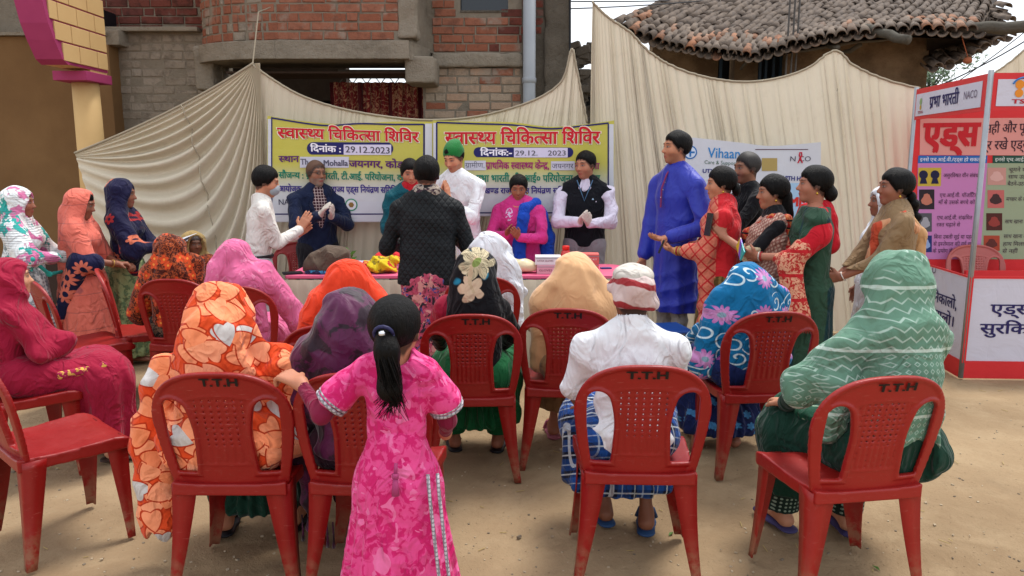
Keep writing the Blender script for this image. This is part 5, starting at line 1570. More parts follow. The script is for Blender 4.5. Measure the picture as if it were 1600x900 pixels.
# papers, phone, blue cloths at the left end
p = onT(478, 6.0)
lump('blue_cloth', 'small light blue and dark patterned cloth at the left end of the table', 'cloth', (p.x + .10, 5.98, ZT + .012), (.11, .07, .022), cloth('blue_print', lambda: mix(xstep(noise(coords()[0], 18, 2), .5, .55), '3f8ab8', '2a2c4c')), .004, 20, 31, h=.006, cuts=[])
mb = MB(); mb.box((p.x - .1, 5.95, ZT + .009), (.15, .09, .014), rz=.4); tag(mb.build('notebook', mat('dark_cover', '1c1a24', .5), bevel=.003), 'dark slim notebook at the very left end of the table', 'notebook')
mb = MB(); mb.box((onT(535, 5.98).x, 5.98, ZT + .006), (.20, .14, .006), rz=-.3); tag(mb.build('paper_sheet', mat('paper', 'c9ccd4', .8)), 'white sheet of paper on the table left of the orange headscarf', 'paper')
mb = MB(); mb.box((onT(578, 6.28).x, 6.28, ZT + .03), (.3, .16, .055), rz=.1); tag(mb.build('document_box', mat('lilac_card', 'b9b3cc', .6), bevel=.004), 'flat lilac white box behind the yellow bundle', 'box')
mb = MB(); mb.box((onT(947, 6.25).x, 6.25, ZT + .006), (.09, .05, .010), rz=.2); tag(mb.build('phone', mat('blue_phone', '2a4480', .3), bevel=.002), 'small dark blue object lying alone on the table right end', 'phone')
# bouquets: dry palm spikes with red flowers; a green sprig
p = onT(700, 5.98)
bq = empty('bouquet', (p.x + .08, 5.98, ZT), 0, 'bouquet of red flowers and pale spiky leaves beside the white headscarf', 'bouquet')
r = random.Random(2)
mb = MB()
for i in range(26):
    a = r.uniform(-1.1, 1.1); L = r.uniform(.16, .27); d = V3(math.sin(a), r.uniform(-.3, .3), math.cos(a) * .9).normalized()
    q = V3(0, 0, .03); t = q + d * L; s = V3(.004, 0, 0); mb.add([q - s, q + s, t, q + V3(0, .004, 0)], [(0, 1, 2), (1, 3, 2), (3, 0, 2)])
mb.build('spiky_leaf', mat('pale_spike', 'b8b294', .7), bq)
for i in range(5):
    c = V3(r.uniform(-.08, .05), r.uniform(-.05, .0), r.uniform(.03, .12)); mb = MB()
    for k in range(14):
        a = k * 2.4; rr = .008 + .0016 * k; d = V3(math.cos(a), math.sin(a) * .6 - .4, .35).normalized(); q = c + V3(math.cos(a) * rr, -.01, math.sin(a) * rr)
        u = d.cross(V3(0, 0, 1)).normalized() * .012; mb.add([q, q + u + d * .012, q + d * .026 + V3(0, 0, .008), q - u + d * .012], [(0, 1, 2, 3)])
    mb.build('flower', mat('red_petal', 'c01c20', .7), bq)
mb = MB(); mb.lathe((0, 0, 0), [(.05, 0), (.06, .05), (.02, .06)], 10); mb.build('wrapping', mat('red_foil', 'b02030', .4), bq, smooth=True)
p = onT(545, 6.2)
sp = empty('green_sprig', (p.x, 6.2, ZT), 0, 'small leafy green sprig on the table right of the brown bag', 'plant')
mb = MB(); mb.tube([(0, 0, 0), (.0, 0, .05), (.02, 0, .12)], .004, 5); mb.build('stem', mat('stem_green', '4a6a35'), sp)
for i in range(11):
    a = i * 2.3; q = V3(.0 + .01 * math.cos(a), 0, .04 + i * .011); d = V3(math.cos(a), math.sin(a) * .5, .5).normalized(); u = d.cross(V3(0, 1, 0)).normalized() * .014
    mb = MB(); mb.add([q, q + u + d * .03, q + d * .07, q - u + d * .03], [(0, 1, 2, 3)]); mb.build('leaf', mat('sprig_leaf', '5f9040', .5), sp)

# ---------------------------------------------------------------- the red promotion booth
bt = empty('booth', (0, 0, 0), 0, 'red and white awareness booth with printed panels and counter at the right edge', 'booth')
k0 = atZ(1501, 590); A0 = V3(k0.x, k0.y, 0); 
zt_ = atY(1553, 114, A0.y).z; zh_ = atY(1553, 166, A0.y).z
D_ = atY(1432, 142, A0.y + 1.25); D0 = V3(D_.x, D_.y, 0)
fr_ = V3(1, -.05, 0).normalized(); Wd = 1.25
B0 = A0 + fr_ * Wd; E0 = D0 + fr_ * (Wd + .1)
RV = mat('red_vinyl', lambda: mix(noise(coords()[0], 3, 4), 'c01f26', 'd02a2e'), .5, vbump, spec=.35, bdist=.004)
WV = mat('white_counter_vinyl', vinyl('c4c2d0'), .5, vbump, spec=.35, bdist=.008)
ST = mat('galvanised', lambda: mix(noise(coords()[0], 9, 4), '84878c', 'a2a5a9'), .35, metal=.6)
def zq(p, z): return V3(p.x, p.y, z)
def vpanel(name, a, b, z0, z1, m, parent=bt, t=.004, z0b=None, z1b=None, nrm=None):
    d = (b - a).normalized(); n_ = V3(d.y, -d.x, 0)
    z0b = z0 if z0b is None else z0b; z1b = z1 if z1b is None else z1b
    V = []
    for o_ in (0, t):
        V += [zq(a, z0) + n_ * o_, zq(b, z0b) + n_ * o_, zq(b, z1b) + n_ * o_, zq(a, z1) + n_ * o_]
    me = raw_mesh(name, V, [(0, 3, 2, 1), (4, 5, 6, 7), (0, 1, 5, 4), (1, 2, 6, 5), (2, 3, 7, 6), (3, 0, 4, 7)], False); me.materials.append(m); return mobj(name, me, parent)
for q in (A0, D0, B0, E0): mb = MB(); mb.tube([(q.x, q.y, 0), (q.x, q.y, zt_ + .02)], .019, 10); mb.build('post', ST, bt, smooth=True)
# headers
vpanel('header_frame', D0, A0, zh_ - .03, zt_, RV, t=.006); vpanel('header_frame', A0, B0, zh_ - .03, zt_, RV, t=.006)
sd_ = (A0 - D0).normalized(); nA = V3(sd_.y, -sd_.x, 0); nF = V3(fr_.y, -fr_.x, 0)
a, b = D0 + sd_ * .04 + nA * .007, A0 - sd_ * .09 + nA * .007
vpanel('header_print', a, b, zh_ + .0, zt_ - .045, WV, t=.003)
a2, b2 = A0 + fr_ * .05 + nF * .007, B0 - fr_ * .03 + nF * .007
vpanel('header_print', a2, b2, zh_ + .0, zt_ - .045, WV, t=.003)
def wtext(s, a, b, u0, u1, z, h, col, n_, bold=.02, latin=False, name='lettering', proud=.006):
    return lettering(name, s, zq(a.lerp(b, u0), z), zq(a.lerp(b, u1), z), h, ink(col), bt, bold, proud, n_, None, latin)
wtext('प^भा भारती', a, b, .24, .70, zh_ + .055, .085, '2a2458', nA, .025)
wtext('NACO', a, b, .77, .95, zh_ + .075, .06, '6a5a70', nA, .0, True, 'logo_lettering')
def wdisc(name, a, b, u, z, r, col, n_, k=.006, seg=14, sx=1.0):
    c = zq(a.lerp(b, u), z) + n_ * k; d = (b - a).normalized()
    pts = [c + d * (r * sx * math.cos(2 * PI * i / seg)) + V3(0, 0, r * math.sin(2 * PI * i / seg)) for i in range(seg)]
    me = raw_mesh(name, pts, [tuple(range(seg))], False); me.materials.append(ink(col)); return mobj(name, me, bt)
wdisc('emblem', a, b, .09, zh_ + .12, .03, '86a070', nA, sx=.8); wdisc('emblem', a, b, .09, zh_ + .07, .022, 'b8962e', nA, sx=.8)
wtext('TSSS', a, b, .05, .14, zh_ + .02, .02, 'a03a3a', nA, .03, True)
for u, z, r, c in ((.13, .15, .032, 'd8862c'), (.19, .13, .036, '4f9a4a'), (.13, .09, .03, 'd8862c'), (.19, .075, .034, '4f9a4a')): wdisc('emblem', a2, b2, u * 1.0, zh_ + z, r, c, nF)
mb = MB(); c = zq(a2.lerp(b2, .16), zh_ + .14) + nF * .008
mb.tube([c + fr_ * (.085 * math.cos(q)) + V3(0, 0, .06 * math.sin(q)) for q in np.linspace(.2, 2.9, 12)], .006, 4); mb.build('emblem', ink('2f6fb0'), bt)
wtext('TSSS', a2, b2, .09, .24, zh_ + .018, .03, 'b02a34', nF, .03, True)
# back panel with the poster
bx = D0 + V3(.0, -.01, 0); ex = E0 + V3(0, -.01, 0); nb_ = nF
YP = bx.y - .01
bz0 = .55
vpanel('back_panel', bx, ex, bz0, zh_ + .1, RV, t=.004)
def bp(px, py, k=.0):
    """pixel on the back panel's plane"""
    d = ray(px, py); o_ = V3(0, 0, HC); pl_ = bx + nb_ * (.004 + k); t = (pl_ - o_).dot(nb_) / d.dot(nb_); return o_ + d * t
def bquad(name, pts, col, k):
    me = raw_mesh(name, [bp(x, y, k) for x, y in pts], [tuple(range(len(pts)))], False); me.materials.append(ink(col)); return mobj(name, me, bt)
def btext(s, x0, y0, x1, y1, hpx, col, bold=.02, k=.004, latin=False):
    a_, b_ = bp(x0, y0, k), bp(x1, y1, k); h = bp(x0, y0 - hpx, k).z - a_.z
    return lettering('lettering', s, a_, b_, h, ink(col), bt, bold, .001, nb_, None, latin)
bquad('poster_print', [(1437, 242), (1640, 243), (1640, 184), (1438, 185)], 'cf8f88', .002)
btext('एड्स', 1440, 228, 1530, 227, 34, 'b8222c', .045); btext('सही और पूरी', 1538, 208, 1612, 206, 13, '3a2430', .015); btext('दूर रखे एड्स से', 1533, 234, 1625, 232, 13, '3a2430', .015)
bquad('poster_print', [(1434, 255), (1542, 255), (1543, 243), (1435, 243)], '2460a8', .003); btext('इनसे एच.आई.वी./एड्स हो सकता है', 1437, 252, 1540, 252, 5, 'd8dcea', .01, .005)
bquad('poster_print', [(1551, 255), (1640, 255), (1640, 243), (1551, 243)], '21473c', .003); btext('इनसे एच.आई.वी. नहीं', 1554, 252, 1625, 252, 5, 'c8d6ce', .01, .005)
bquad('poster_print', [(1432, 405), (1531, 405), (1543, 255), (1434, 255)], 'b878ac', .003)
bquad('poster_print', [(1531, 405), (1640, 405), (1640, 255), (1543, 255)], '8f9c80', .003)
bquad('poster_print', [(1434, 291), (1470, 291), (1471, 262), (1435, 262)], 'b8a03c', .004)
for cx__ in (1443, 1461):
    bquad('silhouette', [(cx__ + 7 * math.cos(t), 273 + 7 * math.sin(t)) for t in np.linspace(0, 6.0, 12)], '1c1c3c', .006); bquad('silhouette', [(cx__ - 6, 287), (cx__ + 6, 287), (cx__ + 3, 277), (cx__ - 3, 277)], '1c1c3c', .007)
for (x0, y0, x1, y1, c1, c2) in ((1436, 296, 1460, 327, '2a2228', 'b4705c'), (1436, 333, 1456, 362, '4f5055', '9a9aa0'), (1438, 368, 1456, 394, '1f2f68', '8aa0c8'), (1543, 262, 1572, 289, 'b88a80', 'c9a098'), (1543, 297, 1569, 325, 'b4605c', '3f2a2c'), (1541, 333, 1566, 360, '4c2420', '8c3a34'), (1537, 368, 1562, 392, 'a0422f', '5c2c28')):
    bquad('picture_print', [(x0, y1), (x1, y1), (x1, y0), (x0, y0)], c1, .0045)
    w_, h_ = x1 - x0, y1 - y0
    bquad('picture_print', [(x0 + w_ * (.5 + .34 * math.cos(t) * (1 + .3 * math.sin(3 * t))), y0 + h_ * (.5 + .3 * math.sin(t))) for t in np.linspace(0, 6, 11)], c2, .0055)
for s, x0, x1, y in (('असुरिक्षत यौन संबंध से', 1474, 1535, 277), ('एच.आई.वी. पॉजििटव', 1468, 1527, 308), ('माँ से उसके बच्चे को', 1466, 1523, 319), ('एच.आई.वी. संक^िमत', 1464, 1519, 343), ('रक्त चढ़ाने से', 1463, 1500, 354), ('िबना उबली सूई या पहले', 1459, 1522, 373), ('से इस्तेमाल की गई सूई', 1458, 1521, 384), ('के प^योग से।', 1457, 1490, 395),
                  ('चूमने या', 1576, 1606, 268), ('साथ उठने', 1575, 1608, 279), ('बैठने-उठने से', 1574, 1612, 290), ('मच्छर के काटने', 1572, 1614, 314), ('साथ खाना खाने', 1570, 1612, 349), ('साथ खाना खाने', 1568, 1612, 372), ('हाथ िमलाने', 1567, 1605, 384), ('से नहीं', 1566, 1590, 395)):
    btext(s.replace('्', '~'), x0, y, x1, y, 5.5, '3a2238', .0, .006)
# a low red band and the counter
ctz = atY(1520, 433, A0.y).z
zD = ctz - .0
def sidez(t): return ctz
side_m = D0.lerp(A0, 0)
vpanel('counter_panel', D0, A0, .10, ctz - .012, WV, t=.006); vpanel('counter_panel', A0, B0, .13, ctz - .012, WV, t=.006)
n_ = nA
for a_, b_, nn in ((D0, A0, nA), (A0, B0, nF)):
    vpanel('red_edging', a_ + nn * .007, b_ + nn * .007, ctz - .009, ctz + .008, RV, t=.006)
    vpanel('red_skirt', a_ + nn * .008, b_ + nn * .008, .0, .135, RV, t=.006)
vpanel('red_corner', A0 + nF * .014 - fr_ * .012, A0 + nF * .014 + fr_ * .016, .12, ctz, RV, t=.004)
mb = MB(); mb.add([zq(q, ctz - .03) for q in (D0, A0, B0, E0)] + [zq(q, ctz - .012) for q in (D0, A0, B0, E0)], [(0, 1, 2, 3), (7, 6, 5, 4), (0, 4, 5, 1), (1, 5, 6, 2), (2, 6, 7, 3), (3, 7, 4, 0)])
wtext('एड्स से बचाव', A0, B0, .13, .80, .50, .072, '2a2458', nF, .02, proud=.009)
wtext('सुरिक~षत यौन संबंध', A0, B0, .08, 1.0, .35, .072, '2a2458', nF, .02, proud=.009)
wtext('NACO', D0, A0, .35, .56, .72, .07, '4a4655', nA, .0, True, proud=.009)
wtext('डर िनकालो,', D0, A0, .40, .88, .50, .075, '2a2458', nA, .02, proud=.009); wtext('प^ेम पालो।', D0, A0, .40, .86, .36, .075, '2a2458', nA, .02, proud=.009)
# red scarf hem on the counter's far rim
mb = MB(); mb.box(((A0.x + 1.2), A0.y + .9, .62), (1.4, .03, .16)); mb.build('red_inner_band', RV, bt)
# ---------------------------------------------------------------- the chairs in their places
RP = plastic(); RPF = plastic('worn_red_plastic', '861512', '9c1c16'); RP2 = plastic('pale_red_plastic', '9a4a44', 'a85650'); CRP = plastic('cream_plastic', 'b0a58c', 'c0b59c')
CHS = {}; CS = 1.04; crr = random.Random(6)
def paint_letters(root, lab='T.T.H'):
    """black brush lettering on the top rim of the back, seen from behind"""
    V, Fs, wd = word(lab, 0.0)
    w_ = .135; h = .028; lo, hi = V[:, 0].min(), V[:, 0].max(); W = []; FF = []
    for k, (ox, oy) in enumerate(((0, 0), (-.035, -.02), (.035, .02), (-.035, .03), (.035, -.03))):
        b = len(W)
        for px, py in V:
            x = (px + ox - lo) / (hi - lo) * w_ - w_ / 2 + .01; z = .803 + (py + oy) / .7 * h + .25 * x
            z = .803 + (py + oy) / .7 * h - 1.1 * x * x + .05
            z = .812 + (py + oy) / .7 * h
            W.append((x, float(back_y(x, z)) - .0095 - .0002 * k, z))
        FF += [tuple(reversed([b + i for i in f])) for f in Fs]
    me = raw_mesh('painted_letters', W, FF, False); me.materials.append(mat('black_paint', '120f10', .5)); return me
def put_chair(key, px, py, yaw, label, style='holes', m=None, zb=.897, loc=None, letters=True, foot=None):
    m = m or RP
    k = (style, m.name, letters)
    if k not in CHS:
        c = make_chair(style, m); CHS[k] = c
        if letters: mobj('painted_letters', paint_letters(c), c)
    else: c = dup(CHS[k])
    if foot is not None:
        p = atZ(foot[0], foot[1], 0) - Matrix.Rotation(R(yaw), 3, 'Z') @ (V3(foot[2], foot[3], 0) * CS); loc = (p.x, p.y, 0)
    if loc is None:
        p = atZ(px, py, zb); o = Matrix.Rotation(R(yaw), 3, 'Z') @ V3(0, .296, 0); loc = (p.x + o.x, p.y + o.y, 0)
    c.location = loc; c.rotation_euler = (0, 0, R(yaw)); c.scale = (CS, CS, CS); tag(c, label, 'chair', 'red plastic chairs' if m in (RP, RP2, RPF) else None)
    for ch in c.children:
        if ch.name.startswith('painted'): ch.location = (crr.uniform(-.012, .012), 0, crr.uniform(-.004, .004)); ch.rotation_euler = (0, R(crr.uniform(-.5, .5)), 0); ch.scale = (crr.uniform(.88, 1.1), 1, 1)
    SEAT[key] = (Vector(loc), yaw); return c
SEAT = {}
put_chair('c7', 333, 582, 0, 'red plastic chair under the woman wrapped in the orange heart-print shawl')
put_chair('c8', 556, 583, -4, 'red plastic chair the little girl in pink holds, under the purple velvet shawl')
put_chair('c13', 1010, 571, -2, 'red plastic chair of the man in white shirt and checked lungi')
put_chair('c15', 1396, 588, 9, 'red plastic chair turned left under the woman in the green zigzag shawl', 'ribs', RPF)
put_chair('c14', 1215, 487, 6, 'red plastic chair behind the woman in the blue shawl with pink flowers')
put_chair('c10', 736, 491, 2, 'red plastic chair under the woman in the black shawl with a cream flower', 'ribs')
put_chair('c12', 886, 482, -5, 'red plastic chair under the woman in the peach headscarf', 'ribs')
put_chair('c11', 752, 432, 0, 'red plastic chair of the woman all in white near the table', 'ribs', letters=False)
put_chair('c9', 516, 508, 0, 'red plastic chair under the woman in the plain orange-red headscarf', letters=False)
put_chair('c6', 360, 447, 4, 'red plastic chair under the woman in the pink shawl, near the table\'s left end', letters=False)
put_chair('c5', 265, 436, -4, 'red plastic chair under the woman in the rust brown flowered shawl', letters=False)
put_chair('c4', 152, 421, -62, 'empty red plastic chair, small and side-on, before the coral saree', m=RPF, letters=False)
put_chair('c3', 0, 0, -46, 'empty red plastic chair behind the crimson-clad woman, facing right', letters=False, foot=(215, 640, .25, .175))
put_chair('c2', 0, 0, -46, 'red plastic chair under the crimson-clad woman at the left edge', letters=False, foot=(136, 742, .25, .175))
put_chair('c1', 0, 0, -42, 'empty red plastic chair nearest the camera at the bottom left corner', letters=False, foot=(44, 898, .25, -.23))
put_chair('c16', 0, 0, 176, 'faded red plastic chair standing inside the booth', 'ribs', RP2, loc=(atY(1543, 400, 6.5).x, 6.45, 0), letters=False)
put_chair('c17', 0, 0, 185, 'red plastic chair behind the table between the masked man and the navy blazer', 'ribs', loc=(atY(462, 400, 6.75).x, 6.72, 0), letters=False)
put_chair('c18', 0, 0, -70, 'cream plastic chair of the old grey-haired woman by the cloth', 'ribs', CRP, loc=(atY(318, 400, 6.3).x, 6.3, 0), letters=False)
# blue stool behind the turbaned man
p = atY(1042, 507, 5.3)
st = empty('plastic_stool', (p.x, 5.35, 0), .2, 'low blue plastic stool behind the man in the turban', 'stool')
BLP = mat('blue_plastic', '2350a0', .4)
mb = MB(); mb.box((0, 0, .44), (.30, .30, .02)); mb.build('seat', BLP, st, bevel=.006)
for a in (-1, 1):
    for b in (-1, 1): mb = MB(); mb.tube([(a * .12, b * .12, .43), (a * .15, b * .15, 0)], [.02, .014], 8); mb.build('leg', BLP, st, smooth=True)
# ---------------------------------------------------------------- cloth patterns
def cell2(a, b, scale, rand=.85):
    n = X.nt.nodes.new('ShaderNodeTexVoronoi'); n.voronoi_dimensions = '2D'; n.inputs['Scale'].default_value = 1.0; n.inputs['Randomness'].default_value = rand
    v = vec(a * scale, b * scale, 0); X.nt.links.new(v.k, n.inputs['Vector'])
    s = X.nt.nodes.new('ShaderNodeSeparateXYZ'); X.nt.links.new(n.outputs['Position'], s.inputs[0])
    c = X.nt.nodes.new('ShaderNodeSeparateColor'); X.nt.links.new(n.outputs['Color'], c.inputs[0])
    return a * scale - X(s.outputs[0]), b * scale - X(s.outputs[1]), X(c.outputs[0]), X(c.outputs[1])
def flower(dx, dy, r, n, rot=0.0):
    th = xatan(dx, dy); d = xhyp(dx, dy)
    return xstep((xabs(xcos(th * (n / 2.0) + rot)) * .45 + .62) * r - d, 0, r * .12), d
def heart(dx, dy, s):
    x = dx * (1 / s); y = dy * (1 / s) + .25
    q = y - xabs(x) * .75
    return xstep(1.0 - (x * x + q * q), 0, .12)
def pat_hearts():
    P, x, y, z = coords(); a = x + y * .5; b = z + y * .25
    c = mix(noise(P, 9), 'd8431a', 'de5226')
    for sc_, ro, off in ((10.5, .5, 0), (10.5, -.6, 3.7)):
        dx, dy, r1, r2 = cell2(a + off, b + off * .7, sc_, .75)
        t = r2 * 5 - 2.5; cs, sn = xcos(t), xsin(t); u, v = dx * cs - dy * sn, dx * sn + dy * cs
        o = heart(u, v, .50); i = heart(u, v, .43)
        col = mix(r1 > .84, mix(r2, 'f08a5c', 'f6a27a'), 'c4bfbb')
        c = mix(o, c, 'b5330f'); c = mix(i, c, col)
    return c
def pat_brownfloral():
    P, x, y, z = coords(); a = x + y * .4
    dx, dy, r1, r2 = cell2(a, z, 13); m, d = flower(dx, dy, .42, 5)
    c = mix(xstep(xabs(noise(P, 34, 3, .6, dist=1) - .5), .02, .05), 'a8502a', '4a1d14')
    c = mix(m * (r1 > .35), c, 'c84a22'); return mix((d < .10) * (r1 > .35), c, 'e08a3a')
def pat_navyfloral():
    P, x, y, z = coords(); a = x * .6 + y * .8
    dx, dy, r1, r2 = cell2(a, z, 8.5); m, d = flower(dx, dy, .36, 6)
    c = mix(noise(P, 6), '14132e', '1b1a3c'); c = mix(m * (r1 > .45), c, mix(r2 > .5, '9c2a2c', 'c4694e'))
    return mix(m * (d < .10), c, '2a1a30')
def pat_white_pink_teal():
    P, x, y, z = coords(); a = x + y
    n = noise(P, 7, 3, .6, dist=.8); c = mix(xstep(n, .52, .56), 'd9dcdc', 'c8709a')
    c = mix(xstep(noise(vec(x, y, z + 4), 9, 3, .6), .58, .61), c, '2a9a92')
    g = xstep(xabs(xsin(z * 190)) - .7, 0, .1) * xstep(noise(P, 5), .45, .55); return mix(g * .5, c, '4c5058')
def pat_white_teal2():
    P, x, y, z = coords()
    c = mix(xstep(noise(P, 16, 3, .7), .5, .54), 'd5d9da', '8f979c'); g = xstep(xabs(xsin(z * 110)) * xabs(xsin((x + y) * 90)), .6, .7); c = mix(g * .6, c, '4a5560')
    return mix(xstep(noise(vec(x, y, z + 2), 6, 2), .60, .63), c, '2a9a92')
def pat_coral():
    P, x, y, z = coords(); c = mix(noise(P, 5, 3), 'cf6455', 'de7765')
    c = mix(xstep(noise(P, 3.2, 3, .6), .60, .64) * .55, c, '7a4a58'); return mix(xstep(xabs(xfrac(z * 7.5 + noise(P, 3) * .3) - .5), .46, .49) * .5, c, '8a4a4a')
def pat_navyband():
    P, x, y, z = coords(); dx, dy, r1, r2 = cell2(x * .5 + y, z, 5.2, .5); m, d = flower(dx, dy, .38, 10)
    c = mix(m, '17183a', 'd0705c'); return mix(d < .12, c, '17183a')
def pat_pinkshawl(): P = coords()[0]; return mix(xstep(noise(P, 26, 3), .6, .63) * .4, mix(noise(P, 4), 'cc5c88', 'da719a'), 'e39ab5')
def pat_velvet(): P = coords()[0]; return mix(xstep(noise(P, 11, 4, .6, dist=.7), .47, .55), '4e0f3c', '22081c')
def pat_blackflower():
    P, x, y, z = coords()
    c = mix(.0, '101014', '101014')
    dx, dy, r1, r2 = cell2(x, z, 7.5); m, d = flower(dx, dy, .30, 5, 1.0); c = mix(m * (r1 > .62), c, 'cfc0a0'); c = mix((d < .1) * (r1 > .62), c, '3a3328')
    c = mix(xstep(noise(P, 4.6, 2), .66, .69), c, '1f7c9a')
    w0 = noise(P, 14, 2) * .05 - .025; fx, fz = x - .01 + w0, z - 1.13 + w0 * .7
    m2, d2 = flower(fx, fz, .09, 7, .3); c = mix(m2, c, mix(xstep(noise(vec(xatan(fx, fz) * 9, d2 * 4, 0), 3, 2), .42, .5), '6a6450', 'c4b593'))
    m3, d3 = flower(fx + .03, fz + .13, .07, 5, .9); c = mix(m3, c, 'c4ab8f'); 
    st_ = (xabs(fx + .02 + xsin(z * 26) * .012) < .010) * (z < 1.16) * (z > .98); c = mix(st_, c, 'b9a283')
    return mix((d2 < .018), c, '7b8a4a')
def pat_peach(): P = coords()[0]; return mix(noise(P, 6, 4, .6), 'cf9c6e', 'deb080')
def pat_bluefloral():
    P, x, y, z = coords(); a = x + y * .5
    c = mix(noise(P, 4), '0b5f8e', '1272a4')
    dx, dy, r1, r2 = cell2(a, z, 9.0); d = xhyp(dx, dy); th = xatan(dx, dy)
    sw = xstep(.055 - xabs(xfrac(d * 3.0 - th * .159) - .5) * .35, .0, .03) * (d < .48) * (r1 < .75); c = mix(sw, c, 'c9dce2')
    dx, dy, r1, r2 = cell2(a + 5.13, z + .07, 4.8, .6); m, d = flower(dx, dy, .25, 12); c = mix(m * (r1 > .35), c, mix(d * 3, 'd4a4d0', 'b0449c')); return mix((d < .07) * (r1 > .35), c, '8aa8b8')
def pat_bluedark():
    P, x, y, z = coords(); c = mix(noise(P, 5), '101c44', '18265a'); dx, dy, r1, r2 = cell2(x + y, z, 14); m, d = flower(dx, dy, .33, 6); return mix(m * (r1 > .5), c, mix(r2 > .6, '3f7cb0', '8a4488'))
def pat_greenzig():
    P, x, y, z = coords(); a = x + y * .35; b = z + y * .15 + noise(P, 3) * .05
    c = mix(noise(P, 6, 3), '557a66', '6a8f7a')
    zg = xfrac((b + xpp(a, .020) * 1.0) * 27.0); line = xstep(zg, .0, .06) * (1 - xstep(zg, .18, .26))
    on = xstep(noise(P, 3.4, 1), .47, .53)
    bx_, by_ = xfrac(a * 36) - .5, xfrac(b * 36) - .5; di = xabs(xabs(bx_) + xabs(by_) - .30) < .075
    c = mix(line * on * .7, c, 'b4c9bc'); c = mix(di * (1 - on) * (b < 1.02) * .7, c, 'a9c0b2')
    return mix(xstep(xabs(xfrac(b * 4.2) - .5), .47, .48) * .8, c, 'c2d4c9')
def pat_greenborder():
    P, x, y, z = coords(); c = mix(noise(P, 5), '0f3f2c', '17513a'); dx, dy, r1, r2 = cell2(x + y, z + x * .5, 11, .2); m, d = flower(dx, dy, .2, 4); return mix(m, c, '8ba48c')
def pat_darkgreen(): P = coords()[0]; return mix(noise(P, 4, 3), '0d2c22', '153c2e')
def pat_redgold():
    P, x, y, z = coords(); a = x * .3 + y; b = z
    u = xfrac((a + b) * 11); v = xfrac((a - b) * 11); l = xmin(xabs(u - .5), xabs(v - .5)) < .08
    bord = y > .055; c = mix(noise(P, 5), 'b81e28', 'cc2a30'); c2 = mix(l, mix(noise(P, 40, 2), 'c05a48', 'd8866c'), 'bb2a2c'); return mix(bord, c, c2)
def pat_ornate():
    P, x, y, z = coords(); n = noise(P, 34, 3, .6, dist=1.4); c = mix(xstep(n, .47, .51), 'ad2a28', 'd39678'); return mix(xstep(xabs(xfrac(z * 6.5) - .5), .42, .44), c, 'b82228')
def pat_olive():
    P, x, y, z = coords(); return mix(xstep(xabs(xsin((x + y) * 60 + noise(P, 6) * 9)), .5, .8), '564322', '7d6638')
def pat_dusty():
    P, x, y, z = coords(); g = xabs(xsin((x + y) * 130)) * xabs(xsin(z * 130 + (x + y) * 60)); return mix(xstep(g, .45, .6), '94655a', 'c0a090')
def pat_redblackborder():
    P, x, y, z = coords(); n = xfrac(z * 20); m = xstep(noise(P, 40, 2), .48, .52); c = mix(m, '9c1f22', 'b9683c'); return mix(xstep(xabs(n - .5), .36, .4), c, '1c1214')
def pat_greensaree():
    P, x, y, z = coords(); c = mix(noise(P, 4, 3), '213a2c', '2f4c3a'); return mix(xstep(xabs(xfrac((x * .7 + y) * 5) - .5), .45, .47), c, '0f2f34')
def pat_skirtmix():
    P, x, y, z = coords(); n = noise(vec(x, y, z * .7), 15, 3, .65, dist=1.8); c = mix(xstep(n, .44, .48), '2b2530', 'b04a62'); c = mix(xstep(noise(vec(x + 3, y, z), 13, 3, .6, dist=1.2), .54, .57), c, 'c98a86'); return mix(xstep(noise(vec(x, y + 3, z), 17, 2, .6, dist=1), .60, .63), c, '4b4a86')
def pat_girlpink():
    P, x, y, z = coords(); n = noise(P, 24, 3, .6, dist=1.0); c = mix(xstep(n, .45, .53), 'c51e64', 'd94784'); return mix(xstep(noise(vec(x + 2, y, z), 17, 2, .5, dist=1), .60, .63), c, 'e06a9c')
def pat_plaid():
    P, x, y, z = coords(); a, b = xfrac((x + y * .6) * 11), xfrac((z + y * .5) * 11)
    A = xstep(xabs(a - .5), .30, .33); B = xstep(xabs(b - .5), .30, .33); c = mix(A * .5 + B * .5, '1c4a90', '111a30')
    l = xmax(xstep(xabs(a - .5), .455, .47), xstep(xabs(b - .5), .455, .47)); l2 = xmax(xabs(a - .5) < .03, xabs(b - .5) < .03); c = mix(l * .75, c, 'c0c8cc'); return mix(l2 * .6, c, 'a9b8c8')
def pat_turban(): 
    P, x, y, z = coords(); return mix(xstep(xabs(xfrac((z + x * .25 + y * .3) * 11 + noise(P, 6)) - .5), .32, .38), mix(noise(P, 12), 'c2a6a2', 'cfc0bc'), '963034')
def pat_paisley(): P = coords()[0]; n = noise(P, 22, 3, .6, dist=1.5); return mix(xstep(n, .5, .54), 'a09284', '3a2a34')
def pat_shirtcheck():
    P, x, y, z = coords(); a, b = xfrac(x * 38), xfrac(z * 38); l = xmax(xabs(a - .5) < .09, xabs(b - .5) < .09); return mix(l, '3c1c26', 'b9a7a4')
def pat_pinkkurta():
    P, x, y, z = coords(); m = xstep(noise(P, 45, 2), .52, .56) * (xhyp(x - .065, (z - 1.17) * .6) < .035); return mix(m, mix(noise(P, 5), 'bf2f78', 'cc3c86'), 'cdb9d4')
def pat_mudgreen(): P = coords()[0]; return mix(xstep(noise(P, 18, 3, dist=1), .5, .54), '8a9668', '5f7350')
def plain(a, b=None, s=5):
    return lambda: mix(noise(coords()[0], s, 4, .6), a, b or a)
def quilt_bump():
    P, x, y, z = coords(); a, b = xabs(xsin((x + z * .8) * 75)), xabs(xsin((x - z * .8) * 75)); return xpow(xmin(a, b), .5) * 1.0 + noise(P, 60, 2) * .2
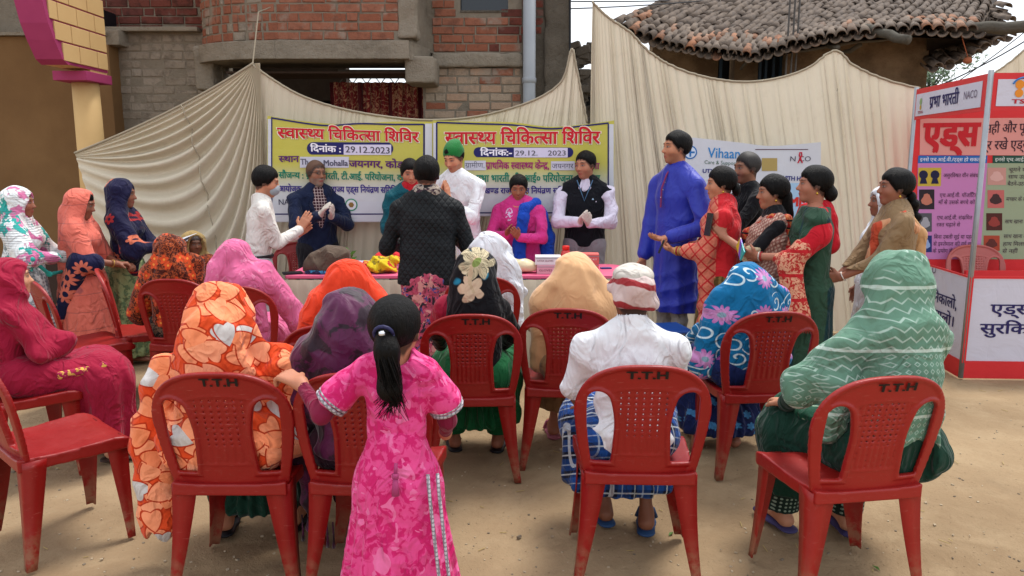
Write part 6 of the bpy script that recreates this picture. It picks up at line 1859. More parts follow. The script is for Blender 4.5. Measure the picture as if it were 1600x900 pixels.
# cloth materials
M_ = {}
def cm(n, fn, **k):
    return cloth(n, fn, **k)
SHIRT = cm('white_cotton', plain('d8d9dc', 'e2e3e6')); SHIRT2 = cm('cream_shirt', plain('d6d2ca', 'e0dcd5')); LAV = cm('lavender_shirt', plain('c9c0d4', 'd6cfde'))
# ---------------------------------------------------------------- helpers for dress
def sandals(f, root, m, strap=None, name='sandal'):
    for a, sg in ((f.AL, -1), (f.AR, 1)):
        d = V3(math.sin(sg * .15), math.cos(sg * .15), 0); h = V3(a.x, a.y, .012) - d * .05
        V, Q = sdf([C(h, h + d * .1, .042, .04, .02, (1, 1, 3.2)), C(h + d * .1, h + d * .2, .044, .038, .02, (1, 1, 3.2))], .007)
        me = raw_mesh(name, V, Q); me.materials.append(m); o = mobj(name, me, root)
        mb = MB(); t = h + d * .15; s = V3(d.y, -d.x, 0)
        mb.tube([t + s * .045 + V3(0, 0, .0), t + s * .03 + V3(0, 0, .042), t - s * .0 + V3(0, 0, .055), t - s * .03 + V3(0, 0, .042), t - s * .045], .009, 6)
        me_ = mb.build('strap', strap or m, o, smooth=True)
def earring(f, root, m=None):
    m = m or mat('gold', 'c09a40', .25, metal=1.0)
    for q in (-1, 1):
        mb = MB(); c = f.hp(q * .083, -.006, -.036); mb.lathe(tuple(c - V3(0, 0, .022)), [(.002, 0), (.007, .004), (.007, .012), (.002, .02)], 8); mb.build('earring', m, root, smooth=True)
def bangles(f, sd, root, cols=('c0a050', 'b02030'), n=3):
    W = f.WL if sd < 0 else f.WR; E = f.EL_ if sd < 0 else f.ER; d = (W - E).normalized()
    a = d.orthogonal().normalized(); b = d.cross(a)
    for i in range(n):
        c = W - d * (.012 + .013 * i); mb = MB(); rr = .031 * (f.H / 1.6)
        mb.tube([c + a * rr * math.cos(t) + b * rr * math.sin(t) for t in np.linspace(0, 2 * PI, 17)], .0035, 5, cap=False)
        mb.build('bangle', mat('bangle_' + cols[i % len(cols)], cols[i % len(cols)], .3, metal=.4), root, smooth=True)
def sit_skirt(f, root, m, o=.035, hem=.09, amp=.012, n=16, name='skirt', fall=.15, wide=1.0, seed=4, cuts=None):
    kx = abs(f.KR.x); ky = f.KR.y; fy = (f.AL.y + f.AR.y) / 2
    pr = f.legs(o, k=.10, t=.55) + [C(V3(-kx * wide, ky, f.KR.z - .01), V3(kx * wide, ky, f.KR.z - .01), .07 + o, None, .1), C(V3(-kx * wide, ky + .01, f.KR.z - .05), V3(-.1 * wide, fy - .02, hem + .04), .06 + o, .075 + o, .12),
         C(V3(kx * wide, ky + .01, f.KR.z - .05), V3(.1 * wide, fy - .02, hem + .04), .06 + o, .075 + o, .12), C(V3(0, ky - .02, f.KR.z - .08), V3(0, fy - .05, hem + .05), .07 + o, .08 + o, .12),
         EL(f.pel + V3(0, .02, -.02), (.15, .13, .09), None, .05)]
    return f.garment(name, pr, m, root, .0095, dsum(pleats(0, fy - .05, n, amp, f.KR.z + .1, hem, seed), creases((.2, 1, .3), 7, amp * .6, seed)), [lambda x, y, z: hem - z, getattr(f, 'ccut', chair_cut)] + (cuts or []))
def saree_skirt(f, root, m, z1=.07, r0=.165, r1=.25, n=20, amp=.014, name='skirt', seed=3, top=None, h=.011, hipw=1.0):
    zt = top or f.pel.z + .08
    pr = [C(V3(0, 0, zt - .04), f.pel + V3(0, 0, -.03), .125, .168 * hipw, .06, (1, 1.3, 1)), C(f.pel + V3(0, 0, -.03), V3(0, .01, z1 + .03), r0, r1 * .9, .08, (1, 1.22, 1))]
    return f.garment(name, pr, m, root, h, pleats(0, 0, n, amp, f.pel.z, z1, seed), [lambda x, y, z: z1 - z, lambda x, y, z: z - zt])
def seat_fig(label, key, px, py, dy=0.0, dyaw=0.0, H=1.5, loc=None, **kw):
    loc_, yaw = SEAT[key] if loc is None else (Vector(loc), 0); yaw += dyaw
    Rm = Matrix.Rotation(R(yaw), 3, 'Z'); loc_ = loc_ + Rm @ V3(0, dy, 0)
    for i in range(4):
        f = Fig(H=H, sit=True, **kw); t = loc_ + Rm @ f.top; g_ = atY(px, py, t.y); H += (g_.z - t.z) / .46
        H = max(1.05, min(H, 1.9)); 
    loc_ = V3(loc_.x + max(-.22, min(.22, g_.x - t.x)), loc_.y, 0)
    if loc is None:
        cl, cyaw = SEAT[key]; a = R(yaw - cyaw); ca, sa = math.cos(a), math.sin(a); dl = Matrix.Rotation(-R(cyaw), 3, 'Z') @ (loc_ - cl)
        f.ccut = lambda x, y, z: chair_cut(x * ca - y * sa + dl.x, x * sa + y * ca + dl.y, z)
    return f, empty('person', loc_, R(yaw), label, 'person')
def stand_fig(label, px, py, Y, yaw, off=0.0, **kw):
    H = atY(px, py, Y).z
    for i in range(3):
        f = Fig(H=H, **kw); H += atY(px, py, Y).z - off - f.top.z
    return f, person(label, px, py, Y, f, yaw)
def chair_cut(x, y, z):
    """cloth rests against the chair's back instead of passing through it"""
    return np.where((z < .905) & (np.abs(x) < .27) & (z > .42), back_y(x / CS, z / CS) * CS + .016 - y, -1.0)
def shawl(f, root, m, o=.028, tent=0.0, hood=True, arms=True, fore=True, zcut=None, extra=(), cuts=None, disp=None, name='shawl', h=.009, hoodo=.006, face=True, fc={}, seed=1, amp=.007, k=.035, sub=()):
    o = o * .5; amp = amp * .8
    extra = [(e[:3] + (e[3] * .8, e[4] * .8) + e[5:]) if e[0] == 'c' else e for e in extra]
    pr = (f.hood(hoodo, tent=tent) if hood else []) + f.torso(o, k)
    if arms: pr += f.uarm(-1, o * 1.15, k=k) + f.uarm(1, o * 1.15, k=k)
    if fore: pr += f.farm(-1, o * 1.1, .8, k=k) + f.farm(1, o * 1.1, .8, k=k)
    pr += list(extra)
    if hood and face: pr += f.face_cut(**fc)
    pr += list(sub)
    cs = list(cuts or [])
    if f.sit: cs.append(getattr(f, 'ccut', chair_cut))
    if zcut is not None: cs.append(lambda x, y, z: zcut - z)
    if disp is None:
        t = f.top
        disp = dsum(radial((t.x, t.y - .05, t.z + .03), 13, amp * 1.25, seed), swag((t.x + .05, t.y + .3, t.z - .1), 10, amp * .8, seed + 1), creases((.45, .2, 1), 8, amp * .5, seed + 2), creases((-.7, .3, .8), 12, amp * .25, seed + 4), (lambda w_: lambda x, y, z: amp * .2 * w_(x, y, z))(wav(seed, 6, 30)))
    return f.garment(name, pr, m, root, h, disp, cs)
NOH = ((-1, None), (1, None))
def band(name, f, m, root, pts, r, flat=(1, 1, 1), h=.009, disp=None, k=.03, cuts=None):
    """a strip of cloth laid along points of the body"""
    pr = [C(pts[i], pts[i + 1], r[i] if isinstance(r, (list, tuple)) else r, r[i + 1] if isinstance(r, (list, tuple)) else r, k, flat) for i in range(len(pts) - 1)]
    return f.garment(name, pr, m, root, h, disp, cuts)
# ================================================================ the seated rows and the girl
VEL = mat('purple_velvet', pat_velvet, .55, weave, spec=.3, sheen=.25, bdist=.006)
# --- orange heart shawl
f, r = seat_fig('seated woman wrapped in an orange shawl with peach and grey hearts, bottom left', 'c7', 345, 449, lean=6, H=1.5, LH=(-.30, .20, .55), RH=(.14, .26, .62), lpole=(-1, -.3, -.3), rpole=(1, -.3, -.2), feet=((-.16, .30, .08), (.14, .34, .08)))
f.body(r, NOH, hb=.018, hh=.01)
HRT = cm('heart_print', pat_hearts)
shawl(f, r, HRT, o=.045, tent=.95, h=.0085, amp=.010, seed=3, hoodo=.012, extra=[C((-.22, -.02, .80), (-.31, .02, .55), .11, .10, .06), C((-.31, .02, .55), (-.32, .02, .16), .11, .105, .05, (1, 1.3, 1)), C((.24, -.02, .8), (.25, -.02, .55), .10, .09, .08), C((0, -.12, .95), (0, -.13, .55), .16, .19, .08, (1, 1.6, 1)), C((-.15, -.10, .56), (.17, -.10, .56), .13, .13, .06), C((.22, -.04, .85), (.27, -.02, .62), .09, .08, .05)],
      cuts=[lambda x, y, z: np.where(x < -.24, .13 + .03 * np.sin(x * 70) - z, .47 + .02 * np.sin(x * 30) - z)])
sit_skirt(f, r, cm('dark_green_cloth', pat_darkgreen), o=.03, hem=.13, amp=.014)
sandals(f, r, mat('black_rubber', '15151a', .5), name='shoe')
# --- purple velvet shawl
f, r = seat_fig('seated woman in a dark purple velvet shawl beside the little girl', 'c8', 547, 457, dy=.02, H=1.45, lean=4, LH=(-.2, .2, .58), RH=(.12, .25, .6), lpole=(-1, -.2, -.3))
f.body(r, NOH, hb=.018, hh=.01)
shawl(f, r, VEL, o=.04, tent=.75, h=.009, amp=.011, seed=9, hoodo=.014, extra=[C((-.16, -.06, .9), (-.22, -.02, .5), .09, .08, .06), C((-.22, -.02, .5), (-.19, -.03, .14), .07, .03, .05), C((0, -.12, .95), (0, -.12, .55), .15, .17, .08, (1, 1.6, 1))], cuts=[lambda x, y, z: np.where(x < -.12, .16, .52) - z])
mb = MB(); q = random.Random(3)
for i in range(7):
    x = -.25 + i * .025; z = .17 + q.uniform(-.01, .04); mb.tube([(x, -.04, z + .04), (x + .005, -.05, z - .03), (x, -.04, z - .07)], [.003, .004, .008], 6)
mb.build('fringe', VEL, r, smooth=True)
sit_skirt(f, r, cm('dull_plum_cloth', plain('2b1420', '3a1c2c')), o=.025, hem=.12)
sandals(f, r, mat('brown_rubber', '3a2a22', .6))
# --- girl in pink
Yg = 2.42
f, r = stand_fig('little girl in a pink patterned frock with a ponytail, one hand on a chair', 617, 466, Yg, -3, fem=True, lean=2, width=.86, skin='8a5a44', LH=(-.35, .10, .87), RH=(.13, .22, .66), lpole=(-.3, -.6, -.9), rpole=(.55, -.6, -.5), hyaw=-8, hs=.93)
f.body(r, ((-1, dict(d=(-.75, .35, .25), n=(0, .2, -1), curl=.5)), (1, dict(d=(0, 1, -.2)))), hb=.012, hh=.006)
HM = hair_mat()
w_ = wav(7, 5, 55)
hd = lambda x, y, z: .003 * w_(x * 1.3, y * 1.3, z * .25)
kn = f.hp(.0, -.105, .02)
hs_ = random.Random(5); mb = MB()
def onhead(t, a, k=1.0):
    return None
for i in range(150):                                                # single strands combed back to the band
    a = hs_.uniform(-2.6, 2.6); st_ = V3(math.sin(a) * .070, .03 + .02 * math.cos(a), .035 + math.cos(a) * .075)
    pts = []
    for k in range(7):
        t = k / 6; q = st_.lerp(V3(0, -.10, .02), t); q = V3(q.x, q.y - .018 + .018, q.z)
        e = V3(q.x / .086, (q.y + .018) / .103, (q.z - .037) / .097); L = max(e.length, .05); w2 = (1 / L) * 1.012 if t < .93 else 1 / L
        pts.append(f.hp(q.x * w2, (q.y + .018) * w2 - .018, (q.z - .037) * w2 + .037))
    mb.tube(pts, .0013, 4, cap=False)
for i in range(110):
    a = hs_.uniform(0, 6.28); rr = hs_.uniform(.4, 1.0); ln_ = hs_.uniform(.68, .98)
    pth = [(0, 0, .0), (.006, -.03, -.03), (.014, -.045, -.09), (.022, -.05, -.16), (.035, -.045, -.22), (.055 * hs_.uniform(-.6, 1.3), -.035, -.285)]
    wd = [.012, .026, .038, .042, .03, .012]
    mb.tube([kn + V3(p[0] + math.cos(a + j * .25) * w__ * rr, p[1] + math.sin(a + j * .25) * w__ * rr * .85, p[2] * ln_) for j, (p, w__) in enumerate(zip(pth, wd))], [.0016, .002, .002, .0018, .0014, .0006], 4, cap=False)
o_ = mb.build('hair_strand', hair_mat(), r, smooth=True); tag(o_, kind='stuff')
f.hair(r, front=.06, back=-.075, side=-.055, thick=.002, extra=[EL(kn, (.026, .026, .03), None, .03), C(kn, kn + V3(.012, -.035, -.05), .022, .030, .03), C(kn + V3(.012, -.035, -.05), kn + V3(.02, -.045, -.17), .032, .036, .04, (1, 1.3, 1)), C(kn + V3(.02, -.045, -.17), kn + V3(.03, -.03, -.225), .030, .010, .03, (1, 1.3, 1))], h=.0055)
mb = MB(); mb.tube([kn + V3(.03 * math.cos(t), -.012 - .012 * math.sin(t) - .01, .03 * math.sin(t) * .9) for t in np.linspace(0, 6.28, 14)], .006, 6); mb.build('hair_band', mat('navy_band', '23234a', .5), r, smooth=True)
mb = MB(); mb.lathe(tuple(kn + V3(.0, -.045, -.0)), [(.003, 0), (.010, .003), (.010, .012), (.003, .016)], 10); mb.build('hair_clip', mat('silver_gem', 'd8dce2', .15, metal=.6), r, smooth=True)
GP = cm('girl_pink_print', pat_girlpink); SIL = mat('silver_lace', lambda: mix(xstep(xabs(xsin(coords()[3] * 240)) * xabs(xsin(coords()[1] * 240)), .3, .6), '77727a', 'b4b0b6'), .45, spec=.6)
wz = f.pel.z + .05
f.garment('frock_top', f.torso(.010, .04)[:3] + f.torso(.012, .04)[3:5] + [C(f.SL, f.SL.lerp(f.EL_, .5) + V3(-.02, 0, -.01), .044, .062, .025), C(f.SR, f.SR.lerp(f.ER, .5) + V3(.02, 0, -.01), .044, .062, .025)] +
          [SUB(C(f.nb + V3(0, -.03, .02), f.nb + V3(0, -.09, .05), .055, .05, .02), .01)], GP, r, .0075, dsum(creases((.3, .2, 1), 9, .004, 3), radial((0, 0, f.nb.z + .1), 9, .003, 5)), [lambda x, y, z: wz - .02 - z])
pr = [C((0, -.005, wz), (0, 0, wz - .12), .105, .14, .04, (1, 1.2, 1)), C((0, 0, wz - .12), (0, 0, .12), .14, .215, .05, (1, 1.15, 1))]
f.garment('frock_skirt', pr, GP, r, .008, pleats(0, 0, 20, .012, wz, .2, 6), [lambda x, y, z: .10 - z])
# silver lace edgings: sleeves, waist tassel, side slits
def ring(c, d, rr, m, nm, w_=.007, sx=1.0, n=18):
    d = d.normalized(); a = d.orthogonal().normalized(); b = d.cross(a); mb = MB()
    mb.tube([c + a * rr * math.cos(t) + b * rr * sx * math.sin(t) for t in np.linspace(0, 2 * PI, n)], w_, 6, cap=False); return mb.build(nm, m, r, smooth=True)
for S, E in ((f.SL, f.EL_), (f.SR, f.ER)):
    dd = (E - S); c = S + dd * .5 + V3(-.02 if S.x < 0 else .02, 0, -.01); e = c + dd.normalized() * .048
    ring(e - dd.normalized() * .012, dd, .054, SIL, 'sleeve_lace', .007); ring(e - dd.normalized() * .026, dd, .058, SIL, 'sleeve_lace', .004)
DKR = cm('maroon_sleeve', plain('6d1230', '7c1a3a'))
f.garment('inner_sleeve', f.uarm(-1, .006) + f.farm(-1, .006, .9), DKR, r, .009); f.garment('inner_sleeve', f.uarm(1, .006) + f.farm(1, .006, .9), DKR, r, .009)
for px_ in (.145, .175):
    mb = MB(); mb.tube([(px_ - .03 + .07 * t + .0, -.085 - .10 * t ** .7 + .03 * (px_ - .14) * 10, wz - .05 - (wz - .15) * t) for t in np.linspace(0, 1, 16)], .006, 6); mb.build('side_lace', SIL, r, smooth=True)
mb = MB(); c = V3(.02, -.118, wz + .0); mb.tube([c, c + V3(0, -.012, -.03)], .006, 6); mb.tube([c + V3(0, -.012, -.03), c + V3(0, -.016, -.045)], .011, 8); mb.tube([c + V3(0, -.016, -.045), c + V3(0, -.02, -.10)], [.008, .013], 8)
mb.build('tassel', mat('dull_pink_thread', 'a03a6a', .8), r, smooth=True)
sandals(f, r, mat('brown_rubber', ''))
# --- man in white shirt
f, r = seat_fig('seated man in a white shirt, blue checked lungi and wound pink-white turban', 'c13', 988, 422, H=1.6, lean=5, fem=False, width=1.1, skin='5c3826', LH=(-.17, .22, .56), RH=(.17, .25, .56), lpole=(-.6, -.7, -.3), rpole=(.6, -.7, -.3), hyaw=12, feet=((-.06, .30, .08), (.12, .22, .08)))
f.body(r, ((-1, dict(d=(.2, 1, -.2), n=(0, 0, -1), curl=.3)), (1, dict(d=(-.2, 1, -.2), n=(0, 0, -1), curl=.3))), hb=.014, hh=.007, face=dict(stubble=('2a2220', .5)))
o = .022
f.garment('shirt', f.torso(.012, .035) + [C(f.SL.lerp(f.EL_, .16), f.SL.lerp(f.EL_, .88), .053, .060, .05), C(f.SR.lerp(f.ER, .16), f.SR.lerp(f.ER, .88), .053, .060, .05), C(f.nb + V3(0, -.01, -.015), f.SL.lerp(f.EL_, .16), .05, .05, .05), C(f.nb + V3(0, -.01, -.015), f.SR.lerp(f.ER, .16), .05, .05, .05)] + [C(f.nb + V3(0, -.01, -.01), f.nb + V3(0, 0, .028), .066, .058, .02), EL(f.pel + V3(0, -.02, .0), (.175, .12, .12), None, .04)], SHIRT, r, .0068,
          dsum(creases((.5, .2, 1), 8, .006, 31), creases((-.6, .2, .9), 11, .004, 35), creases((.9, .2, .35), 9, .004, 36), radial((0, 0, f.nb.z), 9, .003, 32)), [lambda x, y, z: .47 - z, f.ccut])
mb = MB(); mb.tube([(t * .17, -.115 + .4 * t * t * .2, f.nb.z - .115 - .12 * t * t) for t in np.linspace(-1, 1, 14)], .0028, 5); mb.build('yoke_seam', mat('seam_thread', 'b9bac0', .8), r)
f.garment('collar', [C(f.nb + V3(0, -.012, -.005), f.nb + V3(0, -.008, .034), .069, .064, .01, (1, 1.0, 1)), SUB(C(f.nb + V3(0, 0, .03), f.nb + V3(0, 0, .08), .053, .058), .004)], SHIRT, r, .006)
f.garment('turban', [f.he((0, -.02, .052), (.097, .115, .082), .02), f.hcap((-.05, .05, .03), (.05, .05, .03), .05, None, .04), f.hcap((-.07, -.06, -.005), (.07, -.07, -.02), .035, None, .03)], cm('turban_cloth', pat_turban), r, .0065,
          swag(tuple(f.hp(.3, 0, .3)), 17, .005, 3, .8), [f.haircut(.055, -.055, .02)])
f.garment('turban_crown', [f.he((.0, -.01, .10), (.088, .10, .048), .02)], cm('greyed_white', plain('b9b2a8', 'cac3ba', 30)), r, .0065, (lambda w_: lambda x, y, z: .003 * w_(x, y, z))(wav(8, 6, 60)))
PLD = cm('blue_check', pat_plaid)
sit_skirt(f, r, PLD, o=.04, hem=.20, amp=.012, n=12, name='lungi', wide=1.35, seed=8)
sandals(f, r, mat('blue_rubber', '1f3f66', .6))
# --- green zigzag shawl
f, r = seat_fig('seated woman in a pale green shawl with white zigzags, front right', 'c15', 1398, 399, H=1.55, lean=7, width=.95, hyaw=14, LH=(-.24, .30, .62), RH=(.12, .3, .6), lpole=(-1, -.3, -.4), rpole=(1, -.4, -.3), knee_x=.13, feet=((-.16, .42, .08), (.1, .34, .08)), skin='8a5f48')
f.body(r, ((-1, dict(d=(.1, 1, -.1), n=(0, 0, -1), curl=.3)), (1, None)), hb=.016, hh=.008)
GZ_ = cm('green_zigzag', pat_greenzig)
shawl(f, r, GZ_, o=.05, tent=.45, h=.0085, amp=.011, seed=14, hoodo=.016, fore=False, fc=dict(w_=.07, y0=.045, up=.06), extra=[C(f.SL, f.EL_, .08, .095, .06), C(f.SR, f.ER, .08, .085, .06), C((0, -.11, 1.0), (0, -.14, .62), .15, .16, .08, (1, 1.5, 1)), C((-.2, -.02, .8), (-.23, .0, .56), .09, .045, .05), EL(f.nb + V3(0, -.0, .0), (.13, .12, .075), None, .05)],
      cuts=[lambda x, y, z: np.where(x < -.13, .56 + .5 * (x + .23) * (x < -.2), .60) + .02 * np.sin(x * 40 + y * 30) - z],
      disp=dsum(swag((f.top.x, f.top.y + .25, f.top.z + .1), 8, .004, 51, .8), creases((.65, .3, .8), 8, .007, 52), creases((-.7, .2, .6), 9, .006, 53), (lambda w_: lambda x, y, z: .005 * w_(x, y, z))(wav(55, 6, 30))))
DG = cm('bottle_green_cloth', pat_darkgreen)
f.garment('sleeve', f.uarm(-1, .02) + f.farm(-1, .016, .95), DG, r, .009); f.garment('tunic', f.torso(.03)[:2] + [EL(f.pel + V3(0, -.0, 0), (.2, .14, .11), None, .05), EL(f.pel + V3(.15, -.0, -.03), (.07, .10, .07), None, .05)], DG, r, .01, creases((.4, .2, 1), 7, .008, 4), [lambda x, y, z: z - .8, f.ccut])
sit_skirt(f, r, DG, o=.05, hem=.20, amp=.016, n=13, wide=1.25, seed=18)
f.garment('shawl_end', [C(f.HL + V3(-.02, .05, .085), f.KL + V3(-.03, .05, .075), .07, .09, .04, (1, 1, 2.2)), C(f.KL + V3(-.03, .05, .075), f.KL + V3(-.07, .11, -.02), .09, .085, .05, (1, 1.6, 1))], cm('green_border', pat_greenborder), r, .009, creases((.5, .4, .4), 7, .006, 7))
f.garment('salwar', [C((-.16, .40, .30), (-.16, .42, .11), .095, .075, .03), C((.1, .34, .3), (.1, .34, .11), .085, .07, .03)], cm('green_dots', lambda: mix(xstep(xabs(xsin(coords()[1] * 160)) * xabs(xsin(coords()[3] * 160)), .6, .75), '14261f', '7d8f80')), r, .009, pleats(-.16, .4, 10, .005, .3, .1, 2), [lambda x, y, z: .09 - z])
sandals(f, r, mat('purple_sole', '3a3560', .6), mat('pink_strap', 'b0607a', .5))
bangles(f, -1, r)
# --- black shawl with cream flower
f, r = seat_fig('seated woman in a black headscarf printed with a large cream flower', 'c10', 742, 393, H=1.5, lean=4, LH=(-.2, .26, .6), RH=(.14, .25, .6), lpole=(-1, -.3, -.3), rpole=(1, -.3, -.3), feet=((-.13, .26, .08), (.12, .24, .08)), skin='7a4c38')
f.body(r, NOH, hb=.016, hh=.009, feet=True)
shawl(f, r, cm('black_flower_print', pat_blackflower), o=.034, tent=.45, amp=.007, seed=24, hoodo=.01, fc=dict(w_=.06), extra=[C((0, -.1, .95), (0, -.11, .6), .15, .15, .08, (1, 1.6, 1))], cuts=[lambda x, y, z: .53 - z])
f.garment('sleeve', f.uarm(-1, .045, .5), cm('crimson_sleeve', plain('8c1632')), r, .009)
sit_skirt(f, r, cm('green_pleats', plain('13502e', '1d6a3c')), o=.045, hem=.17, amp=.018, n=14, seed=28, wide=1.2)
f.garment('salwar', [C((-.13, .26, .28), (-.13, .26, .12), .085, .065, .03), C((.12, .24, .28), (.12, .24, .12), .085, .065, .03)], cm('green_pleats', ''), r, .009, None, [lambda x, y, z: .10 - z])
sandals(f, r, mat('black_rubber', ''))
# --- peach headscarf
f, r = seat_fig('seated woman under a wide peach headscarf, in front of the medicine boxes', 'c12', 899, 399, H=1.5, lean=5, LH=(-.2, .25, .62), RH=(.15, .25, .62), lpole=(-1, -.3, -.3), rpole=(1, -.3, -.3), feet=((-.12, .30, .08), (.08, .26, .08)), skin='7a4c38')
f.body(r, NOH, hb=.016, hh=.009)
PCH = mat('peach_voile', pat_peach, .7, weave, spec=.25, sheen=.4, bdist=.006)
shawl(f, r, PCH, o=.035, tent=1.35, amp=.008, seed=34, hoodo=.012, extra=[C((0, -.1, .95), (0, -.12, .6), .16, .17, .08, (1, 1.6, 1)), C((-.16, -.05, .9), (-.19, -.03, .55), .09, .08, .06), C((.16, -.05, .9), (.18, -.03, .55), .09, .08, .06)], cuts=[lambda x, y, z: .44 + .03 * np.sin(x * 25) - z])
sit_skirt(f, r, cm('tan_cloth', plain('8f6d4c', 'a07d58')), o=.04, hem=.20, amp=.014, seed=38)
sandals(f, r, mat('pink_rubber', 'a05a68', .6), mat('pink_strap', ''))
# --- white dupatta
f, r = seat_fig('seated woman all in white with a draped white dupatta, nearest the table', 'c11', 765, 368, H=1.5, lean=5, LH=(-.15, .25, .6), RH=(.2, .25, .6), lpole=(-1, -.3, -.3), rpole=(1, -.3, -.3))
f.body(r, NOH, hb=.018, hh=.01)
shawl(f, r, cm('white_voile', plain('dadce2', 'e6e8ec')), o=.035, tent=1.0, amp=.012, seed=44, hoodo=.016, h=.009, extra=[C((.12, -.04, .95), (.17, -.04, .55), .1, .09, .06), C((-.12, -.04, .95), (-.17, -.04, .55), .1, .09, .06)], cuts=[lambda x, y, z: .46 - z])
sit_skirt(f, r, cm('white_voile', ''), o=.035, hem=.12, seed=48)
# --- orange-red headscarf
f, r = seat_fig('seated woman in a plain bright orange-red headscarf before the table', 'c9', 548, 411, H=1.5, lean=4, hyaw=-20, LH=(-.2, .25, .6), RH=(.15, .25, .6), lpole=(-1, -.3, -.3), rpole=(1, -.3, -.3))
f.body(r, NOH, hb=.018, hh=.01)
shawl(f, r, cm('orange_red_voile', plain('d83a1c', 'e8482a')), o=.035, tent=1.25, amp=.008, seed=54, hoodo=.012, extra=[C((-.15, -.04, .95), (-.24, -.04, .62), .1, .1, .06), C((.1, -.04, .95), (.17, -.04, .6), .1, .1, .06)], cuts=[lambda x, y, z: .46 - z])
sit_skirt(f, r, cm('orange_red_voile', ''), o=.03, hem=.12)
# --- pink shawl
f, r = seat_fig('seated woman in a rose pink shawl near the masked man', 'c6', 370, 379, H=1.5, lean=8, hyaw=-35, LH=(-.15, .3, .6), RH=(.25, .3, .6), lpole=(-1, -.3, -.3), rpole=(1, -.3, -.3))
f.body(r, NOH, hb=.018, hh=.01)
shawl(f, r, cm('rose_print', pat_pinkshawl), o=.035, tent=1.0, amp=.009, seed=64, hoodo=.012, fc=dict(w_=.055), extra=[C((.16, .0, .95), (.36, .10, .56), .09, .10, .07), C((-.1, -.06, .95), (-.17, -.04, .6), .1, .1, .06), C((.05, -.08, .9), (.10, -.06, .6), .13, .12, .06)], cuts=[lambda x, y, z: .44 - z])
sit_skirt(f, r, cm('rose_print', ''), o=.03, hem=.12)
# --- rust brown floral
f, r = seat_fig('seated woman in a rust brown shawl with orange flowers, left of the pink shawl', 'c5', 268, 371, H=1.5, lean=5, hyaw=-25, LH=(-.28, .22, .6), RH=(.15, .3, .62), lpole=(-1, -.3, -.3), rpole=(1, -.3, -.3), feet=((-.2, .22, .08), (.05, .3, .08)))
f.body(r, NOH, hb=.018, hh=.01)
shawl(f, r, cm('rust_floral', pat_brownfloral), o=.038, tent=.8, amp=.009, seed=74, hoodo=.012, extra=[C((-.14, -.04, .9), (-.26, -.0, .62), .1, .11, .06), C((.14, -.04, .95), (.17, -.04, .6), .1, .1, .06), C((0, -.1, .9), (0, -.1, .6), .16, .16, .06, (1, 1.6, 1))], cuts=[lambda x, y, z: .44 - z])
sit_skirt(f, r, cm('dark_print', lambda: mix(xstep(noise(coords()[0], 30, 3, dist=1), .5, .54), '1a1512', '6a5240')), o=.035, hem=.16, wide=1.4)
sandals(f, r, mat('black_rubber', ''))
# --- blue floral shawl
f, r = seat_fig('seated woman in a bright blue shawl with white swirls and pink flowers', 'c14', 1163, 415, H=1.48, lean=5, side=-3, hyaw=28, LH=(-.25, .25, .6), RH=(.12, .3, .6), lpole=(-1, -.3, -.3), rpole=(1, -.3, -.3), feet=((-.12, .30, .08), (.06, .2, .08)), skin='6b4232')
f.body(r, NOH, hb=.016, hh=.009)
shawl(f, r, cm('blue_floral', pat_bluefloral), o=.035, tent=.9, amp=.007, seed=84, hoodo=.010, fc=dict(w_=.06), extra=[C((-.14, -.04, .92), (-.22, .0, .55), .09, .1, .06), C((.14, -.04, .92), (.17, -.04, .6), .1, .1, .06), C((0, -.1, .95), (0, -.1, .6), .15, .16, .06, (1, 1.6, 1))], cuts=[lambda x, y, z: .47 - z])
sit_skirt(f, r, cm('dark_blue_floral', pat_bluedark), o=.045, hem=.10, wide=1.25, amp=.014, seed=88)
mb = MB(); 
f.garment('sleeve', f.uarm(-1, .035, .55), cm('yellow_sleeve', plain('c89a3a')), r, .01)
# --- crimson woman at the left edge
f, r = seat_fig('seated woman wholly wrapped in crimson cloth at the left edge', 'c2', 16, 406, dyaw=-8, dy=.03, H=1.5, lean=3, hyaw=-2, LH=(-.05, .19, .68), RH=(.05, .19, .68), lpole=(-.6, -.4, -.8), rpole=(.6, -.4, -.8), knee_y=.32, feet=((-.1, .33, .08), (.1, .36, .08)), skin='a8745a', knee_x=.09)
f.body(r, NOH, hb=.014, hh=.007, face=dict())
CRM = cm('crimson_cloth', plain('8c1230', '9e1a3a'))
shawl(f, r, CRM, o=.045, tent=.9, amp=.009, seed=94, hoodo=.012, fc=dict(w_=.062, up=.07), extra=[C(f.nb + V3(.03, .05, -.12), (.05, .12, .68), .10, .09, .08), C((0, -.1, .95), (0, -.1, .6), .14, .15, .06, (1, 1.6, 1))], cuts=[lambda x, y, z: .50 - z],
      disp=dsum(swag((.1, .2, 1.35), 8, .008, 95, .8), creases((.1, .8, .7), 6, .010, 96), creases((.1, -.5, .9), 5, .007, 97)))
sit_skirt(f, r, CRM, o=.045, hem=.13, wide=1.0, amp=.016, n=14, seed=98)
band('embroidered_edge', f, cm('pink_edge', lambda: mix(xstep(noise(coords()[0], 40, 2), .52, .56), 'a0204a', 'd4a850')), r, [f.KR + V3(.09, -.2, .06), f.KR + V3(.09, .0, .075), f.KR + V3(.06, .09, .03)], .022, h=.007)
mb = MB(); mb.tube([f.hp(.07, .03, .06), f.hp(.075, .045, .03), f.hp(.078, .05, -.02)], .006, 5); mb.build('blue_trim', mat('teal_bead', '2f8aa8', .5), r)
sandals(f, r, mat('brown_rubber', ''), mat('pink_strap', ''))
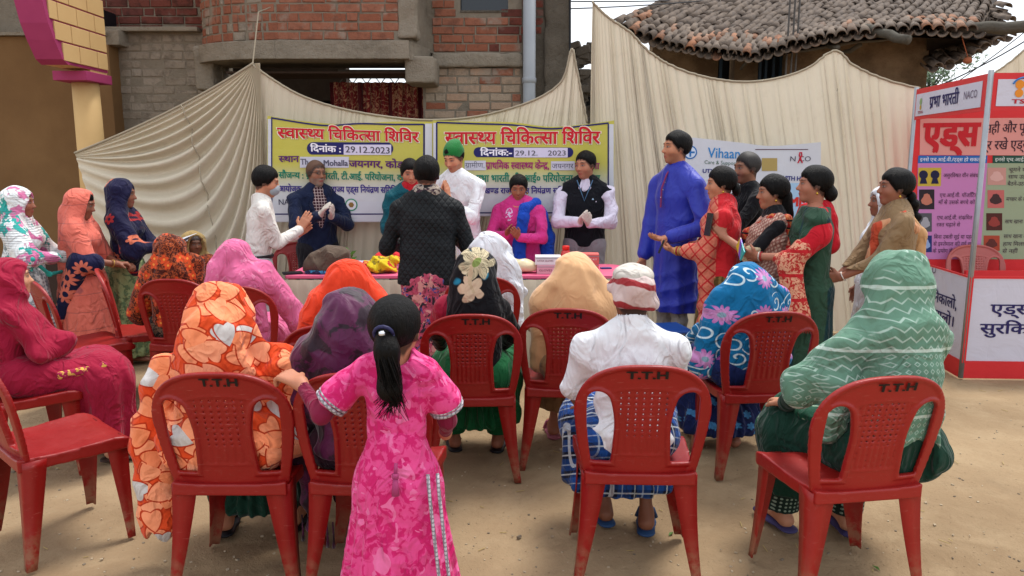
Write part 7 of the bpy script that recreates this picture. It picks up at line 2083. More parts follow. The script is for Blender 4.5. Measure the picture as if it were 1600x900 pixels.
# --- old woman by the cloth
f, r = seat_fig('old grey-haired woman with a tan shawl sitting low by the cloth', 'c18', 302, 366, dyaw=-60, H=1.3, lean=8, hyaw=-6, skin='5a3a2a', hpitch=4, loc=None, LH=(-.1, .3, .6), RH=(.1, .3, .6))
f.body(r, NOH, hb=.016, hh=.0065, face=dict(lips='5e3530'))
f.hair(r, m=grey_hair_mat(), front=.065, back=-.05, side=-.01)
shawl(f, r, cm('tan_shawl', plain('9a8050', 'ac925f')), o=.03, tent=.7, hoodo=.012, amp=.006, seed=104, cuts=[lambda x, y, z: .5 - z], fc=dict(w_=.085, up=.12, y0=.0, dn=-.16))
band('red_blouse', f, cm('rust_floral', ''), r, [f.chest + V3(-.1, .08, .02), f.chest + V3(.1, .08, .0)], .08)
sit_skirt(f, r, cm('rust_floral', ''), o=.03, hem=.12)
# ================================================================ the people standing round the table
def head_ribbon(*a): pass
NAM = lambda d=(0, .25, 1), c=.08: ((-1, dict(d=d, n=(1, 0, 0), curl=c)), (1, dict(d=d, n=(-1, 0, 0), curl=c)))
CLAP = ((-1, dict(d=(.15, .8, .55), n=(.8, -.1, .5), curl=.15)), (1, dict(d=(-.25, .7, .7), n=(-.8, .2, -.5), curl=.15)))
def trousers(f, root, m, o=.022, name='trousers', under=False):
    if under: o = .002
    pr = f.legs(o + .012, k=.02) + ([] if under else [C(f.HL, f.HR, .10, .10, .05)]) + [C(f.pel + V3(0, 0, .02), f.pel + V3(0, 0, .05), .135 * f.w, .13 * f.w, .04, (1, 1.4, 1))]
    f.garment(name, pr, m, root, .01, dsum(creases((.2, .3, 1), 8, .006, 5)), [lambda x, y, z: .05 - z, lambda x, y, z: z - f.pel.z - .08])
def top(f, root, m, name='shirt', o=.016, ao=.014, zc=None, arm=.94, collar=True, seed=1, amp=.007, k=.025, belly=0, flare=0, h=.009, up=True):
    zc = f.pel.z - .06 if zc is None else zc
    pr = f.torso(o, .045, belly) + (f.uarm(-1, ao, 1, k) + f.uarm(1, ao, 1, k) + (f.farm(-1, ao, arm, k) + f.farm(1, ao, arm, k) if arm else []) if up else [])
    if collar: pr.append(C(f.nb + V3(0, -.008, -.02), f.nb + V3(0, -.004, .022), .064, .058, .02))
    if flare: pr.append(C(f.pel + V3(0, 0, .06), V3(0, 0, zc), .15, flare, .06, (1, 1.3, 1)))
    return f.garment(name, pr, m, root, h, dsum(creases((.35, .2, 1), 7, amp * 1.7, seed), creases((-.7, .5, .5), 9, amp * 1.2, seed + 1), pleats(0, 0, 9, amp * .8, f.pel.z, zc - .05, seed)), [lambda x, y, z: zc - z])
def belt(f, root, z=None):
    z = z or f.pel.z + .06; n = 24
    mb = MB(); mb.tube([(.158 * f.w * f.H / 1.65 * math.cos(t), .118 * f.w * f.H / 1.65 * math.sin(t), z) for t in np.linspace(0, 2 * PI, n)], .017, 6, cap=False); mb.build('belt', mat('black_leather', '141214', .4), root, smooth=True)
BLACKSHOE = mat('shoe_leather', '1a1614', .5)
def shoes(f, root): f.garment('shoes', f.feet(.008), BLACKSHOE, root, .009, None, [lambda x, y, z: .005 - z])
# --- masked man in white
f, r = stand_fig('man in a white shirt and grey face mask clapping at the table\'s left end', 421, 263, 5.95, -72, fem=False, lean=8, hpitch=14, hyaw=-5, skin='94644c', LH=(-.06, .31, 1.05), RH=(.0, .34, 1.10), lpole=(-.3, -.5, -1), rpole=(.3, -.5, -1), width=1.0)
f.body(r, ((-1, dict(d=(.2, .75, .6), n=(.9, 0, -.2), curl=.1)), (1, dict(d=(0, .5, .85), n=(-.9, .1, -.2), curl=.1))), hb=.015, face=dict(stubble=('241c1a', .3)), shoes=True)
f.hair(r, front=.062, back=-.065, side=-.01, thick=.006); top(f, r, SHIRT2, seed=4, zc=f.pel.z + .05, amp=.007)
trousers(f, r, cm('light_grey_twill', plain('a5a3a4', 'b5b3b3'))); belt(f, r, f.pel.z + .055); shoes(f, r)
f.garment('face_mask', [f.he((0, .062, -.045), (.062, .052, .048), .01), f.he((0, .09, -.025), (.02, .02, .03), .02)], mat('grey_mask', '8f979d', .9, weave), r, .0065)
for q in (-1, 1): mb = MB(); mb.tube([f.hp(q * .055, .06, -.02), f.hp(q * .078, .0, .025), f.hp(q * .085, -.015, .015)], .003, 5); mb.build('mask_loop', mat('white_cord', 'd8dade'), r)
# --- old man in the navy blazer
f, r = stand_fig('elderly bearded man in a navy blazer and checked shirt clapping in white gloves', 494, 252, 6.95, 212, fem=False, lean=3, hyaw=12, hpitch=2, skin='6d4734', LH=(-.04, .30, 1.15), RH=(.06, .30, 1.17), lpole=(-1, -.3, -1), rpole=(1, -.3, -1), width=1.1)
f.body(r, CLAP, hb=.015, face=dict(stubble=('8d837a', .5, .6), brow='4a4038'), shoes=True)
f.hair(r, m=mat('thin_hair', '5e4436', .7), front=.085, back=-.03, side=.02, thick=-.004)
f.garment('beard', [f.he((0, .05, -.088), (.036, .03, .026), .02)], mat('grey_beard', lambda: mix(noise(coords()[0], 150, 2), '5a524a', '9a9288'), .9, lambda: noise(coords()[0], 200, 2)), r, .0065)
f.garment('checked_shirt', f.torso(.008), cm('brown_check', pat_shirtcheck), r, .01, None, [lambda x, y, z: f.pel.z + .02 - z])
NVY = cm('navy_wool', plain('131c36', '19233f'))
f.garment('blazer', f.torso(.026, .045) + f.uarm(-1, .022) + f.uarm(1, .022) + f.farm(-1, .022, .85) + f.farm(1, .022, .85) + [C(f.pel + V3(0, 0, .1), V3(0, 0, f.pel.z - .14), .16, .185, .05, (1, 1.35, 1)), SUB(C(f.pel + V3(0, .235, -.1), f.nb + V3(0, .12, .0), .085, .07), .01)], NVY, r, .009, dsum(creases((.3, .2, 1), 7, .006, 3), creases((-.6, .2, .8), 9, .004, 9)), [lambda x, y, z: f.pel.z - .14 - z])
for q in (-1, 1):
    mb = MB(); a_, b_ = f.nb + V3(q * .06, .03, .02), f.chest + V3(q * .05, .125, -.09); c_ = f.chest + V3(q * .105, .115, .03)
    mb.add([a_, b_, c_, a_ + V3(q * .012, .0, .0), a_ + V3(0, .012, 0), b_ + V3(0, .01, 0), c_ + V3(0, .01, 0)], [(0, 1, 2, 3), (4, 6, 5), (0, 4, 5, 1), (1, 5, 6, 2)]); mb.build('lapel', NVY, r)
GLV = mat('latex_glove', 'c9beb2', .6)
def gloves(f, r, kws):
    for sd, kw in kws:
        p = [(q[:3] + (q[3] + .0022, q[4] + .0022) + q[5:]) for q in f.hand(sd, **kw)]
        W = f.WL if sd < 0 else f.WR; E = f.EL_ if sd < 0 else f.ER
        f.garment('glove', p + [C(W, W.lerp(E, .25), .031, .034, .01)], GLV, r, .0055)
gloves(f, r, CLAP)
mb = MB()
for q in (-1, 1):
    c = f.hp(q * .031, .1, .016); mb.tube([c + f.hm @ V3(.02 * math.cos(t), .0, .014 * math.sin(t)) for t in np.linspace(0, 6.28, 13)], .002, 4, cap=False); mb.tube([f.hp(q * .051, .1, .018), f.hp(q * .08, .0, .02)], .002, 4)
mb.build('spectacles', mat('dark_wire', '1c1716', .3), r)
trousers(f, r, cm('dark_trousers', plain('1b1a1f', '24232a'))); shoes(f, r)
# --- woman in teal, half hidden
f, r = stand_fig('woman in a teal coat and red scarf half hidden behind the quilted jacket', 641, 251, 6.75, 215, lean=4, hyaw=-20, hpitch=14, skin='8a5a44', width=1.12, LH=(-.12, .25, 1.0), RH=(.12, .28, 1.0))
f.body(r, hb=.016, face=dict(mark='bindi')); f.hair(r, front=.05, back=-.07, side=-.03, extra=[f.he((0, -.11, -.02), (.04, .035, .045))])
top(f, r, cm('teal_wool', plain('0b4450', '0f5560')), 'coat', .03, .028, f.pel.z - .25, seed=9, flare=.2)
f.garment('scarf', [C(f.nb + V3(-.03, .03, .02), f.nb + V3(.03, .03, .02), .062, None, .03), C(f.nb + V3(0, .06, 0), f.nb + V3(.03, .12, -.1), .04, .03, .03)], cm('red_scarf', plain('9c1420', 'b41c28')), r, .009, swag((0, 0, 1.6), 14, .004, 2))
earring(f, r); saree_skirt(f, r, cm('dark_trousers', ''))
# --- woman in the black quilted jacket
f, r = stand_fig('woman seen from behind in a black quilted jacket over a long paisley skirt', 666, 248, 5.2, 3, lean=5, hyaw=6, hpitch=12, width=1.12, skin='7a4c38', LH=(-.16, .26, 1.1), RH=(.16, .28, 1.12), lpole=(-.6, -.5, -1), rpole=(.6, -.5, -1))
f.body(r, hb=.014, face=dict()); f.hair(r, front=.06, back=-.075, side=-.035, thick=.002)
QJ = mat('quilted_black', plain('0f1214', '15191c'), .65, quilt_bump, spec=.22, bdist=.006)
f.garment('jacket', f.torso(.03, .045) + f.uarm(-1, .022, 1, .018) + f.uarm(1, .022, 1, .018) + f.farm(-1, .02, .9, .02) + f.farm(1, .02, .9, .02) + [C(f.pel + V3(0, 0, .12), V3(0, 0, f.pel.z - .06), .165, .205, .05, (1, 1.45, 1)), C(f.nb + V3(0, -.01, -.02), f.nb + V3(0, -.01, .02), .07, .062, .02)], QJ, r, .0085, dsum(creases((.3, .2, 1), 7, .004, 3)), [lambda x, y, z: f.pel.z - .07 - z])
f.garment('scarf', [C(f.nb + V3(-.045, -.02, .035), f.nb + V3(.045, -.02, .035), .052, None, .03), C(f.nb + V3(-.04, -.05, .01), f.nb + V3(.05, -.05, .02), .04, None, .03)], cm('paisley_scarf', pat_paisley), r, .007, swag((0, .2, 1.6), 16, .004, 2))
saree_skirt(f, r, cm('paisley_skirt', pat_skirtmix), z1=.10, n=22, amp=.013, r1=.26, h=.009)
sandals(f, r, mat('brown_rubber', ''))
# --- man in white kurta and green cap
NK = ((-1, dict(d=(.05, .15, 1), n=(1, 0, .1), curl=.12)), (1, dict(d=(-.1, .1, 1), n=(-1, 0, .1), curl=.12)))
f, r = stand_fig('man in a white kurta and green knitted cap, head bowed over joined hands', 704, 228, 6.7, 156, fem=False, lean=9, hpitch=24, hyaw=-4, width=1.12, skin='9a6a50', LH=(-.035, .30, 1.32), RH=(.02, .30, 1.32), lpole=(-.8, -.1, -1), rpole=(.8, -.1, -1))
f.body(r, NK, hb=.014, face=dict(stubble=('2c2420', .3)), shoes=True)
f.hair(r, front=.062, back=-.05, side=-.0)
f.garment('green_cap', [f.he((0, -.028, .052), (.092, .108, .095), .02), f.he((0, -.06, .12), (.06, .06, .035), .03)], mat('green_knit', plain('136a2c', '1c7f38', 40), .95, lambda: xsin(coords()[3] * 700) * .5 + noise(coords()[0], 120, 2), sheen=.3, bdist=.003), r, .0065, (lambda w_: lambda x, y, z: .004 * w_(x, y, z))(wav(4, 5, 40)), [f.haircut(.058, -.03, .02)])
f.garment('kurta', f.torso(.022, .045) + [C(f.SL, f.EL_.lerp(f.SL, .05), .056, .058, .02), C(f.SR, f.ER.lerp(f.SR, .05), .056, .058, .02), C(f.ER, f.ER.lerp(f.WR, .3), .054, .052, .02), C(f.EL_, f.EL_.lerp(f.WL, .3), .054, .052, .02), C(f.pel + V3(0, 0, .15), V3(0, 0, .55), .155, .21, .05, (1, 1.3, 1)), C(f.nb + V3(0, -.008, -.02), f.nb + V3(0, -.004, .03), .06, .056, .02)], SHIRT, r, .009, dsum(creases((.3, .2, 1), 8, .007, 13), creases((-.7, .2, .6), 9, .006, 14), pleats(0, 0, 8, .008, 1.0, .5, 3)), [lambda x, y, z: .55 - z])
trousers(f, r, SHIRT, under=True); shoes(f, r)
# --- woman in pink with blue dupatta
f, r = stand_fig('woman in a bright pink kurta with a royal blue dupatta over one shoulder', 810, 276, 6.75, 166, lean=6, hpitch=18, hyaw=12, width=1.25, skin='70442f', LH=(-.05, .28, .98), RH=(.05, .28, 1.0), lpole=(-1, -.2, -1), rpole=(1, -.2, -1))
f.body(r, CLAP, hb=.014, face=dict(mark='bindi')); f.hair(r, front=.056, back=-.075, side=-.03, extra=[f.hcap((0, -.1, -.03), (.05, -.11, -.16), .04, .03), f.hcap((.05, -.11, -.16), (.07, -.08, -.3), .03, .018)])
top(f, r, cm('pink_kurta', pat_pinkkurta), 'kurta', .024, .02, .5, seed=23, flare=.21, amp=.006, collar=False)
BD = cm('royal_blue_voile', plain('123a9c', '1c50bb'))
band('dupatta', f, BD, r, [f.SL + V3(.03, -.1, -.12), f.SL + V3(.035, -.01, .06), f.chest + V3(-.075, .12, .10), f.chest + V3(-.07, .15, .02), f.pel + V3(-.03, .165, .1), V3(-.04, .19, .62)], [.05, .045, .045, .05, .055, .065], (1, 1.25, 1), disp=pleats(-.3, .1, 46, .005, 1.3, .6, 4, False))
band('dupatta_end', f, BD, r, [f.SL + V3(-.0, -.09, -.02), f.SL + V3(-.05, -.1, -.25), V3(-.22, -.06, .62)], [.05, .07, .08], disp=pleats(-.2, -.2, 30, .006, 1.3, .6, 5, False))
mb = MB(); mb.tube([f.nb + V3(.055 * math.sin(t), .045 + .045 * math.cos(t * .9), .01 - .05 * math.cos(t)) for t in np.linspace(-1.6, 1.6, 14)], .003, 5); mb.build('necklace', mat('gold', ''), r); earring(f, r)
bangles(f, 1, r, ('c8a050', '7a2a2a'), 3); saree_skirt(f, r, cm('pink_kurta', ''), r1=.2)
# --- man in the dark vest
f, r = stand_fig('man in a black sweater vest over a lavender shirt clapping in gloves behind the table', 913, 238, 6.85, 172, fem=False, lean=4, hyaw=-34, hpitch=8, skin='8a5c46', LH=(-.05, .33, 1.10), RH=(.03, .32, 1.11), lpole=(-1, -.2, -1), rpole=(1, -.2, -1), width=1.08)
f.body(r, CLAP, hb=.014, face=dict(stubble=('2c2420', .25)), shoes=True); f.hair(r, front=.064, back=-.06, side=-.0)
top(f, r, LAV, 'shirt', .012, .018, f.pel.z, seed=33, amp=.006)
f.garment('collar', [C(f.nb + V3(-.03, .03, .01), f.nb + V3(-.045, .09, -.05), .022, .012, .01), C(f.nb + V3(.03, .03, .01), f.nb + V3(.045, .09, -.05), .022, .012, .01), C(f.nb + V3(0, -.01, .005), f.nb + V3(0, -.006, .032), .064, .06, .01), SUB(C(f.nb + V3(0, .01, .03), f.nb + V3(0, .01, .08), .055, None), .004)], LAV, r, .006)
f.garment('sweater_vest', f.torso(.027, .045) + [SUB(C(f.nb + V3(0, .10, .03), f.chest + V3(0, .15, .04), .066, .012), .008), SUB(C(f.SL + V3(-.02, 0, .02), f.SL + V3(-.06, 0, -.12), .055, .04), .01), SUB(C(f.SR + V3(.02, 0, .02), f.SR + V3(.06, 0, -.12), .055, .04), .01)], cm('black_knit', plain('0c0e14', '12151c')), r, .009, creases((.2, .2, 1), 6, .004, 5), [lambda x, y, z: f.pel.z - .04 - z])
mb = MB(); p0, p1, p2 = f.nb + V3(-.07, .09, .02), f.chest + V3(0, .135, .01), f.nb + V3(.07, .09, .02); mb.tube([p0, p0.lerp(p1, .5) + V3(0, .012, 0), p1, p2.lerp(p1, .5) + V3(0, .012, 0), p2], .005, 5); mb.build('neck_trim', mat('blue_rib', '4a6a88', .9), r)
mb = MB(); c = f.chest + V3(-.085, .128, .02); mb.add([c, c + V3(.02, .0, .0), c + V3(.010, 0, .018)], [(0, 1, 2)]); mb.build('chest_logo', mat('pale_blue_thread', '9ab8d0'), r)
gloves(f, r, CLAP); trousers(f, r, cm('grey_trousers', plain('827c80', '938d91'))); shoes(f, r)
# --- tall man in the blue kurta
f, r = stand_fig('tall man in a shiny royal blue kurta standing at the centre right, looking left', 1057, 207, 5.75, 118, fem=False, lean=1, hyaw=-14, width=1.02, skin='8f5f46', LH=(-.18, .24, 1.08), RH=(.2, .16, .86), lpole=(-.7, -.5, -1), rpole=(.5, -.8, -.4))
kw = ((-1, dict(d=(.1, 1, -.05), n=(0, .2, 1), curl=.35)), (1, dict(d=(.05, .1, -1), n=(-1, 0, 0), curl=.8)))
f.body(r, kw, hb=.014, face=dict(stubble=('2a211d', .35)), shoes=True); f.hair(r, front=.066, back=-.065, side=-.005, thick=.004)
BK = mat('blue_silk', plain('121f8c', '1c2fa8'), .55, weave, spec=.45, sheen=.2, bdist=.006)
f.garment('kurta', f.torso(.026, .045) + f.uarm(-1, .024) + f.uarm(1, .024) + f.farm(-1, .024, .86) + f.farm(1, .024, .9) + [C(f.pel + V3(0, 0, .16), V3(0, 0, .50), .155, .215, .05, (1, 1.2, 1)), C(f.nb + V3(0, -.008, -.02), f.nb + V3(0, -.004, .045), .062, .055, .02)], BK, r, .0085, dsum(creases((.3, .2, 1), 8, .011, 43), creases((-.7, .3, .5), 8, .009, 44), pleats(0, 0, 9, .016, 1.15, .5, 13)), [lambda x, y, z: .50 - z])
mb = MB(); mb.tube([f.nb + V3(0, .055, .03), f.nb + V3(0, .10, -.02), f.chest + V3(0, .148, .06), f.chest + V3(0, .152, -.08)], .007, 6); mb.build('placket', mat('red_piping', '7a2a5a', .7), r)
for i in range(4): mb = MB(); c = f.nb.lerp(f.chest, .15 + .3 * i) + V3(0, .10 + .018 * i, 0); mb.lathe(tuple(c), [(.002, 0), (.006, .003), (.002, .008)], 8); mb.build('button', mat('pearl', 'c8c0b0', .3), r)
trousers(f, r, cm('grey_pyjama', plain('837f80', '95918f')), under=True); shoes(f, r)
PH = mat('phone_black', '0a0b0e', .25, spec=.6)
def phone(f, root, pos, size=(.075, .009, .15), rot=(0, 0, 0), m=None, label='', name='mobile_phone'):
    M = Matrix.Rotation(root.rotation_euler.z, 3, 'Z'); c = Vector(root.location) + M @ Vector(pos)
    mb = MB(); mb.box((0, 0, 0), size); o = mb.build(name, m or PH, None, bevel=.003); o.location = c; o.rotation_euler = (R(rot[0]), R(rot[1]), R(rot[2]) + root.rotation_euler.z); tag(o, label, 'phone'); return o
# --- woman in the red shawl
f, r = stand_fig('woman in a red shawl with a gold diamond-patterned panel holding a black phone case', 1125, 263, 5.35, 78, lean=2, hyaw=6, hpitch=4, width=1.2, skin='8f6048', LH=(-.04, .33, 1.0), RH=(.06, .33, .99), lpole=(-.6, -.5, -1), rpole=(.6, -.5, -1))
HK = ((-1, dict(d=(.15, .9, .25), n=(.2, -.3, .9), curl=.5)), (1, dict(d=(-.3, .8, .3), n=(-.2, -.3, .9), curl=.5)))
f.body(r, HK, hb=.014, face=dict(mark='bindi')); f.hair(r, front=.056, back=-.08, side=-.03, thick=.004, extra=[f.he((0, -.11, -.04), (.04, .03, .05))])
RG = cm('red_gold', pat_redgold)
f.garment('shawl', f.torso(.022, .04) + f.uarm(-1, .03) + f.uarm(1, .03) + f.farm(-1, .022, .4) + f.farm(1, .022, .4) + [C(f.nb + V3(-.05, .0, -.01), f.nb + V3(.05, -.01, -.01), .058, None, .05), C(f.chest + V3(-.09, .06, -.05), f.pel + V3(-.13, .12, -.44), .075, .05, .05, (1.3, 1, 1)), C(f.EL_ + V3(0, .0, 0), f.pel + V3(-.17, .10, -.3), .055, .045, .05, (1.3, 1, 1)), C(f.EL_, f.EL_.lerp(f.WL, .6), .055, .05, .04)], RG, r, .009, dsum(swag((.2, .0, 1.5), 9, .007, 3), creases((.8, .5, .2), 9, .006, 4)), [lambda x, y, z: f.pel.z - .48 - z])
saree_skirt(f, r, cm('olive_gold', pat_olive), r0=.18, r1=.27, n=18, amp=.018, h=.01); bangles(f, -1, r); bangles(f, 1, r); earring(f, r)
phone(f, r, (f.WL + f.WR) / 2 + V3(.0, .10, .035), (.15, .014, .10), (20, 0, 0), None, 'open black phone case held out by the red-shawled woman')
# --- man in black behind
f, r = stand_fig('man in a black shirt with joined palms standing behind the red-shawled woman', 1166, 240, 5.95, 98, fem=False, lean=3, hyaw=10, hpitch=4, skin='6f4a37', LH=(-.02, .33, 1.25), RH=(.02, .33, 1.25), lpole=(-.8, -.1, -1), rpole=(.8, -.1, -1))
f.body(r, NAM((0, .55, .85)), hb=.015, face=dict(stubble=('1c1613', .35, .95)), shoes=True); f.hair(r, front=.064, back=-.06, side=-.005, m=mat('greying_hair', lambda: mix(noise(coords()[0], 130, 2), '0d0b0b', '3d3936'), .6))
top(f, r, cm('black_shirt', plain('0d0e10', '15171a')), seed=53); trousers(f, r, cm('dark_trousers', '')); shoes(f, r)
# --- woman in dusty pink saree taking a photo
f, r = stand_fig('woman in a dusty pink saree with red and black border raising a phone', 1206, 276, 5.12, 84, lean=1, hyaw=2, hpitch=4, width=1.12, skin='7d523e', LH=(-.04, .34, 1.13), RH=(.05, .31, 1.08), lpole=(-.6, -.5, -1), rpole=(.6, -.5, -1))
f.body(r, ((-1, dict(d=(.1, .5, .8), n=(.8, .2, -.1), curl=.6)), (1, dict(d=(-.3, .6, .6), n=(-.5, .2, .5), curl=.6))), hb=.014, face=dict(mark='bindi')); f.hair(r, front=.056, back=-.08, side=-.02, thick=.006, extra=[f.hcap((0, -.09, -.03), (.0, -.10, -.16), .05, .045), f.hcap((0, -.10, -.16), (.0, -.10, -.28), .045, .02)])
f.garment('blouse', f.torso(.012)[2:] + f.uarm(-1, .012, .75) + f.uarm(1, .012, .75), cm('black_blouse', plain('101014', '18181c')), r, .009, None, [lambda x, y, z: f.chest.z - .12 - z])
DS = cm('dusty_saree', pat_dusty); RBB = cm('red_black_border', pat_redblackborder)
f.garment('saree', f.torso(.022, .04)[:2] + [EL(f.chest + V3(-.03, .03, -.02), (.17, .12, .13), None, .05), C(f.SL + V3(.02, 0, .02), f.chest + V3(-.06, .1, -.0), .06, .08, .04), C(f.chest + V3(0, .1, -.1), f.pel + V3(-.16, .08, .0), .08, .09, .06)], DS, r, .009, dsum(swag((-.2, .0, 1.45), 10, .006, 3), creases((.6, .2, .8), 8, .006, 4)))
f.garment('saree_border', [C(f.SL + V3(.03, .03, .04), f.chest + V3(.03, .155, .0), .035, .04, .03), C(f.chest + V3(.03, .155, .0), f.chest + V3(.12, .06, -.14), .04, .04, .03), C(f.SL + V3(.02, -.05, .03), f.chest + V3(-.1, -.11, -.05), .04, .05, .03)], RBB, r, .008)
f.garment('cream_shawl', [C(f.EL_.lerp(f.SL, .2), f.EL_.lerp(f.WL, .15), .045, .045, .03), C(f.EL_ + V3(-.01, .02, -.01), f.pel + V3(-.14, .14, -.1), .036, .028, .04, (1.4, 1, 1))], cm('cream_wool', plain('b9a585', 'c9b898')), r, .009, creases((.3, .3, 1), 10, .006, 6))
saree_skirt(f, r, DS, r0=.18, r1=.25, n=20, amp=.015, h=.01, seed=7); earring(f, r); bangles(f, 1, r)
phone(f, r, f.WL + V3(.01, .10, .08), (.075, .009, .155), (8, 0, 20), None, 'slim black phone raised by the woman in the dusty pink saree')
# --- woman in green saree and red shawl
f, r = stand_fig('woman in a dark green saree and ornate red shawl with hair in a bun', 1273, 262, 4.92, 80, lean=0, hyaw=2, hpitch=0, width=1.12, skin='805341', LH=(-.08, .35, 1.02), RH=(.0, .33, 1.0), lpole=(-.6, -.5, -1), rpole=(.6, -.5, -1))
f.body(r, ((-1, dict(d=(.1, .9, .25), n=(.6, -.1, .6), curl=.6)), (1, dict(d=(-.2, .9, .1), n=(-.5, -.1, .7), curl=.6))), hb=.014, face=dict(mark='bindi')); f.hair(r, front=.058, back=-.06, side=-.01, thick=.006, extra=[f.he((0, -.115, -.055), (.055, .045, .05), .02), f.he((.0, -.09, -.02), (.05, .04, .05), .02)])
GS = cm('green_saree', pat_greensaree); ORN = cm('ornate_red', pat_ornate); RSH = cm('red_shawl', plain('b01524', 'c41e2c'))
f.garment('saree', f.torso(.022, .04) + f.uarm(1, .016, .6) + f.uarm(-1, .016, .6) + [C(f.SL + V3(.03, .02, .02), f.pel + V3(.06, .13, .02), .06, .07, .05)], GS, r, .009, dsum(swag((-.2, .0, 1.5), 10, .006, 3), creases((.6, .2, .8), 8, .006, 4)), [SUBF for SUBF in [lambda x, y, z: z - f.nb.z - .0]])
f.garment('shawl', [C(f.SL + V3(.03, -.01, .02), f.SL + V3(-.01, .0, -.1), .055, .066, .04), C(f.SL + V3(-.01, 0, -.1), f.EL_ + V3(-.01, -.02, .03), .066, .066, .05), C(f.SR + V3(.0, .02, .035), f.chest + V3(.12, .10, -.05), .05, .045, .04), C(f.nb + V3(0, -.06, -.03), f.chest + V3(0, -.10, -.08), .07, .075, .06)], RSH, r, .009, dsum(creases((.6, .3, .5), 9, .006, 5)))
f.garment('shawl_border', [C(f.EL_ + V3(-.02, -.03, .05), f.EL_ + V3(-.01, .04, -.02), .07, .062, .04), C(f.EL_ + V3(-.01, .02, -.02), f.EL_.lerp(f.WL, .45) + V3(0, 0, -.01), .056, .042, .04), C(f.EL_ + V3(-.03, .03, -.08), V3(-.22, .12, .62), .07, .10, .05, (1.6, 1, 1)), C(f.chest + V3(.02, .12, -.05), f.pel + V3(.04, .19, -.25), .035, .035, .03)], ORN, r, .009, dsum(creases((.3, .9, .2), 12, .005, 6)), [lambda x, y, z: .60 - z])
mb = MB(); q = random.Random(1)
for i in range(20): yy = .02 + i * .0105; mb.tube([(-.22 - .03, yy, .61), (-.255, yy + .003, .585), (-.25, yy - .002, .555)], [.004, .004, .002], 5)
o = mb.build('fringe', cm('red_fringe', plain('a83030')), r, smooth=True); o['kind'] = 'stuff'
saree_skirt(f, r, cm('green_saree', ''), r0=.175, r1=.25, n=18, amp=.015, h=.01, seed=17, top=f.pel.z + .05); earring(f, r); bangles(f, -1, r, ('d8d0c8', 'b02030'), 2)
def pcol(): P, x, y, z = coords(); return mix(xstep(x + z, -.05, .0), '23a0a0', mix(xstep(x + z, .0, .05), '7040c0', 'd0b030'))
phone(f, r, f.WL + V3(.0, .11, .045), (.078, .010, .15), (15, 55, 25), mat('rainbow_case', pcol, .2, spec=.6), 'phone with a rainbow-coloured back held by the woman in the green saree')
# --- woman with the braid
f, r = stand_fig('woman in a tan sweater with an orange-bordered scarf and a long braid', 1400, 266, 4.8, 82, lean=1, hyaw=3, width=1.15, skin='6f4534', LH=(-.05, .32, .90), RH=(.05, .32, .88), lpole=(-.6, -.8, -.8), rpole=(.6, -.8, -.8))
f.body(r, ((-1, dict(d=(.3, .9, -.1), n=(.7, -.2, .2), curl=.9)), (1, dict(d=(-.3, .9, -.1), n=(-.7, -.2, .2), curl=.8))), hb=.014, face=dict())
bp_ = [f.hp(0, -.09, -.03), f.nb + V3(-.02, -.11, .02), f.nb + V3(-.04, -.13, -.16), f.nb + V3(-.05, -.13, -.34)]
bl = []
for i in range(12): t = i / 11 * 3; a = int(min(t, 2.999)); c = bp_[a].lerp(bp_[a + 1], t - a); bl.append(EL(c + V3(.010 * (-1) ** i, .004 * (-1) ** i, 0), (.03 - .001 * i, .027, .03), None, .008))
f.hair(r, front=.056, back=-.07, side=-.02, thick=.005, extra=bl)
mb = MB(); mb.tube([bp_[3] + V3(0, 0, .02), bp_[3] - V3(0, 0, .02)], .03, 10); mb.build('hair_tie', mat('red_tie', 'b83020', .7), r, smooth=True)
top(f, r, cm('tan_sweater', plain('7f664a', '8f7656')), 'sweater', .022, .018, f.pel.z + .12, seed=63, arm=.9, amp=.006)
f.garment('kurta', f.torso(.03)[:1] + [C(f.pel + V3(0, 0, .1), V3(0, 0, .42), .16, .21, .05, (1, 1.3, 1))], cm('maroon_kurta', plain('4c2420', '5c2e28')), r, .01, pleats(0, 0, 11, .010, 1, .4, 5), [lambda x, y, z: .42 - z])
PS = cm('coral_scarf', lambda: mix(xstep(xabs(xsin(coords()[2] * 22)), .5, .6), 'b8492f', 'c78f6a'))
band('scarf', f, PS, r, [f.SL + V3(.045, -.07, -.04), f.SL + V3(.035, 0, .035), f.chest + V3(-.06, .11, .04), f.pel + V3(-.07, .17, .1)], [.036, .034, .04, .03], disp=pleats(-.3, .1, 40, .004, 1.3, .6, 4, False))
band('scarf_back', f, cm('tan_net', plain('b08458', 'c0956a')), r, [f.SL + V3(.03, -.02, .04), f.chest + V3(-.03, -.13, .0), f.pel + V3(-.03, -.14, .1)], [.03, .05, .045])
saree_skirt(f, r, cm('dark_trousers', ''), r0=.12, r1=.15); earring(f, r); bangles(f, -1, r, ('d0c8c0',), 1)
# --- person in white behind her
f, r = stand_fig('person in a white shawl almost hidden behind the woman with the braid', 1381, 293, 5.5, 85, lean=0, width=1.0, skin='6f4534')
f.body(r, hb=.016, face=dict()); f.hair(r)
shawl(f, r, cm('white_voile', ''), o=.04, tent=.8, hoodo=.008, h=.01, cuts=[lambda x, y, z: f.pel.z - .35 - z], extra=[C(f.pel, V3(0, 0, .5), .17, .2, .05)]); saree_skirt(f, r, cm('white_voile', ''))
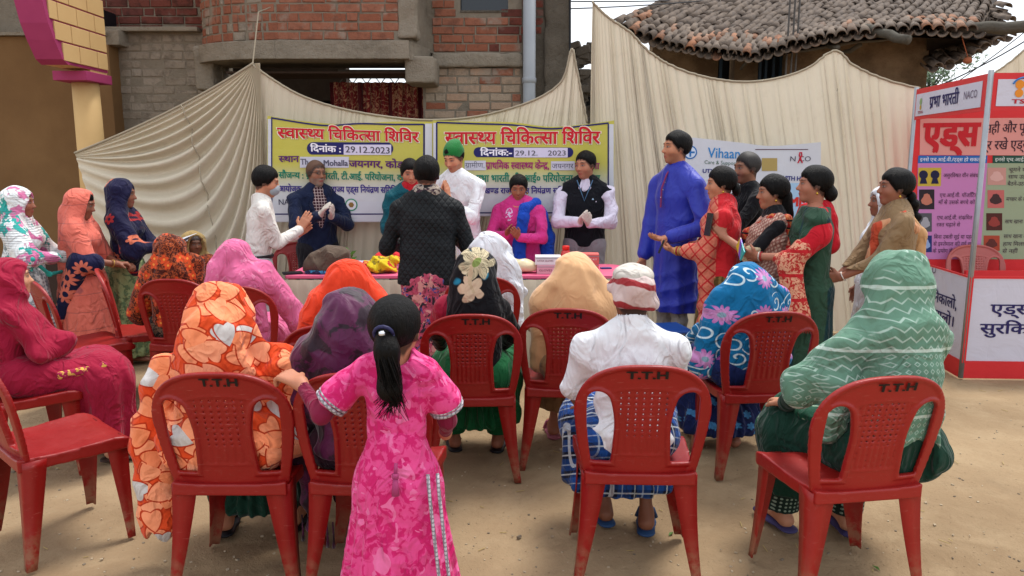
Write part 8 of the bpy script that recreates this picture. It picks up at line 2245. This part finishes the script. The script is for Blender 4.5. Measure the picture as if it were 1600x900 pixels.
# ================================================================ the women standing at the left
# --- pink, white and teal
f, r = stand_fig('woman in a pink and white headscarf with teal trim at the far left', 30, 292, 5.5, -76, off=.015, lean=1, hyaw=2, hpitch=3, width=.98, skin='6f4534', LH=(-.1, .28, .92), RH=(.12, .28, .95), lpole=(-1, -.5, -.6), rpole=(1, -.3, -.6))
f.body(r, NOH, hb=.016, face=dict())
shawl(f, r, cm('pink_white_print', pat_white_pink_teal), o=.05, tent=.8, hoodo=.012, amp=.007, seed=7, fore=True, cuts=[lambda x, y, z: f.pel.z + .02 - z], fc=dict(w_=.07, up=.08, y0=.02), extra=[C(f.SL, f.EL_, .09, .09, .05), C(f.SR, f.ER, .09, .09, .05)])
f.garment('kurta', f.torso(.035)[:2] + [C(f.pel + V3(0, 0, .1), V3(0, 0, .4), .17, .22, .05, (1, 1.25, 1))], cm('white_teal_print', pat_white_teal2), r, .01, pleats(0, 0, 11, .008, 1, .4, 5), [lambda x, y, z: .4 - z]); saree_skirt(f, r, cm('white_teal_print', ''), r1=.2)
band('teal_trim', f, mat('teal_edge', '2aa097', .8), r, [f.SR + V3(.03, .06, .02), f.ER + V3(.05, .05, .0), f.pel + V3(.1, .2, .06), f.pel + V3(-.1, .22, .05)], .014, h=.008)
# --- coral saree
f, r = stand_fig('woman in a coral saree with a navy flowered band, looking down', 132, 297, 5.75, -80, off=.01, lean=1, hyaw=0, hpitch=16, width=.98, skin='6a4232', LH=(-.05, .25, .84), RH=(.05, .25, .86), lpole=(-1, -.5, -.6), rpole=(1, -.5, -.6))
f.body(r, ((-1, dict(d=(.2, .9, 0), n=(0, 0, -1), curl=.7)), (1, dict(d=(-.2, .9, 0), n=(0, 0, -1), curl=.7))), hb=.016, face=dict())
f.hair(r, front=.056, back=-.06, side=-.01)
CO = cm('coral_saree', pat_coral); NB = cm('navy_flower_band', pat_navyband)
shawl(f, r, CO, o=.035, tent=.9, hoodo=.008, amp=.006, seed=17, fore=False, fc=dict(w_=.078, up=.12, y0=.015), cuts=[lambda x, y, z: .55 - z], extra=[C(f.hp(0, -.09, -.1), V3(-.0, -.12, .6), .08, .10, .06), C(f.SR, f.ER, .075, .075, .05), C(f.SL, f.EL_, .075, .075, .05)])
f.garment('navy_band', [C(f.ER + V3(.01, -.05, .0), f.ER + V3(.02, .04, -.02), .075, .07, .04), C(f.ER + V3(.0, .05, -.02), f.pel + V3(.08, .13, .06), .06, .045, .04), C(f.ER + V3(.0, -.07, -.05), V3(.11, -.16, .45), .075, .05, .04)], NB, r, .009, creases((.3, .4, .8), 8, .005, 3))
saree_skirt(f, r, CO, z1=.22, r0=.185, r1=.25, n=16, amp=.012, h=.009, seed=9); saree_skirt(f, r, NB, z1=.08, top=.22, r0=.185, r1=.25, n=16, amp=.012, seed=9, name='hem_band')
bangles(f, 1, r, ('8a5a3a', 'c8a050'), 3)
# --- navy floral shawl with papers
f, r = stand_fig('woman in a navy shawl with red flowers holding white papers by the yellow column', 193, 281, 6.1, -80, off=.01, lean=1, hyaw=0, hpitch=6, width=.98, skin='6a4232', LH=(-.02, .29, .95), RH=(.06, .29, .95), lpole=(-1, -.5, -.6), rpole=(1, -.5, -.6))
f.body(r, ((-1, dict(d=(.1, .9, .1), n=(0, 0, 1), curl=.5)), (1, dict(d=(-.1, .9, .1), n=(0, 0, 1), curl=.5))), hb=.016, face=dict())
NF_ = cm('navy_floral', pat_navyfloral)
shawl(f, r, NF_, o=.055, tent=.9, hoodo=.012, amp=.008, seed=27, fc=dict(w_=.068, up=.085, y0=.02), cuts=[lambda x, y, z: f.pel.z - .22 + .35 * y - z], extra=[C(f.SR, f.ER + V3(.0, 0, -.03), .07, .085, .05), C(f.ER, f.pel + V3(.10, .08, -.05), .07, .06, .06), C(f.SL, f.EL_, .09, .09, .05)])
saree_skirt(f, r, cm('pale_green_print', pat_mudgreen), r0=.18, r1=.24, n=18, amp=.014)
f.garment('head_trim', [f.he((0, .018, .038), (.083, .012, .088), .01)], mat('lime_edge', '8a9a4a', .8), r, .0065, None, [lambda x, y, z: f.hc.z - .0 - z])
PPR = mat('paper', 'c9ccd4', .8)
M = Matrix.Rotation(r.rotation_euler.z, 3, 'Z')
for i, (dz, rt, lb) in enumerate(((.01, .1, 'white sheet of paper held by the navy-shawled woman, lower of two'), (.03, -.3, 'white sheet of paper held by the navy-shawled woman, upper of two'))):
    mb = MB(); mb.box((0, 0, 0), (.20, .24, .003)); o = mb.build('paper_sheet', PPR); o.location = Vector(r.location) + M @ ((f.WL + f.WR) / 2 + V3(0, .10 + .03 * i, dz + .02)); o.rotation_euler = (R(18), R(8), r.rotation_euler.z + rt); tag(o, lb, 'paper')
print('SCRIPT TIME', time.time() - T0, 'TRIS', sum(len(p.vertices) - 2 for me in bpy.data.meshes for p in me.polygons) if False else sum(len(m.loops) - 2 * len(m.polygons) for m in bpy.data.meshes))
